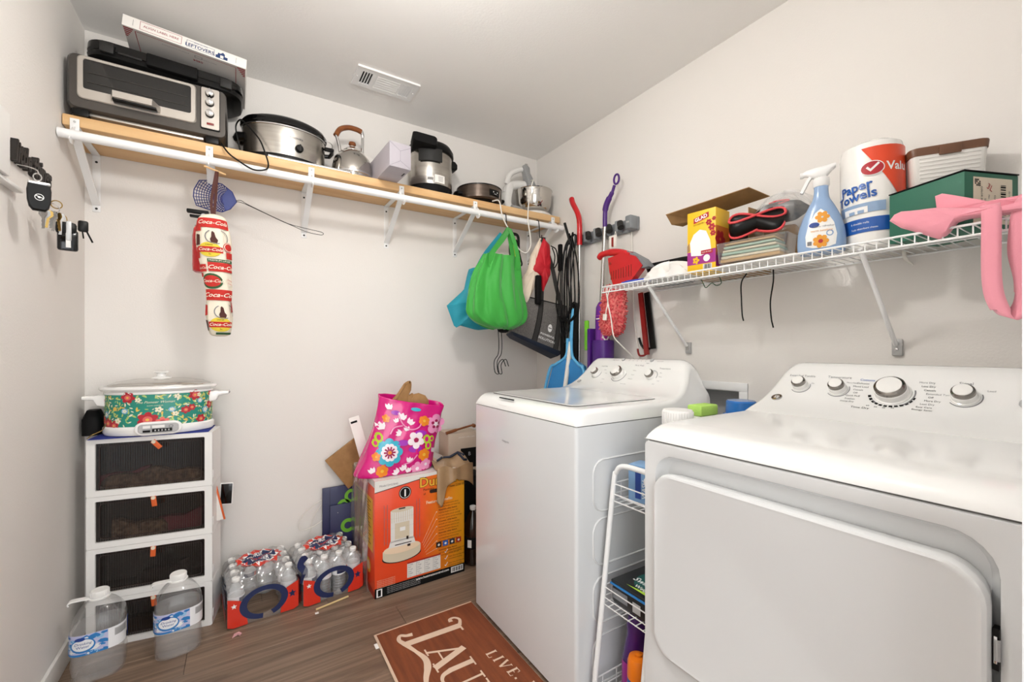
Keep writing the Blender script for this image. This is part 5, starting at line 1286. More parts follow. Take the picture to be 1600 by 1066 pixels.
# ================================================================ shoe drawers in the left corner
mat('drawer_white', 'f2f1ee', .35); mat('tab_orange', 'e0642a', .5)
clear('smoke_door', 'a2958c', .06, .15, .06, '3a322e')
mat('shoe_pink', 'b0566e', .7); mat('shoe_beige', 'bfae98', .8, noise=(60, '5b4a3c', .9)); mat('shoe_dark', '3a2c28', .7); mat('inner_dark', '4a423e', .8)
CW, CD = .398, .14
zb = [0, .1835, .379, .5765, .797]
CA = R(-9.3); CO = Vector((-.297, 2.192, 0))
names = ['bottom', 'second lowest', 'second highest', 'top']
labs = ['white shoe drawer with a smoked front at the bottom of the stack behind the jugs', 'white shoe drawer with a smoked front, second from the floor in the stack',
        'white shoe drawer showing a pink shoe through its front, third from the floor', 'white shoe drawer carrying the floral slow cooker, topmost of the stack']
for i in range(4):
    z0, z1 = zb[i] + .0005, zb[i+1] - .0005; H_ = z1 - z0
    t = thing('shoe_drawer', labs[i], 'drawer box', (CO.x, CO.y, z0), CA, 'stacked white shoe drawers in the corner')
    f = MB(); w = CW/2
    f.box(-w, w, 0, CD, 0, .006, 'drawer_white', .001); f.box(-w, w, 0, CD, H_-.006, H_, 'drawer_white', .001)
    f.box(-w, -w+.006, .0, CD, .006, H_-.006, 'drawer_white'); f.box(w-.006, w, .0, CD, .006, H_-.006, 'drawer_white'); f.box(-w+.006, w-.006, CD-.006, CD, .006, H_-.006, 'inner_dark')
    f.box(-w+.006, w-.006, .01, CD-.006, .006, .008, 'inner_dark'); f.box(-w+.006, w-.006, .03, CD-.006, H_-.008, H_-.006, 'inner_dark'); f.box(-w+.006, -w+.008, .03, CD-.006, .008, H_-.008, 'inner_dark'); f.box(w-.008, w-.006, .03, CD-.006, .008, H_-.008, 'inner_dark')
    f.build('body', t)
    fr = MB(); out = rrect(CW, H_, .006, 3, 0, H_/2); a0, b0, bt = .026, .022, .018
    hole = rrect(CW-2*a0, H_-b0-bt, .004, 3, 0, (b0+H_-bt)/2)
    fr.loft([[(a, .004, b) for a, b in out], [(a, -.006, b) for a, b in out], [(a, -.006, b) for a, b in hole], [(a, .006, b) for a, b in hole]], 'drawer_white', caps=False); fr.build('front_frame', t)
    d = MB(); N_ = 46; wd = CW - 2*a0
    d.grid(lambda u, v_: (-wd/2 + wd*u, .002 + (.0016 if int(u*N_*2+.01) % 2 else 0), b0 + (H_-b0-bt)*v_), N_*2, 1, 'smoke_door')
    do = d.build('door', t)
    r_ = MB(); r_.tube([(a, .001, b) for a, b in rrect(wd-.022, H_-b0-bt-.022, .012, 4, 0, (b0+H_-bt)/2)], .0015, 'shoe_dark', n=5, closed=True); r_.build('moulding', do)
    tb = MB(); sw = (.35, .06, -.02, .05)[3-i]
    M = Matrix.Translation((0.005, -.0075, H_-bt-.004)) @ Matrix.Rotation(-sw*2, 4, 'Y')
    tb.box(-.0085, .0085, -.002, .002, -.036, .004, 'tab_orange', .001, M=M); tb.lathe([(.0075, .0), (.0065, .003), (0, .0035)], 'label_cream', 14, M=M @ Matrix.Translation((0, -.002, -.002)) @ Matrix.Rotation(R(90), 4, 'X')); tb.build('pull_tab', do)
    lt = MB()
    for s_ in (-1, 1): lt.box(s_*(w+.0008)-.0012, s_*(w+.0008)+.0012, .004, .02, .03, .06, 'drawer_white', .0008)
    lt.build('side_latch', t)
    for (mm, xs_, sgn) in {3: (('shoe_beige', -.09, 1), ('shoe_pink', -.12, 1), ('shoe_beige', .07, -1)), 2: (('shoe_pink', .06, 1), ('shoe_beige', -.06, -1)), 1: (('shoe_dark', .02, 1),), 0: (('shoe_dark', -.05, 1),)}[i]:
        s_ = MB(); cx = xs_; hh = .055
        s_.loft([[(cx + sgn*x, .07 + (.03 if mm == 'shoe_pink' else 0) + yy*wd_, .009 + zz) for yy, zz in ((-1, 0), (1, 0), (1, h_*.5), (.5, h_), (-.5, h_), (-1, h_*.5))] for x, wd_, h_ in ((-.09, .012, .03), (-.07, .03, .05), (-.03, .032, hh), (.02, .028, .05), (.06, .03, .07), (.085, .02, .075))], mm)
        s_.build('stored_shoe', t)
# blue cloth on the drawers
mat('cloth_blue', '1f2f86', .8)
m = MB(); m.box(-.185, .19, -.012, .155, 0, .0025, 'cloth_blue', .001); o_ = m.build('blue_cloth'); o_.location = (CO.x-.005, CO.y, zb[4]); o_.rotation_euler = (0, 0, CA*.6); tag(o_, 'royal blue cloth lying under the floral slow cooker', 'cloth')

# ---- floral slow cooker
mat('floral_teal', '1f8f7d', .3, coat=.3); mat('fl_red', 'b8202f', .35, coat=.3); mat('fl_coral', 'e06a63', .35); mat('fl_cream', 'f2ecd0', .4); mat('fl_leaf', 'b7cf7a', .4); mat('fl_blue', '7ab6d8', .4); mat('fl_yellow', 'e7c25a', .4)
clear('lid_glass', 'f4f2ee', .2, .05, .30, 'dcd8d0')
t = thing('floral_cooker', 'oval slow cooker with teal floral print standing on the shoe drawers', 'slow cooker', (-.281, 2.283, zb[4]+.003), R(-3))
RX, RY = .176, .108
MB().lathe([(.95, 0), (1.0, .002), (1.03, .012), (1.03, .03), (1.0, .036)], 'white_gloss', 56, sx=RX, sy=RY).build('base', t)
MB().lathe([(.985, .03), (.99, .04), (1.0, .15), (1.0, .162)], 'floral_teal', 56, sx=RX, sy=RY).build('body', t)
MB().lathe([(1.0, .16), (1.015, .162), (1.015, .168), (1.0, .170), (1.06, .174), (1.10, .182), (1.09, .189), (1.0, .192), (.96, .19)], 'white_gloss', 56, sx=RX, sy=RY).build('rim', t)
MB().lathe([(.98, .189), (.955, .195), (.8, .208), (.5, .217), (.1, .22)], 'lid_glass', 56, sx=RX, sy=RY).build('lid', t)
MB().tube([(.97*RX*cos(2*pi*k/56), .97*RY*sin(2*pi*k/56), .192) for k in range(56)], .0018, 'chrome', n=6, closed=True).build('lid_ring', t)
MB().lathe([(.034, .217), (.032, .221), (.016, .226), (.014, .238), (.026, .243), (.024, .246), (0, .246)], 'white_gloss', 28).build('lid_knob', t)
for s_ in (-1, 1):
    m = MB(); m.loft([[(s_*x, y, z) for y, z in rrect(w_, h_, .006, 3, 0, cz)] for x, w_, h_, cz in ((.165, .07, .045, .135), (.19, .075, .04, .138), (.2, .07, .018, .147), (.235, .06, .014, .149), (.238, .05, .006, .149))], 'white_gloss'); m.build('handle', t)
def fo(a, z, d=0):
    th = -pi/2 + a/.15
    s_ = interp([(.03, .985), (.04, .99), (.15, 1.0), (.2, 1.0)], z)
    return ((RX*s_+.0012+d)*cos(th), (RY*s_+.0012+d)*sin(th), z)
pr = MB(); L2 = lambda a, z, d=0: fo(a, z, .0006); L3 = lambda a, z, d=0: fo(a, z, .0012); L4 = lambda a, z, d=0: fo(a, z, .0018)
rnd = random.Random(21)
for k in range(420):
    a = rnd.uniform(-.24, .24); z = rnd.uniform(.036, .157)
    if abs(a+.005) < .06 and .105 < z < .145: continue
    ln = rnd.uniform(.004, .010); rt = rnd.uniform(0, 6.28); wv = ln*.38
    pts = [(a + ln*x*cos(rt) - wv*y*sin(rt), z + ln*x*sin(rt) + wv*y*cos(rt)) for x, y in ((-1, 0), (-.3, 1), (.5, .7), (1, 0), (.5, -.7), (-.3, -1))]
    pr.poly([(p[0], max(.034, min(.159, p[1]))) for p in pts], fo, rnd.choice(['fl_leaf', 'fl_leaf', 'fl_cream', 'fl_leaf', 'fl_yellow']))
for a, z, r_, m_ in ((-.02, .062, .03, 'fl_red'), (-.075, .15, .022, 'fl_red'), (.115, .15, .022, 'fl_red'), (.085, .092, .016, 'fl_red'), (.105, .1, .014, 'fl_red'), (.185, .104, .018, 'fl_red'), (-.155, .05, .022, 'fl_red'), (-.125, .042, .02, 'fl_red'), (.14, .048, .02, 'fl_red'), (.02, .05, .02, 'fl_coral'), (-.2, .135, .02, 'fl_coral'), (.22, .14, .02, 'fl_coral'), (-.19, .06, .018, 'fl_coral'), (.19, .152, .014, 'fl_red')):
    pr.flower(a, z, r_, L2, m_, 6, rot=a*30); pr.disc(a, z, r_*.45, L3, 'fl_coral' if m_ == 'fl_red' else 'fl_red', 12); pr.disc(a, z, r_*.18, L4, 'fl_yellow', 8)
for a, z, r_ in ((-.165, .085, .013), (-.085, .098, .011), (.16, .085, .014), (.045, .098, .01), (.135, .125, .011), (-.2, .1, .01)): pr.disc(a, z, r_, L2, 'fl_blue', 14); pr.flower(a, z, r_*.7, L3, 'fl_cream', 5)
for a, z, r_ in ((.06, .15, .01), (.13, .15, .009), (-.045, .14, .01), (.055, .08, .01), (-.11, .06, .012), (.01, .1, .012)): pr.flower(a, z, r_, L2, 'fl_cream', 5)
for a in (-.12, ): pr.disc(a, .107, .008, L2, 'fl_yellow', 12)
pr.text('The Pioneer Woman', .0135, .0, .13, L3, 'fl_cream', shear=.4, sx=.9); pr.text('SLOW COOKER', .006, .0, .116, L3, 'fl_cream'); pr.build('floral_print', t)
m = MB(); 
def cp(a, z, d=0):
    th = -pi/2 + a/.15; return ((RX*1.035+d)*cos(th), (RY*1.035+d)*sin(th), z)
def pill(mb, w, h, cz, d0, d1, m_, r):
    o1 = rrect(w, h, r, 6, .01, cz); mb.loft([[cp(a, z, d0) for a, z in o1], [cp(a, z, d1) for a, z in o1], [cp(.01+(a-.01)*.95, cz+(z-cz)*.88, d1+.002) for a, z in o1]], m_)
pill(m, .12, .052, .028, -.004, .008, 'white_gloss', .024); co = m.build('control_panel', t)
m = MB(); pill(m, .10, .036, .028, .006, .0105, 'grey_light', .012); c2 = m.build('keypad', co)
m = MB(); e_ = lambda a, z: cp(a, z, .0135)
m.rect(-.005, .043, .015, .027, e_, 'black', 4); m.rect(-.027, -.009, .015, .023, e_, 'black', 2); m.rect(-.027, -.009, .03, .041, e_, 'white', 2); m.rect(-.005, .025, .03, .041, e_, 'white', 3); m.ring(.04, .034, .004, .0055, e_, 'print_grey', 16)
for k in range(5): m.rect(.001 + .008*k, .0045 + .008*k, .018, .024, lambda a, z: cp(a, z, .0142), 'grey_light')
m.build('key_print', c2)
# things clipped beside the drawers
t = thing('orange_pouch', 'white pouch with an orange edge clipped to the side of the drawers', 'pouch', (-.085, 2.235, .40), rot=(0, R(-12), CA))
MB().box(-.008, .024, -.005, .0, .0, .165, 'paper', .001).build('sleeve', t); MB().box(.022, .028, -.007, .002, -.002, .168, 'tab_orange', .001).build('edge_trim', t); MB().cyl((.012, -.008, .175), (.012, .002, .175), .01, 'tab_orange', n=14).build('clip', t)
t = thing('dark_tablet', 'small black tablet leaning behind the orange edged pouch', 'tablet', (-.058, 2.262, .455), rot=(0, R(3), CA))
MB().box(-.024, .024, .0, .006, 0, .095, 'white', .002).build('case', t); MB().box(-.021, .021, -.001, .0005, .004, .091, 'black_gloss', .0005).build('screen', t)
tag(MB().tube(curve([(-.49, 2.215, .801), (-.475, 2.20, .815), (-.46, 2.21, .822), (-.45, 2.24, .83), (-.455, 2.3, .86)], 5), .0016, 'brass', n=6).build('gold_cord'), 'thin gold cord at the left corner of the drawer stack top', 'cord')
m = MB(); m.loft([[(-.5 + a*s_, 2.35 + b*s_, z) for a, b in rrect(.06, .10, .025, 4)] for z, s_ in ((zb[4]+.001, 1), (.86, 1), (.895, .6))], 'black_matte'); tag(m.build('black_bag'), 'black soft bag behind the floral cooker in the corner', 'bag')

# ---- water jugs
clear('jug_plastic', 'ffffff', .06, .06, .06, 'ffffff'); clear('water', 'ffffff', .02, .03, .10, 'ffffff')
mat('label_blue', '2f7fc4', .4); mat('label_sky', '9cc8ea', .4); mat('label_white', 'f3f4f6', .4); mat('label_navy', '1d3f8f', .4); mat('lilac', 'c7c8e8', .4)
def jug(loc, rz, label):
    t = thing('water_jug', label, 'water jug', loc, rz, 'gallon water jugs on the floor')
    pf = [(0, .062), (.004, .069), (.02, .0715), (.035, .070), (.055, .0725), (.08, .0695), (.10, .0725), (.175, .0725), (.195, .07), (.22, .058), (.24, .043), (.252, .03), (.26, .022), (.272, .0205)]
    m = MB(); m.lathe([(r_, z) for z, r_ in pf], 'jug_plastic', 40, sup=3.4); m.build('bottle', t)
    m = MB(); m.lathe([(0, .006), (.062, .006), (.067, .02), (.0665, .17), (0, .17)], 'water', 32, sup=3.4); m.build('water', t)
    m = MB(); m.lathe([(.0235, .262), (.0255, .265), (.0255, .282), (.0235, .285), (0, .285)], 'white', 28)
    for k in range(28): m.box(-.0008, .0008, -.0263, -.025, .266, .282, 'white', M=Matrix.Rotation(2*pi*k/28, 4, 'Z'))
    m.build('cap', t)
    m = MB(); m.tube(curve([(-.02, 0, .262), (-.04, -.004, .2655), (-.07, -.006, .268), (-.078, -.006, .262), (-.076, -.006, .256)], 5), 1, 'white', sec=[(-.011, -.002), (.011, -.002), (.011, .002), (-.011, .002)], up=(0, 0, 1)); m.lathe([(.022, .257), (.03, .258), (.03, .262), (.022, .263)], 'white', 24); m.build('handle', t)
    def jl(a, z, d=0):
        th = -pi/2 + a/.075; c_, s_ = cos(th), sin(th); q = (abs(c_)**3.4 + abs(s_)**3.4)**(-1/3.4); r_ = .0738 + d
        return (r_*c_*q, r_*s_*q, z)
    pr = MB(); j2 = lambda a, z, d=0: jl(a, z, .0006); j3 = lambda a, z, d=0: jl(a, z, .0012); j4 = lambda a, z, d=0: jl(a, z, .0018)
    pr.grid(lambda u, v_: jl(lerp(-.11, .12, u), lerp(.103, .172, v_)), 36, 2, 'label_white'); pr.rect(-.09, .03, .103, .172, j2, 'lilac', 16, 1)
    rr = random.Random(3)
    for k in range(38):
        a = rr.uniform(-.085, .028); z = rr.uniform(.108, .168); s_ = rr.uniform(.006, .018)
        pr.poly([(max(-.09, min(.03, a + s_*cos(q)*rr.uniform(.5, 1.1))), max(.104, min(.171, z + .6*s_*sin(q)*rr.uniform(.5, 1.1)))) for q in [2*pi*i/9 for i in range(9)]], j3, rr.choice(['label_blue', 'label_sky', 'label_blue', 'label_white']))
    pr.rect(-.09, .03, .103, .110, j3, 'label_blue', 16)
    pr.disc(-.03, .137, .03, j4, 'label_blue', 24, .024); pr.disc(-.03, .139, .026, lambda a, z: jl(a, z, .0024), 'label_white', 24, .019); pr.disc(-.036, .16, .012, lambda a, z: jl(a, z, .003), 'label_navy', 14, .006)
    pr.text('Drinking', .0115, -.03, .144, lambda a, z: jl(a, z, .003), 'label_navy', shear=.3); pr.text('Water', .0115, -.03, .133, lambda a, z: jl(a, z, .003), 'label_navy')
    pr.rect(.1, .12, .103, .172, j2, 'label_navy', 3); pr.rect(.088, .096, .106, .125, j2, 'print_black', 2); pr.rect(.045, .085, .14, .165, j2, 'grey_light', 6)
    for k in range(4): pr.rect(.048, .08, .143 + .005*k, .1445 + .005*k, j3, 'print_grey', 4)
    pr.build('label', t)
    return t
j = jug((-.203, 2.062, .0005), R(8), 'clear gallon water jug with a blue label, nearer the water bottle packs')
dup(j, (-.425, 2.068, .0005), 'clear gallon water jug with a blue label, in the corner by the left wall', rz=R(4))

# ---- shrink-wrapped bottled water packs
clear('film', 'ffffff', .13, .10, .10); clear('pet', 'fbfcfc', .13, .06, .18, 'f6f7f8')
mat('pk_red', 'd8331f', .3, coat=.3); mat('pk_navy', '1d2b57', .3, coat=.3)
def water_bottle():
    t = thing('water_bottle', 'x', 'bottle', (0, 0, 0), 0, 'small water bottles in the shrink-wrapped packs')
    pf = [(0, .026), (.004, .0305), (.02, .031)]
    for k in range(7): z = .025 + .0125*k; pf += [(z, .031), (z+.005, .0292), (z+.01, .031)]
    pf += [(.125, .031), (.14, .028), (.155, .020), (.168, .0135), (.176, .0125)]
    MB().lathe([(r_, z) for z, r_ in pf], 'pet', 18).build('bottle', t)
    MB().lathe([(.014, .174), (.0148, .176), (.0148, .188), (.0135, .19), (0, .19)], 'white', 18).build('cap', t)
    m = MB(); m.lathe([(.0314, .092), (.0316, .093), (.0316, .121), (.0314, .122)], 'label_white', 18); m.lathe([(.0319, .098), (.0319, .116)], 'pk_navy', 8, a0=R(-150), a1=R(-70)); m.lathe([(.0319, .098), (.0319, .116)], 'pk_red', 4, a0=R(-70), a1=R(-40)); m.build('label', t)
    return t
wb = water_bottle(); used = [False]
def place_bottle(x, y, z, rz, label):
    if not used[0]: used[0] = True; wb.location = (x, y, z); wb.rotation_euler = (0, 0, rz); wb['label'] = label
    else: dup(wb, (x, y, z), label, rz=rz)
def pack(loc, rz, label, which, cells, hole_full):
    WP, DP, HP = .262, .285, .150
    t = thing('water_pack', label, 'bottle pack', loc, rz)
    fm = MB(); h = WP/2
    fr = [(a, b) for a, b in rrect(WP, HP-.004, .03, 9, 0, HP/2+.002)]
    def ell(r0, r1): return [(r0*cos(2*pi*(k+.5)/len(fr) ), .076 + r1*sin(2*pi*(k+.5)/len(fr))) for k in range(len(fr))]
    fy = lambda a, b: -.004*cos(a/h*1.4) * 1
    fm.loft([[(a, fy(a, b), b) for a, b in fr], [(a, fy(a, b)-.002, b) for a, b in ell(.083, .06)], [(a, fy(a, b)-.002, b) for a, b in ell(.066, .044)]], 'film', caps=False)
    # sides, back, and the top draped over the caps
    def wrap(u, v_):
        # u round left-back-right, v up
        P_ = curve([(-h, .004, 0), (-h-.004, DP/2, 0), (-h, DP-.01, 0), (-h+.02, DP, 0), (0, DP+.003, 0), (h-.02, DP, 0), (h, DP-.01, 0), (h+.004, DP/2, 0), (h, .004, 0)], 5); q = P_[min(len(P_)-1, int(round(u*(len(P_)-1))))]
        z = lerp(.003, HP, v_); return (q.x + .002*sin(9*u*6)*v_, q.y, z)
    fm.grid(wrap, 40, 4, 'film')
    def top(u, v_):
        a = lerp(-h, h, u); y = lerp(0, DP, v_); e = min(u, 1-u, v_*1.0, 1-v_)
        lump = .010*sin(u*pi*7.5)*sin(v_*pi*8.5)
        z = HP + .046*min(1, e/.16)**.7 + lump*min(1, e/.1); return (a, y - .004*(1-v_), z)
    fm.grid(top, 30, 30, 'film'); fm.build('shrink_film', t)
    pr = MB(); g = lambda a, b, d=0: (a, fy(a, b) - .0035 - d, b); g2 = lambda a, b: g(a, b, .0008); g3 = lambda a, b: g(a, b, .0016)
    for s_ in (-1, 1):
        pts = [(s_*h*.995, .012), (s_*h*.995, .125), (s_*.085, .108), (s_*.074, .09), (s_*.074, .05), (s_*.062, .028), (s_*.06, .006), (s_*.11, .004)]
        pr.poly(pts, g, 'pk_red')
    a0, a1 = (R(-68), R(266)); pr.ring(0, .078, 1, 1.42, g2, 'pk_navy', 40, a0, a1, .063, .047)
    for sx in (-1,): pr.poly([(sx*.108 + .011*(1 if k % 2 == 0 else .45)*cos(pi/2+k*pi/5), .092 + .011*(1 if k % 2 == 0 else .45)*sin(pi/2+k*pi/5)) for k in range(10)], g2, 'white')
    pr.poly([(.106 + .016*(1 if k % 2 == 0 else .45)*cos(pi/2+k*pi/5), .075 + .018*(1 if k % 2 == 0 else .45)*sin(pi/2+k*pi/5)) for k in range(10)], g2, 'pk_navy')
    sd = lambda a, z, d=0: (-h-.0052-d, a, z)       # left side print
    pr.rect(.02, .26, .02, .05, sd, 'pk_red'); pr.rect(.02, .26, .055, .13, sd, 'pk_navy'); pr.text('PURIFIED WATER', .03, -.14, .09, lambda a, z: sd(-a, z, .0006), 'white', sx=.8)
    sr = lambda a, z, d=0: (h+.0052+d, a, z); pr.rect(.0, .26, .012, .12, sr, 'pk_red'); pr.poly([(.1 + .03*(1 if k % 2 == 0 else .45)*cos(pi/2+k*pi/5), .065 + .03*(1 if k % 2 == 0 else .45)*sin(pi/2+k*pi/5)) for k in range(10)], lambda a, z: sr(a, z, .0006), 'white')
    # top print: jagged red field, white burst, navy oval with lettering
    def tm(a, y, d=0):
        u = (a+h)/WP; v_ = y/DP; p = top(u, v_); return (p[0], p[1], p[2] + .0022 + d)
    def blob(rx, ry, jag, m_, lay, cx=0.0, cy_=.16, n=30):
        pts = [(cx + rx*(1 + (jag if k % 2 else 0))*cos(2*pi*k/n), cy_ + ry*(1 + (jag if k % 2 else 0))*sin(2*pi*k/n)) for k in range(n)]
        K = 5
        for j in range(K):
            r0, r1 = j/K, (j+1)/K
            for k in range(n):
                p, q = pts[k], pts[(k+1) % n]
                f_ = lambda P, r_: tm(cx+(P[0]-cx)*r_, cy_+(P[1]-cy_)*r_, lay)
                pr.add([f_(p, r0), f_(p, r1), f_(q, r1), f_(q, r0)], [(0, 1, 2, 3)], m_)
    blob(.092, .09, -.12, 'pk_red', 0); blob(.078, .07, -.2, 'white', .001); blob(.066, .052, 0, 'pk_navy', .002)
    pr.text('PURIFIED', .02, -.0, .175, lambda a, y: tm(a, y, .003), 'white', bold=.02); pr.text('DRINKING', .018, .0, .155, lambda a, y: tm(a, y, .003), 'coral', bold=.02); pr.text('WATER', .02, .0, .136, lambda a, y: tm(a, y, .003), 'white', bold=.02)
    pr.build('print', t)
    c_, s_ = cos(rz), sin(rz)
    for (ix, iy) in cells:
        x = -.0985 + .0655*ix; y = .036 + .0665*iy
        rowname = ('front row', 'second row', 'third row', 'back row')[iy]; colname = ('leftmost', 'left of centre', 'right of centre', 'rightmost')[ix]
        place_bottle(loc[0] + x*c_ - y*s_, loc[1] + x*s_ + y*c_, .001, random.uniform(0, 6), which + ', ' + rowname + ', ' + colname)
    return t
pack((.082, 2.085, .0), R(5), 'half empty shrink-wrapped water bottle pack beside the shoe drawers', 'water bottle in the half empty pack', [(0, 0), (3, 0), (0, 1), (3, 1), (0, 2), (3, 2), (0, 3), (1, 3), (2, 3), (3, 3)], False)
pack((.359, 2.092, .0), R(7), 'full shrink-wrapped water bottle pack beside the orange heater box', 'water bottle in the full pack', [(ix, iy) for ix in range(4) for iy in range(4)], True)
t = thing('handle_strap', 'torn navy plastic carry strap sticking up between the water packs', 'strap', (.232, 2.10, .15))
m = MB(); ribbon(m, curve([(0, 0, -.05), (.006, -.01, .0), (-.012, -.012, .035), (-.002, -.006, .06), (.01, 0, .045)], 5), .028, 'pk_navy', (1, .3, 0)); m.build('strap', t)
# bits on the floor
mat('scrap_pink', 'd8a5a8', .7); mat('straw', 'd8c08a', .6)
m = MB(); m.prism([(0, 0), (.018, .006), (.026, -.004), (.032, .01), (.022, .022), (.006, .018)], .0, .004, lambda a, b, d: (-.03 + a, 2.01 + b, .0005 + d + .004*sin(90*a)), 'scrap_pink'); tag(m.build('paper_scrap'), 'crumpled pink paper scrap on the floor by the water pack', 'scrap')
tag(MB().tube([(.275, 2.03, .0045), (.415, 2.06, .0045)], .004, 'straw', n=6).build('wood_stick'), 'thin pale wooden stick on the floor before the full water pack', 'stick')
m = MB(); m.box(.268, .282, 2.0, 2.012, .0005, .003, 'white', .001); tag(m.build('paper_chip'), 'tiny white chip on the floor near the pale stick', 'scrap')
# ================================================================ heater carton and what lies round it
def grad_mat(name, c1, c2, x0, x1, rough=.3, coat=.3):
    m = bpy.data.materials.new(name); m.use_nodes = True; nt = m.node_tree; n = nt.nodes; l = nt.links; b = n['Principled BSDF']
    tc = n.new('ShaderNodeTexCoord'); sp = n.new('ShaderNodeSeparateXYZ'); l.new(tc.outputs['Object'], sp.inputs[0])
    mr = n.new('ShaderNodeMapRange'); mr.inputs[1].default_value = x0; mr.inputs[2].default_value = x1; l.new(sp.outputs[0], mr.inputs[0])
    mx = n.new('ShaderNodeMix'); mx.data_type = 'RGBA'; mx.inputs[6].default_value = lin(c1); mx.inputs[7].default_value = lin(c2); l.new(mr.outputs[0], mx.inputs[0]); l.new(mx.outputs[2], b.inputs['Base Color'])
    b.inputs['Roughness'].default_value = rough; b.inputs['Coat Weight'].default_value = coat; MATS[name] = m
grad_mat('heater_orange', 'e8491f', 'f2a51c', -.02, .22)
mat('hx_white', 'e9e6e0', .35); mat('hx_cream', 'd9cdb4', .35); mat('hx_yellow', 'f2b93a', .35); mat('hx_dark', '2a1a12', .5); mat('hx_brown', '6b3413', .5); mat('hx_red', 'a92a1c', .4); mat('hx_pale', 'f0d7b8', .4)
BX0, BX1, BY0, BY1, BH = .512, .966, 1.981, 2.375, .535
t = thing('heater_box', 'large orange kerosene heater carton standing on the floor by the washer', 'box', ((BX0+BX1)/2, BY0, .0005), R(1.0))
w = (BX1-BX0)/2; D_ = BY1-BY0
MB().box(-w, w, 0, D_, 0, BH, 'heater_orange', .0015).build('carton', t)
pr = MB(); F = plane((0, -.0008, 0), (1, 0, 0), (0, 0, 1)); Fl = lambda k: (lambda a, b, d=0: F(a, b, .0006*k))
pr.poly([(-w, BH), (-w, BH-.052), (.02, BH-.018), (w, BH-.006), (w, BH)], Fl(0), 'hx_white'); pr.text('Model DH2304S', .013, -w+.065, BH-.026, Fl(1), 'print_grey')
pr.poly([(-w, BH-.052), (-w, BH-.055), (.02, BH-.021), (.02, BH-.018)], Fl(1), 'hx_dark')
pr.rect(-w, w, 0, .045, Fl(0), 'print_black'); pr.rect(-w+.008, -w+.034, .004, .04, Fl(1), 'white'); pr.rect(-w+.014, -w+.028, .008, .036, Fl(2), 'print_black')
pr.rect(w-.075, w-.008, .012, .04, Fl(1), 'white')
for k in range(12): pr.rect(w-.071 + k*.005, w-.069 + k*.005 + .001*(k % 3), .016, .037, Fl(2), 'print_black')
pr.text('www.heatmatecontrol.com', .0155, .055, .033, Fl(1), 'white', bold=.015)
for k in range(4): pr.text('Use only kerosene fuel. Read all the instructions first', .0075, -.09, .036 - .008*k, Fl(1), 'grey_light')
pr.disc(-.085, BH-.075, .03, Fl(1), 'print_black', 26); pr.ring(-.085, BH-.075, .024, .026, Fl(2), 'white', 26); pr.text('1', .045, -.085, BH-.078, Fl(2), 'white', bold=.03)
for lay, m_, off in ((1, 'hx_dark', .045), (2, 'hx_yellow', .015)): pr.text('Dura Heat', .065, .125, BH-.045, Fl(lay), m_, bold=off)
pr.poly([(a, b) for a, b in rrect(.075, .018, .009, 4, .075, BH-.093)], Fl(1), 'hx_dark'); pr.text('Portable', .017, .005, BH-.08, Fl(1), 'hx_dark', align='LEFT'); pr.text('of', .014, .012, BH-.1, Fl(1), 'hx_dark'); pr.text('Indoor Heater 23,800 BTU', .016, .17, BH-.085, Fl(1), 'hx_dark', sx=.75)
pr.text('Features/Benefits', .02, .09, BH-.145, Fl(1), 'hx_pale', bold=.02)
rr = random.Random(2)
for k in range(19):
    b = BH-.165-.0142*k; 
    if k in (2, 6, 10, 13, 16): pr.text('Automatic safety feature', .010, .085, b, Fl(1), 'hx_brown', align='LEFT', bold=.02)
    else: pr.text(rr.choice(['no electricity required operates without', 'push button ignition provides quick light', 'long lasting fiberglass wick burns clean', 'removable tank makes refuelling easy']), .0092, .085, b, Fl(1), 'hx_brown', align='LEFT', sx=rr.uniform(.7, .85))
for k in range(6): pr.disc(.075, BH-.2-.036*k, .003, Fl(1), 'hx_pale', 8)
for k in range(6): strip(pr, (.0 + .004*k, BH-.335-.012*k), (.072, BH-.2-.036*k), .0012, Fl(1), 'hx_pale')
for k, c_ in enumerate(('hx_dark', 'print_blue', 'tote_navy', 'hx_red')): pr.rect(.072+.036*k, .1+.036*k, .158, .184, Fl(1), c_); pr.disc(.086+.036*k, .17, .006, Fl(2), 'hx_white', 10)
for k in range(3):
    b = .128-.033*k; strip(pr, (.118, b), (.123, b-.006), .003, Fl(1), 'white'); strip(pr, (.123, b-.006), (.133, b+.01), .003, Fl(1), 'white')
    pr.text('Odor free burning and', .0095, .138, b+.003, Fl(1), 'hx_brown', align='LEFT'); pr.text('economical heating', .0095, .138, b-.009, Fl(1), 'hx_brown', align='LEFT')
pr.rect(-.075, .095, .053, .125, Fl(1), 'hx_white'); pr.rect(-.075, .095, .119, .126, Fl(2), 'hx_red')
for k in range(6):
    for x_ in (-.07, -.027, .016, .06): pr.text(('Heat', '23,800', 'Fuel', '1.9 gal')[(k + int(x_*100)) % 4], .0085, x_, .112 - .0105*k, Fl(2), 'print_grey', align='LEFT')
for x_ in (-.03, .012, .056): pr.rect(x_, x_+.001, .053, .119, Fl(2), 'print_grey')
for k in range(5): pr.text('CAUTION read owner manual before use', .0065, -w+.01, .078-.008*k, Fl(1), 'hx_pale', align='LEFT', sx=.75)
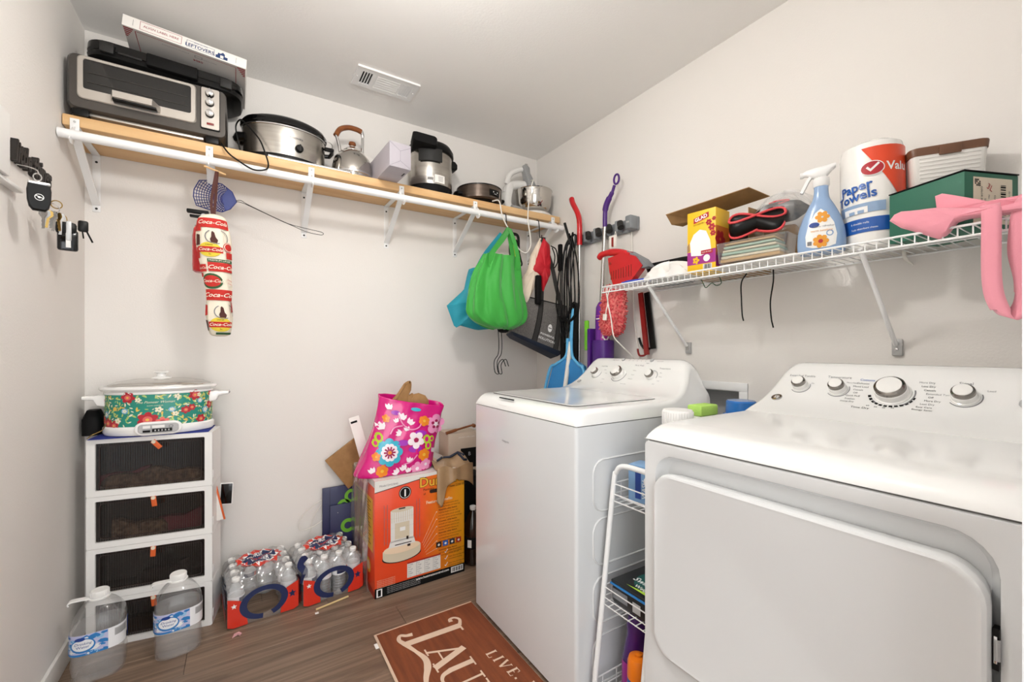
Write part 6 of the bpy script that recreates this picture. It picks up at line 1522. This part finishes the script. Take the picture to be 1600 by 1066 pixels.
# printed picture of the heater
hx = -.105
pr.disc(hx+.005, .168, .094, Fl(1), 'hx_dark', 30, .030); pr.disc(hx+.005, .174, .091, Fl(2), 'hx_cream', 30, .032); pr.rect(hx-.086, hx+.096, .178, .205, Fl(3), 'hx_cream', 8); pr.disc(hx+.005, .205, .088, Fl(4), 'hx_pale', 30, .022)
pr.poly([(hx-.06, .215), (hx+.07, .215), (hx+.062, .245), (hx-.052, .245)], Fl(5), 'hx_white'); pr.rect(hx-.05, hx+.06, .24, .385, Fl(5), 'hx_white'); pr.disc(hx+.005, .385, .055, Fl(6), 'hx_cream', 24, .01)
for k in range(10): pr.rect(hx-.046+.0108*k, hx-.043+.0108*k, .33, .376, Fl(6), 'hx_cream')
pr.rect(hx-.03, hx+.04, .25, .325, Fl(6), 'hx_cream'); pr.rect(hx-.006, hx+.02, .285, .303, Fl(7), 'white'); pr.rect(hx-.012, hx+.02, .387, .393, Fl(7), 'hx_dark')
pr.rect(hx+.025, hx+.035, .24, .255, Fl(7), 'hx_dark'); pr.rect(hx-.03, hx+.05, .222, .226, Fl(6), 'hx_dark'); pr.rect(hx+.03, hx+.045, .205, .216, Fl(6), 'hx_dark')
for z_ in (.25, .315, .36, .41): pr.ring(hx+.005, z_, 1, 1.02, Fl(8), 'print_grey', 24, pi, 2*pi, .085, .012)
for s_ in (-1, 1):
    for dx in (.085, .07): pr.rect(hx+.005+s_*dx-.0008, hx+.005+s_*dx+.0008, .235, .42, Fl(8), 'print_grey')
pr.build('front_print', t)
sp_ = MB(); S = plane((-w-.0008, D_/2, 0), (0, -1, 0), (0, 0, 1)); Sl = lambda k: (lambda a, b, d=0: S(a, b, .0006*k))
sp_.rect(-D_/2, D_/2, BH-.03, BH, Sl(0), 'hx_white'); sp_.rect(-D_/2, D_/2, .0, .03, Sl(0), 'hx_red'); sp_.rect(-.17, .17, .2, BH-.09, Sl(0), 'hx_yellow'); 
for k in range(16): strip(sp_, (-.15, .23 + .013*k), (.14 - .02*(k % 3), .23 + .013*k), .004, Sl(1), 'hx_brown')
for k in range(3): sp_.disc(-.1+.1*k, .12, .035, Sl(1), 'hx_yellow', 18); sp_.disc(-.1+.1*k, .12, .022, Sl(2), 'hx_pale', 16)
sp_.build('side_print', t)
tp = MB(); tp.rect(-w, w, 0, D_, lambda a, b, d=0: (a, b, BH+.0006), 'hx_white'); tp.rect(-w+.06, w-.06, .1, .3, lambda a, b, d=0: (a, b, BH+.0012), 'hx_pale'); tp.build('top_print', t)
# clear plastic bag against the side of the carton
m = MB(); m.grid(lambda u, v_: (.498 - .010*sin(pi*v_)*(.5+.5*sin(9*u)) - .004*sin(23*u+9*v_), lerp(2.03, 2.37, u), lerp(.01, .525, v_) + .004*sin(14*u)), 24, 24, 'clear_film'); tag(m.build('plastic_bag', smooth=True, solid=.0006), 'clear plastic bag hanging against the left side of the heater carton', 'plastic bag')

# ---- pink floral bag
mat('bag_pink', 'd9157f', .18, coat=.5); mat('fp_white', 'fbeef4', .25, coat=.4); mat('fp_pink', 'f29ac6', .25, coat=.4); mat('fp_aqua', '35b4cf', .25, coat=.4); mat('fp_orange', 'f08a24', .25, coat=.4); mat('fp_lime', 'b8cf2e', .25, coat=.4); mat('fp_violet', 'a52bb8', .25, coat=.4); mat('fp_maroon', 'a3104f', .3); mat('bag_inside', 'f3b4d2', .4)
t = thing('pink_floral_bag', 'glossy pink plastic bag with big flowers standing on the heater carton', 'bag', (.655, 2.085, BH+.001))
rows = [(-.02, 0, .0, .165, .055), (-.02, 0, .004, .185, .068), (-.015, 0, .03, .188, .072), (.0, 0, .08, .178, .074), (.02, 0, .15, .168, .072), (.04, 0, .22, .162, .066), (.058, 0, .29, .160, .058), (.068, 0, .335, .163, .052), (.072, 0, .36, .165, .05)]
RW = smooth_rows(rows, 4)
def shr(p):    # the rim slopes down to the right
    return (p[0], p[1], p[2] - max(0, p[2]/.36)**2 * ((p[0]-.07)*.2 + (.05 - p[1])*.22))
m = MB(); rings = []
for j, (cx, cy_, z, hw, hd) in enumerate(RW):
    ring = []
    for k in range(56):
        th = 2*pi*k/56; c_, s_ = cos(th), sin(th); q = (abs(c_)**3 + abs(s_)**3)**(-1/3)
        wv = .003*sin(5*th+z*14) + .002*sin(11*th-z*30)
        ring.append(shr((cx + (hw+wv)*c_*q, cy_ + (hd+wv)*s_*q, z)))
    rings.append(ring)
m.loft(rings, 'bag_pink', caps=False); m.v and m.add(rings[0], [tuple(range(55, -1, -1))], 'bag_pink'); m.build('bag', t, solid=.0012, offset=-1)
def pk(a, z, d=0):
    for r0, r1 in zip(RW, RW[1:]):
        if z <= r1[2]: break
    f_ = max(0, min(1, (z-r0[2])/(r1[2]-r0[2]+1e-9))); cx, hw, hd = lerp(r0[0], r1[0], f_), lerp(r0[3], r1[3], f_), lerp(r0[4], r1[4], f_)
    x = max(-.985, min(.985, (a-cx)/hw)); y = -hd*(1-abs(x)**3)**(1/3)
    th = math.atan2(y, x*hw); wv = .0045
    return shr((a, y - wv - d, z))
pr = MB(); K1 = lambda k: (lambda a, z, d=0: pk(a, z, .0007*k))
fl = lambda *a, **k: pr.flower(*a, **k)
# aqua daisy
for k in range(8): pr.disc(-.065+.042*cos(k*pi/4), .115+.046*sin(k*pi/4), .021, K1(0), 'fp_aqua', 14)
pr.disc(-.065, .115, .047, K1(1), 'fp_aqua', 24)
for k in range(10): pr.disc(-.065+.028*cos(k*pi/5), .115+.03*sin(k*pi/5), .0125, K1(2), 'fp_white', 12)
pr.disc(-.065, .115, .03, K1(3), 'fp_white', 20)
for k in range(10): q = k*pi/5; strip(pr, (-.065+.009*cos(q), .115+.009*sin(q)), (-.065+.027*cos(q), .115+.028*sin(q)), .008, K1(4), 'fp_maroon')
pr.disc(-.065, .115, .009, K1(5), 'fp_orange', 12)
def five(a, z, r, m_, c_, n=5, rot=.3, ps=.5):
    for k in range(n): q = rot + 2*pi*k/n; pr.disc(a + r*.62*cos(q), z + r*.66*sin(q), r*ps, K1(1), m_, 12)
    pr.disc(a, z, r*.3, K1(2), c_, 10)
five(.065, .165, .042, 'fp_white', 'fp_maroon', 5, .9, .42); five(.175, .245, .055, 'fp_pink', 'fp_white', 5, .2, .46)
for k in range(5): q = .2 + 2*pi*k/5; pr.disc(.175+.02*cos(q), .245+.02*sin(q), .009, K1(3), 'fp_maroon', 10)
five(.11, .265, .026, 'fp_orange', 'fp_yellow' if 'fp_yellow' in MATS else 'hx_yellow', 6); five(.105, .085, .028, 'fp_orange', 'hx_yellow', 6); five(-.10, .032, .026, 'fp_orange', 'hx_yellow', 6); five(-.125, .10, .018, 'fp_orange', 'hx_yellow', 5); five(-.075, .27, .016, 'fp_orange', 'hx_yellow', 5)
for a, z, r in ((.12, .165, .02), (.148, .165, .014), (.128, .13, .018), (-.11, .185, .018), (-.125, .16, .014)):
    pr.disc(a, z, r, K1(1), 'fp_lime', 14, r*1.25); pr.disc(a, z, r*.5, K1(2), 'bag_pink', 10, r*.7)
def tulip(a, z, s_, rot, m_='fp_white'):
    P = [(-.5, -.6), (.5, -.6), (.8, .0), (.75, .6), (.35, .3), (0, .75), (-.35, .3), (-.75, .6), (-.8, 0)]
    pr.poly([(a + s_*(x*cos(rot)-y*sin(rot)), z + s_*(x*sin(rot)+y*cos(rot))) for x, y in P], K1(1), m_)
for a, z, s_, ro in ((.0, .285, .026, -.3), (-.03, .265, .016, .4), (.04, .26, .024, -.7), (-.02, .205, .02, 1.2), (.02, .225, .018, .3), (-.1, .235, .026, .2), (.0, .035, .022, .4), (-.035, .02, .022, .9), (.03, .07, .02, -.2), (.025, .02, .018, .2), (-.145, .04, .02, .4), (.16, .1, .02, -.4)): tulip(a, z, s_, ro)
for pts in ([(-.02, .30), (.0, .25), (.04, .22), (.085, .235), (.1, .285)], [(.0, .05), (.04, .06), (.07, .09)], [(-.06, .2), (-.04, .23), (.0, .24)]):
    c_ = curve([(a, z, 0) for a, z in pts], 8)
    for p, q in zip(c_, c_[1:]): strip(pr, (p.x, p.y), (q.x, q.y), .006, K1(1), 'fp_pink')
five(.07, .02, .03, 'fp_pink', 'fp_white', 5); five(.115, .035, .026, 'fp_pink', 'fp_white', 5); tulip(-.06, .325, .02, .1); pr.disc(.07, .325, .026, K1(1), 'fp_aqua', 14, .01)
for a, z, r in ((-.0, .155, .03), (.06, .12, .035), (.09, .2, .03), (-.03, .3, .022)): pr.disc(a, z, r, K1(0), 'fp_violet', 16, r*.5)
pr.build('flower_print', t)
def crumpled(name, label, cat, c, rx, ry, rz_, m_, seed, amp=.22, nu=26, nv=14):
    r_ = random.Random(seed); ph = [r_.uniform(0, 6.28) for _ in range(6)]
    m = MB()
    def fn(u, v_):
        a = 2*pi*u; p = pi*v_ - pi/2
        k = 1 + amp*(.5*sin(3*a+ph[0]+2*p) + .35*abs(sin(5*a+ph[1]-3*p)) - .3*abs(sin(4*p+ph[2]+2*a)) + .2*sin(9*a+ph[3]+5*p))
        return (c[0] + rx*cos(p)*cos(a)*k, c[1] + ry*cos(p)*sin(a)*k, c[2] + rz_*sin(p)*k)
    m.grid(fn, nu, nv, m_, closeu=True); return tag(m.build(name, ang=25), label, cat)
mat('kraft_paper', 'a67c4c', .7, noise=(30, '8c653a', .6)); mat('tan_plastic', 'a98a66', .3, coat=.3, noise=(14, '8f7150', .6))
t = thing('brown_paper', 'crumpled brown paper sack sticking out of the pink bag', 'paper sack', (.70, 2.09, BH+.315))
m = MB(); m.loft([[(x + a*s_, b*s_*.6 + .004*sin(5*a*40), z + .012*sin(k*1.9)) for k, (a, b) in enumerate(rrect(.1, .06, .02, 3))] for x, z, s_ in ((-.02, -.05, 1.0), (-.03, .03, .9), (-.02, .06, .55), (-.005, .085, .5), (.005, .11, .35), (.012, .118, .1))], 'kraft_paper'); m.build('crumpled_top', t)
m = MB(); m.loft([[(x + a*s_, b*s_*.6, z + .01*sin(k*2.3)) for k, (a, b) in enumerate(rrect(.12, .07, .025, 3))] for x, z, s_ in ((.055, -.06, 1.0), (.055, .02, .95), (.05, .045, .75), (.045, .058, .3))], 'kraft_paper'); m.build('second_fold', t)
# tan plastic bag draped over the carton corner
t = thing('tan_plastic_bag', 'tan plastic shopping bag slumped over the right top corner of carton', 'plastic bag', (.93, 2.02, BH))
m = MB()
def drape(u, v_):
    # u across, v from behind on the top over the front edge and down
    x = lerp(-.115, .075, u) + .02*v_*(u-.3); 
    if v_ < .5: q = v_/.5; y = lerp(.16, -.045, q); z = .006 + (.050*sin(pi*min(1, q*1.05))*(.6+.4*sin(7*u+2)) + .012*sin(13*u+5*q))*(1-.3*q)
    else:
        q = (v_-.5)/.5; y = -.046 - .012*sin(3*u+1)*q - .004*sin(17*u); L = interp([(0, .16), (.12, .20), (.25, .10), (.5, .05), (.8, .09), (1, .12)], u); z = .012 - L*q + .01*sin(9*u)
    return (x, y, z)
m.grid(drape, 30, 24, 'tan_plastic'); m.build('bag', t, ang=25, solid=.001)
for uv in ([(.45, .18), (.62, .2), (.8, .26), (.9, .34)], [(.78, .3), (.82, .42), (.9, .4)], [(.3, .14), (.45, .16)]):
    pts = [drape(*p) for p in uv]; MB().tube([(p[0], p[1]-.002, p[2]+.004) for p in pts], .007, 'tote_navy', n=6).build('print', t)
# beige carton, dark box and soda bottle behind
mat('beige_carton', 'cbb9a6', .6, noise=(8, 'bda993', .4))
t = thing('beige_carton', 'tall beige carton with a dark logo behind the heater box', 'box', (1.085, 2.235, .0005), R(-2))
MB().box(-.095, .095, 0, .15, 0, .655, 'beige_carton', .002).build('carton', t)
pr = MB(); mf = plane((0, -.0008, 0), (1, 0, 0), (0, 0, 1)); pr.rect(-.02, .09, .45, .565, mf, 'print_black'); pr.text('B', .03, .035, .53, lambda a, b: mf(a, b, .0006), 'grey_light'); pr.text('premium coffee maker', .0115, .02, .63, mf, 'hx_white'); pr.build('print', t)
tag(MB().tube(curve([(.98, 2.25, .66), (1.04, 2.25, .672), (1.10, 2.26, .68), (1.15, 2.26, .688), (1.17, 2.265, .682)], 5), [.009]*6 + [.006]*10 + [.011]*5, 'walnut', n=8).build('leather_strap'), 'dark brown strap lying on top of the beige carton', 'strap')
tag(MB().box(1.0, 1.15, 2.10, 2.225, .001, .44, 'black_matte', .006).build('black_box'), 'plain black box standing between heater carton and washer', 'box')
mat('soda_dark', '1d100b', .08, coat=.6)
t = thing('soda_bottle', 'dark soda bottle with a white cap standing beside the washer', 'bottle', (1.043, 2.04, .0005))
MB().lathe([(.04, 0), (.047, .008), (.048, .04), (.046, .1), (.049, .17), (.045, .21), (.03, .25), (.016, .275), (.0135, .285)], 'soda_dark', 28).build('bottle', t)
MB().lathe([(.0155, .283), (.0165, .285), (.0165, .302), (0, .304)], 'white', 20).build('cap', t)
m = MB(); m.lathe([(.0485, .09), (.049, .092), (.0495, .15), (.049, .152)], 'print_black', 20); m.lathe([(.0502, .1), (.0502, .14)], 'white', 4, a0=R(-150), a1=R(-125)); m.build('label', t)
# brown gift bag and white paper behind the pink bag
t = thing('kraft_gift_bag', 'brown paper gift bag with a cord handle leaning behind the pink bag', 'gift bag', (.53, 2.385, .50), rot=(R(-3), R(-35), 0))
MB().box(-.10, .10, -.02, .0, -.05, .145, 'kraft_paper', .002).build('bag', t)
MB().tube(curve([(-.06, -.012, -.05), (-.05, -.012, -.11), (.0, -.012, -.13), (.04, -.012, -.10), (.05, -.012, -.05)], 6), .0035, 'kraft_paper', n=6).build('handle', t)
t = thing('white_receipt', 'small white folded paper behind the pink bag at its left edge', 'paper', (.515, 2.215, BH+.001), rot=(R(-4), R(-14), 0))
MB().box(-.0, .05, 0, .003, 0, .265, 'paper', .001).build('sheet', t); MB().box(.004, .035, -.0015, .0, .235, .245, 'print_black').build('print', t)
tag(MB().box(.40, .50, 2.30, 2.40, .435, .53, 'kraft_paper', .01).build('cardboard_block'), 'brown cardboard block behind the heater carton under gift bag', 'box') if False else None
# navy gift bags with green letters
mat('navy_bag', '23264f', .45, coat=.2); mat('green_print', '6fae2e', .5)
for k, (x0, x1, y, z0, z1, lb) in enumerate(((.352, .53, 2.388, .12, .42, 'tall navy gift bag with green letters leaning on the back wall'), (.385, .54, 2.368, .05, .33, 'shorter navy gift bag with a green letter before the taller one'))):
    t = thing('gift_bag', lb, 'gift bag', ((x0+x1)/2, y, .0005), rot=(0, 0, 0), group='navy gift bags behind the heater carton')
    w_ = (x1-x0)/2; m = MB(); m.box(-w_, w_, -.012, .0, 0, z1, 'navy_bag', .0015); m.build('bag', t)
    m = MB(); mf = plane((0, -.0128, 0), (1, 0, 0), (0, 0, 1))
    if k == 0: m.ring(.055, z1-.06, .02, .037, mf, 'green_print', 20, R(60), R(300)); m.ring(.015, z1-.105, .018, .034, mf, 'green_print', 20, R(0), R(200)); m.rect(-w_+.035, -w_+.036, 0, z1, mf, 'black')
    else: m.ring(.01, z1-.115, .018, .036, mf, 'green_print', 22, R(50), R(320)); m.disc(-.04, z1-.04, .002, mf, 'grey_light', 8)
    m.build('letters', t)
t = thing('rope_loops', 'white twisted cord handles looping left of the navy gift bags', 'cord', (.30, 2.39, .22))
for pts in ([(.05, 0, .14), (-.01, -.01, .11), (-.055, -.012, .055), (-.05, -.012, .01), (.0, -.01, .012), (.055, -.004, .035)], [(.05, 0, .12), (.01, -.006, .06), (.0, -.008, .01), (-.01, -.01, -.03)]):
    MB().tube(curve(pts, 6), .0026, 'cord_white', n=6).build('loop', t)

# ================================================================ laundry mat
mat('mat_brown', '824320', .85, noise=((60, 4, 60), '693217', .8), bump=(350, .3)); mat('mat_cream', 'ddc3ab', .85, bump=(350, .3)); 
t = thing('floor_mat', 'rust brown laundry mat with cream lettering before the washing machine', 'mat', (.66, 1.30, .0005))
MX0, MX1, MY0, MY1 = -.217, .212, -.45, .425
def mwave(x, y): return .006*math.exp(-((x+.02)/.12)**2)*math.exp(-((y-.425)/.03)**2)
m = MB(); m.box(MX0, MX1, MY0, MY1, 0, .005, 'mat_cream', .0015); m.build('backing', t)
m = MB(); m.box(MX0+.009, MX1-.002, MY0+.009, MY1-.009, .0045, .006, 'mat_brown'); m.build('field', t)
# letter frame: a to the right = -Y, b up = +X ; origin at left end of the word, on its base line
_lz = [0]
def Lm(a, b, d=0): return (b - .66 + .58, 1.536 - 1.30 - a, .0063 + _lz[0]*.000012)
lt = MB(); C_ = 'mat_cream'
def stroke(p, q, w_): _lz[0] += 1; strip(lt, p, q, w_, Lm, C_)
def serif(a, b, w_, th=.006): _lz[0] += 1; lt.poly([(a-w_/2, b-th/2), (a+w_/2, b-th/2), (a+w_/2, b+th/2), (a-w_/2, b+th/2)], Lm, C_)
def ribbonpath(pts, ws):
    c_ = curve([(p[0], p[1], 0) for p in pts], 8); W_ = [interp(list(zip([i/(len(ws)-1) for i in range(len(ws))], ws)), k/(len(c_)-1)) for k in range(len(c_))]
    Lp, Rp = [], []
    for i, p in enumerate(c_):
        d = (c_[min(i+1, len(c_)-1)] - c_[max(i-1, 0)]).normalized(); n_ = Vector((-d.y, d.x, 0))*W_[i]/2
        Lp.append(p+n_); Rp.append(p-n_)
    _lz[0] += 1
    for i in range(len(c_)-1): lt.poly([(Lp[i].x, Lp[i].y), (Lp[i+1].x, Lp[i+1].y), (Rp[i+1].x, Rp[i+1].y), (Rp[i].x, Rp[i].y)], Lm, C_)
# swash L: stem from b=-.045 to .178 at a=-.065
stroke((-.068, -.044), (-.060, .178), .030); serif(-.045, .176, .035, .008)
ribbonpath([(-.060, .176), (-.095, .192), (-.118, .178), (-.117, .158), (-.100, .155)], [.016, .012, .011, .014, .018])
ribbonpath([(-.11, -.006), (-.115, -.03), (-.127, -.05), (-.105, -.062), (-.07, -.05), (-.01, -.028), (.045, -.012), (.09, -.02), (.14, -.045), (.2, -.06), (.3, -.05), (.4, -.03)], [.02, .016, .014, .016, .02, .014, .022, .026, .018, .01, .008, .004])
# A
stroke((.018, .0), (.068, .132), .010); stroke((.064, .135), (.108, .0), .026); stroke((.036, .042), (.094, .042), .006); serif(.018, .003, .038); serif(.108, .003, .05)
# U N D R Y
def U(a):
    stroke((a+.02, .132), (a+.02, .04), .022); stroke((a+.095, .132), (a+.095, .04), .009); serif(a+.02, .132, .048); serif(a+.095, .132, .034)
    ribbonpath([(a+.02, .045), (a+.03, .012), (a+.055, .0), (a+.083, .012), (a+.095, .045)], [.022, .016, .01, .009, .009])
U(.125)
a = .25; stroke((a+.015, 0), (a+.015, .132), .009); stroke((a+.018, .128), (a+.09, .004), .022); stroke((a+.094, 0), (a+.094, .132), .009); serif(a+.012, .132, .036); serif(a+.094, .132, .034); serif(a+.015, .003, .034)
a = .375; stroke((a+.015, 0), (a+.015, .132), .022); ribbonpath([(a+.015, .13), (a+.06, .125), (a+.09, .067), (a+.06, .006), (a+.015, .003)], [.008, .014, .024, .014, .008])
a = .49; stroke((a+.015, 0), (a+.015, .132), .022); ribbonpath([(a+.015, .13), (a+.06, .122), (a+.065, .085), (a+.015, .068)], [.008, .018, .018, .006]); stroke((a+.04, .066), (a+.085, 0), .02)
a = .59; stroke((a+.0, .132), (a+.04, .06), .02); stroke((a+.075, .132), (a+.04, .06), .009); stroke((a+.04, .064), (a+.04, 0), .02)
lt.build('large_lettering', t); lt = MB()
# LIVE. LAUGH.
def small(txt, a0, b0, s_, rise):
    a = a0; b = b0
    for ch in txt:
        f_ = lambda x, y: (a + x*s_, b + y*s_)
        def st(p, q, w_): _lz[0] += 1; strip(lt, f_(*p), f_(*q), w_*s_, Lm, C_)
        adv = .8
        if ch == 'L': st((.2, 0), (.2, 1), .2); st((.05, .98), (.38, .98), .06); st((.05, .03), (.68, .03), .06); st((.65, 0), (.7, .3), .06); adv = .85
        elif ch == 'I': st((.2, 0), (.2, 1), .2); st((.05, .98), (.38, .98), .06); st((.05, .03), (.38, .03), .06); adv = .58
        elif ch == 'V': st((.08, 1), (.42, 0), .2); st((.76, 1), (.42, 0), .08); st((0, .98), (.24, .98), .06); st((.64, .98), (.88, .98), .06); adv = .98
        elif ch == 'E': st((.2, 0), (.2, 1), .2); st((.05, .97), (.62, .97), .06); st((.2, .52), (.5, .52), .06); st((.05, .03), (.66, .03), .06); st((.62, .97), (.62, .75), .05); st((.64, .03), (.68, .26), .05); adv = .85
        elif ch == 'A': st((.05, 0), (.4, 1), .08); st((.4, 1), (.75, 0), .2); st((.18, .35), (.62, .35), .06); adv = .92
        elif ch == 'U': st((.15, 1), (.15, .3), .2); st((.65, 1), (.65, .3), .08); st((.15, .3), (.4, .03), .12); st((.4, .03), (.65, .3), .1); adv = .92
        elif ch == 'G': st((.1, .3), (.1, .7), .2); st((.1, .7), (.5, .98), .1); st((.1, .3), (.5, .02), .1); st((.5, .02), (.7, .4), .12); st((.5, .98), (.7, .75), .06); adv = .92
        elif ch == 'H': st((.2, 0), (.2, 1), .2); st((.65, 0), (.65, 1), .2); st((.2, .5), (.65, .5), .06); adv = .95
        elif ch == '.': st((.1, 0), (.1, .18), .18); adv = .4
        else: adv = .5
        a += adv*s_*1.15; b += rise*adv*s_
for w__ in (('LIVE. LAUGH.', .138, .186, .042, .2),): small(*w__)
lt.build('small_lettering', t)
m = MB(); m.box(MX0-.012, MX0+.004, .345, .375, .0005, .002, 'white'); m.build('care_tag', t)

# ================================================================ wire cart between the machines
t = thing('wire_cart', 'narrow white tubular wire rack standing between washer and dryer', 'rack', (0, 0, 0))
YA, YB_ = .806, .985
def legx(z): return .913 + (z-.0)*.136
XB = 1.46
m = MB(); m.tube(curve([(legx(0), YB_, .002), (legx(.35), YB_, .35), (legx(.70), YB_, .70), (legx(.74)+.002, YB_-.006, .745), (legx(.76), YB_-.03, .768), (legx(.765), (YA+YB_)/2, .772), (legx(.76), YA+.03, .768), (legx(.74), YA+.006, .745), (legx(.70), YA, .70), (legx(.35), YA, .35), (legx(0), YA, .002)], 6), .0085, 'white_metal', n=12); m.build('front_frame', t)
m = MB(); m.tube(curve([(XB, YB_, .002), (XB, YB_, .70), (XB, YB_-.03, .765), (XB, YA+.03, .765), (XB, YA, .70), (XB, YA, .002)], 6), .0085, 'white_metal', n=12); m.build('back_frame', t)
for zs in (.655, .34, .06):
    m = MB(); x0 = legx(zs)
    for dz in (0, .022, .055): m.tube([(x0+.002, YB_, zs+dz), (XB, YB_, zs+dz), (XB, YA, zs+dz), (x0+.002, YA, zs+dz)], .0022, 'white_metal', n=6, closed=True)
    k = 0; y = YA+.02
    while y < YB_: m.tube([(x0, y, zs), (XB, y, zs)], .0017, 'white_metal', n=5); y += .027
    x = x0 + .04
    while x < XB: m.tube([(x, YA, zs+.055), (x, YA, zs), (x, YB_, zs), (x, YB_, zs+.055)], .0017, 'white_metal', n=5); x += .06
    o_ = m.build('basket', t); o_['kind'] = 'stuff'
mat('box_blue', '7fa6cf', .35); mat('sw_teal', '0f5a55', .35, coat=.3); mat('sw_black', '121416', .35, coat=.3); mat('bottle_purple', '4a1c6e', .25, coat=.4); mat('cap_orange', 'ee7d14', .35); mat('can_blue', '2f57a8', .3)
ZS = .657
t = thing('blue_detergent_box', 'pale blue detergent carton on the upper tier of wire rack', 'box', (1.05, .91, ZS+.002), R(-80))
MB().box(-.045, .045, 0, .07, 0, .115, 'box_blue', .002).build('carton', t)
pr = MB(); mf = plane((0, -.0008, 0), (1, 0, 0), (0, 0, 1)); pr.rect(-.02, .0, .012, .1, mf, 'label_navy'); pr.disc(.025, .07, .016, mf, 'label_white', 16); pr.text('WASH', .02, .012, .045, lambda a, b: mf(a, b, .0006), 'white', rot=pi/2); pr.build('print', t)
t = thing('mop_pad_box', 'black and teal wet mop pad tub on the middle tier of rack', 'box', (.985, .905, .342), 0)
m = MB(); m.box(0, .27, -.068, .068, 0, .062, 'sw_black', .012); m.build('tub', t)
m = MB(); m.box(-.004, .274, -.071, .071, .058, .064, 'label_blue', .003); m.box(-.002, .272, -.069, .069, .064, .074, 'sw_black', .006); m.build('lid', t)
pr = MB(); mt = lambda a, b, d=0: (.10 - b*1.0 + .0, -a, .0748 + d); mt = lambda a, b, d=0: (.075 + b, -a, .0748 + d)
pr.disc(.02, .02, .05, mt, 'sw_teal', 26, .07); pr.text('Swiffer', .032, .015, -.012, lambda a, b: mt(a, b, .0006), 'white', shear=.3, bold=.02); pr.text('WetJet', .02, .03, -.042, lambda a, b: mt(a, b, .0006), 'white', bold=.02); pr.poly([(-.02, -.06), (.06, -.062), (.06, -.048)], lambda a, b: mt(a, b, .0006), 'lime')
mf = plane((-.0008, 0, 0), (0, -1, 0), (0, 0, 1)); pr.rect(-.06, .0, .02, .05, mf, 'grey_mid'); pr.rect(.02, .05, .015, .045, mf, 'grey_light'); pr.build('print', t)
t = thing('purple_bottle', 'purple cleaner bottle on the lower tier of the wire rack', 'bottle', (1.05, .925, .062))
m = MB(); m.lathe([(.04, 0), (.05, .006), (.052, .06), (.05, .12), (.04, .16), (.034, .19), (.036, .22), (.03, .245), (.02, .25)], 'bottle_purple', 28, sy=.8); m.build('bottle', t)
m = MB(); m.lathe([(.02, .248), (.021, .25), (.021, .275), (0, .277)], 'bottle_purple', 20); m.build('cap', t)
m = MB(); m.lathe([(.053, .03), (.0534, .032), (.0525, .11), (.052, .112)], 'magenta', 10, sy=.8, a0=R(150), a1=R(250)); m.build('label', t)
t = thing('spray_can', 'orange capped aerosol can on the lower tier of wire rack', 'spray can', (.99, .868, .062))
m = MB(); m.lathe([(.03, 0), (.032, .003), (.032, .105), (.029, .115)], 'can_blue', 28); m.build('can', t)
m = MB(); m.lathe([(.0315, .108), (.032, .112), (.031, .155), (.027, .168), (.012, .172)], 'cap_orange', 28); m.lathe([(.011, .168), (.011, .178), (0, .18)], 'cap_orange', 14); m.build('cap', t)
m = MB(); m.text('Disinfect', .02, 0, .085, lambda a, z: ((.0326)*cos(R(195)+a/.032), .0326*sin(R(195)+a/.032), z), 'white', bold=.02); m.build('lettering', t)
# bottles standing on the upper tier, their caps showing behind the dryer
t = thing('white_jar', 'white ribbed cap of a jar showing behind the dryer edge', 'jar', (1.195, .885, ZS+.002))
MB().lathe([(.044, 0), (.05, .005), (.05, .20), (.044, .23), (.04, .235)], 'appliance_white', 28).build('jar', t)
m = MB(); m.lathe([(.046, .232), (.047, .235), (.0465, .28), (.044, .284), (0, .284)], 'white', 36)
for k in range(36): m.box(-.001, .001, -.0485, -.046, .237, .278, 'white', M=Matrix.Rotation(2*pi*k/36, 4, 'Z'))
m.build('cap', t)
mat('sponge_green', 'b5e06c', .8, bump=(200, .4))
t = thing('detergent_bottle', 'white detergent bottle standing behind the jar on the rack', 'bottle', (1.325, .905, ZS+.002))
MB().box(-.05, .05, -.045, .045, 0, .255, 'appliance_white', .012).build('bottle', t)
m = MB(); m.box(1.285, 1.38, .86, .915, ZS+.2575, ZS+.293, 'sponge_green', .006); tag(m.build('green_sponge'), 'lime green sponge lying behind the dryer beside the white jar', 'sponge')
mat('cap_blue', '1f6fbf', .25, coat=.3)
t = thing('blue_cap_bottle', 'bottle with a bright blue cap standing behind the dryer console', 'bottle', (1.40, .865, ZS+.002)) if False else thing('blue_cap_bottle', 'bottle with a bright blue cap standing behind the dryer console', 'bottle', (1.545, .875, .001))
MB().lathe([(.045, 0), (.052, .01), (.052, .75), (.05, .86), (.046, .885)], 'appliance_white', 24).build('bottle', t)
MB().lathe([(.06, .885), (.06, .90), (.052, .903), (.05, .945), (.046, .95), (0, .95)], 'cap_blue', 32).build('cap', t)
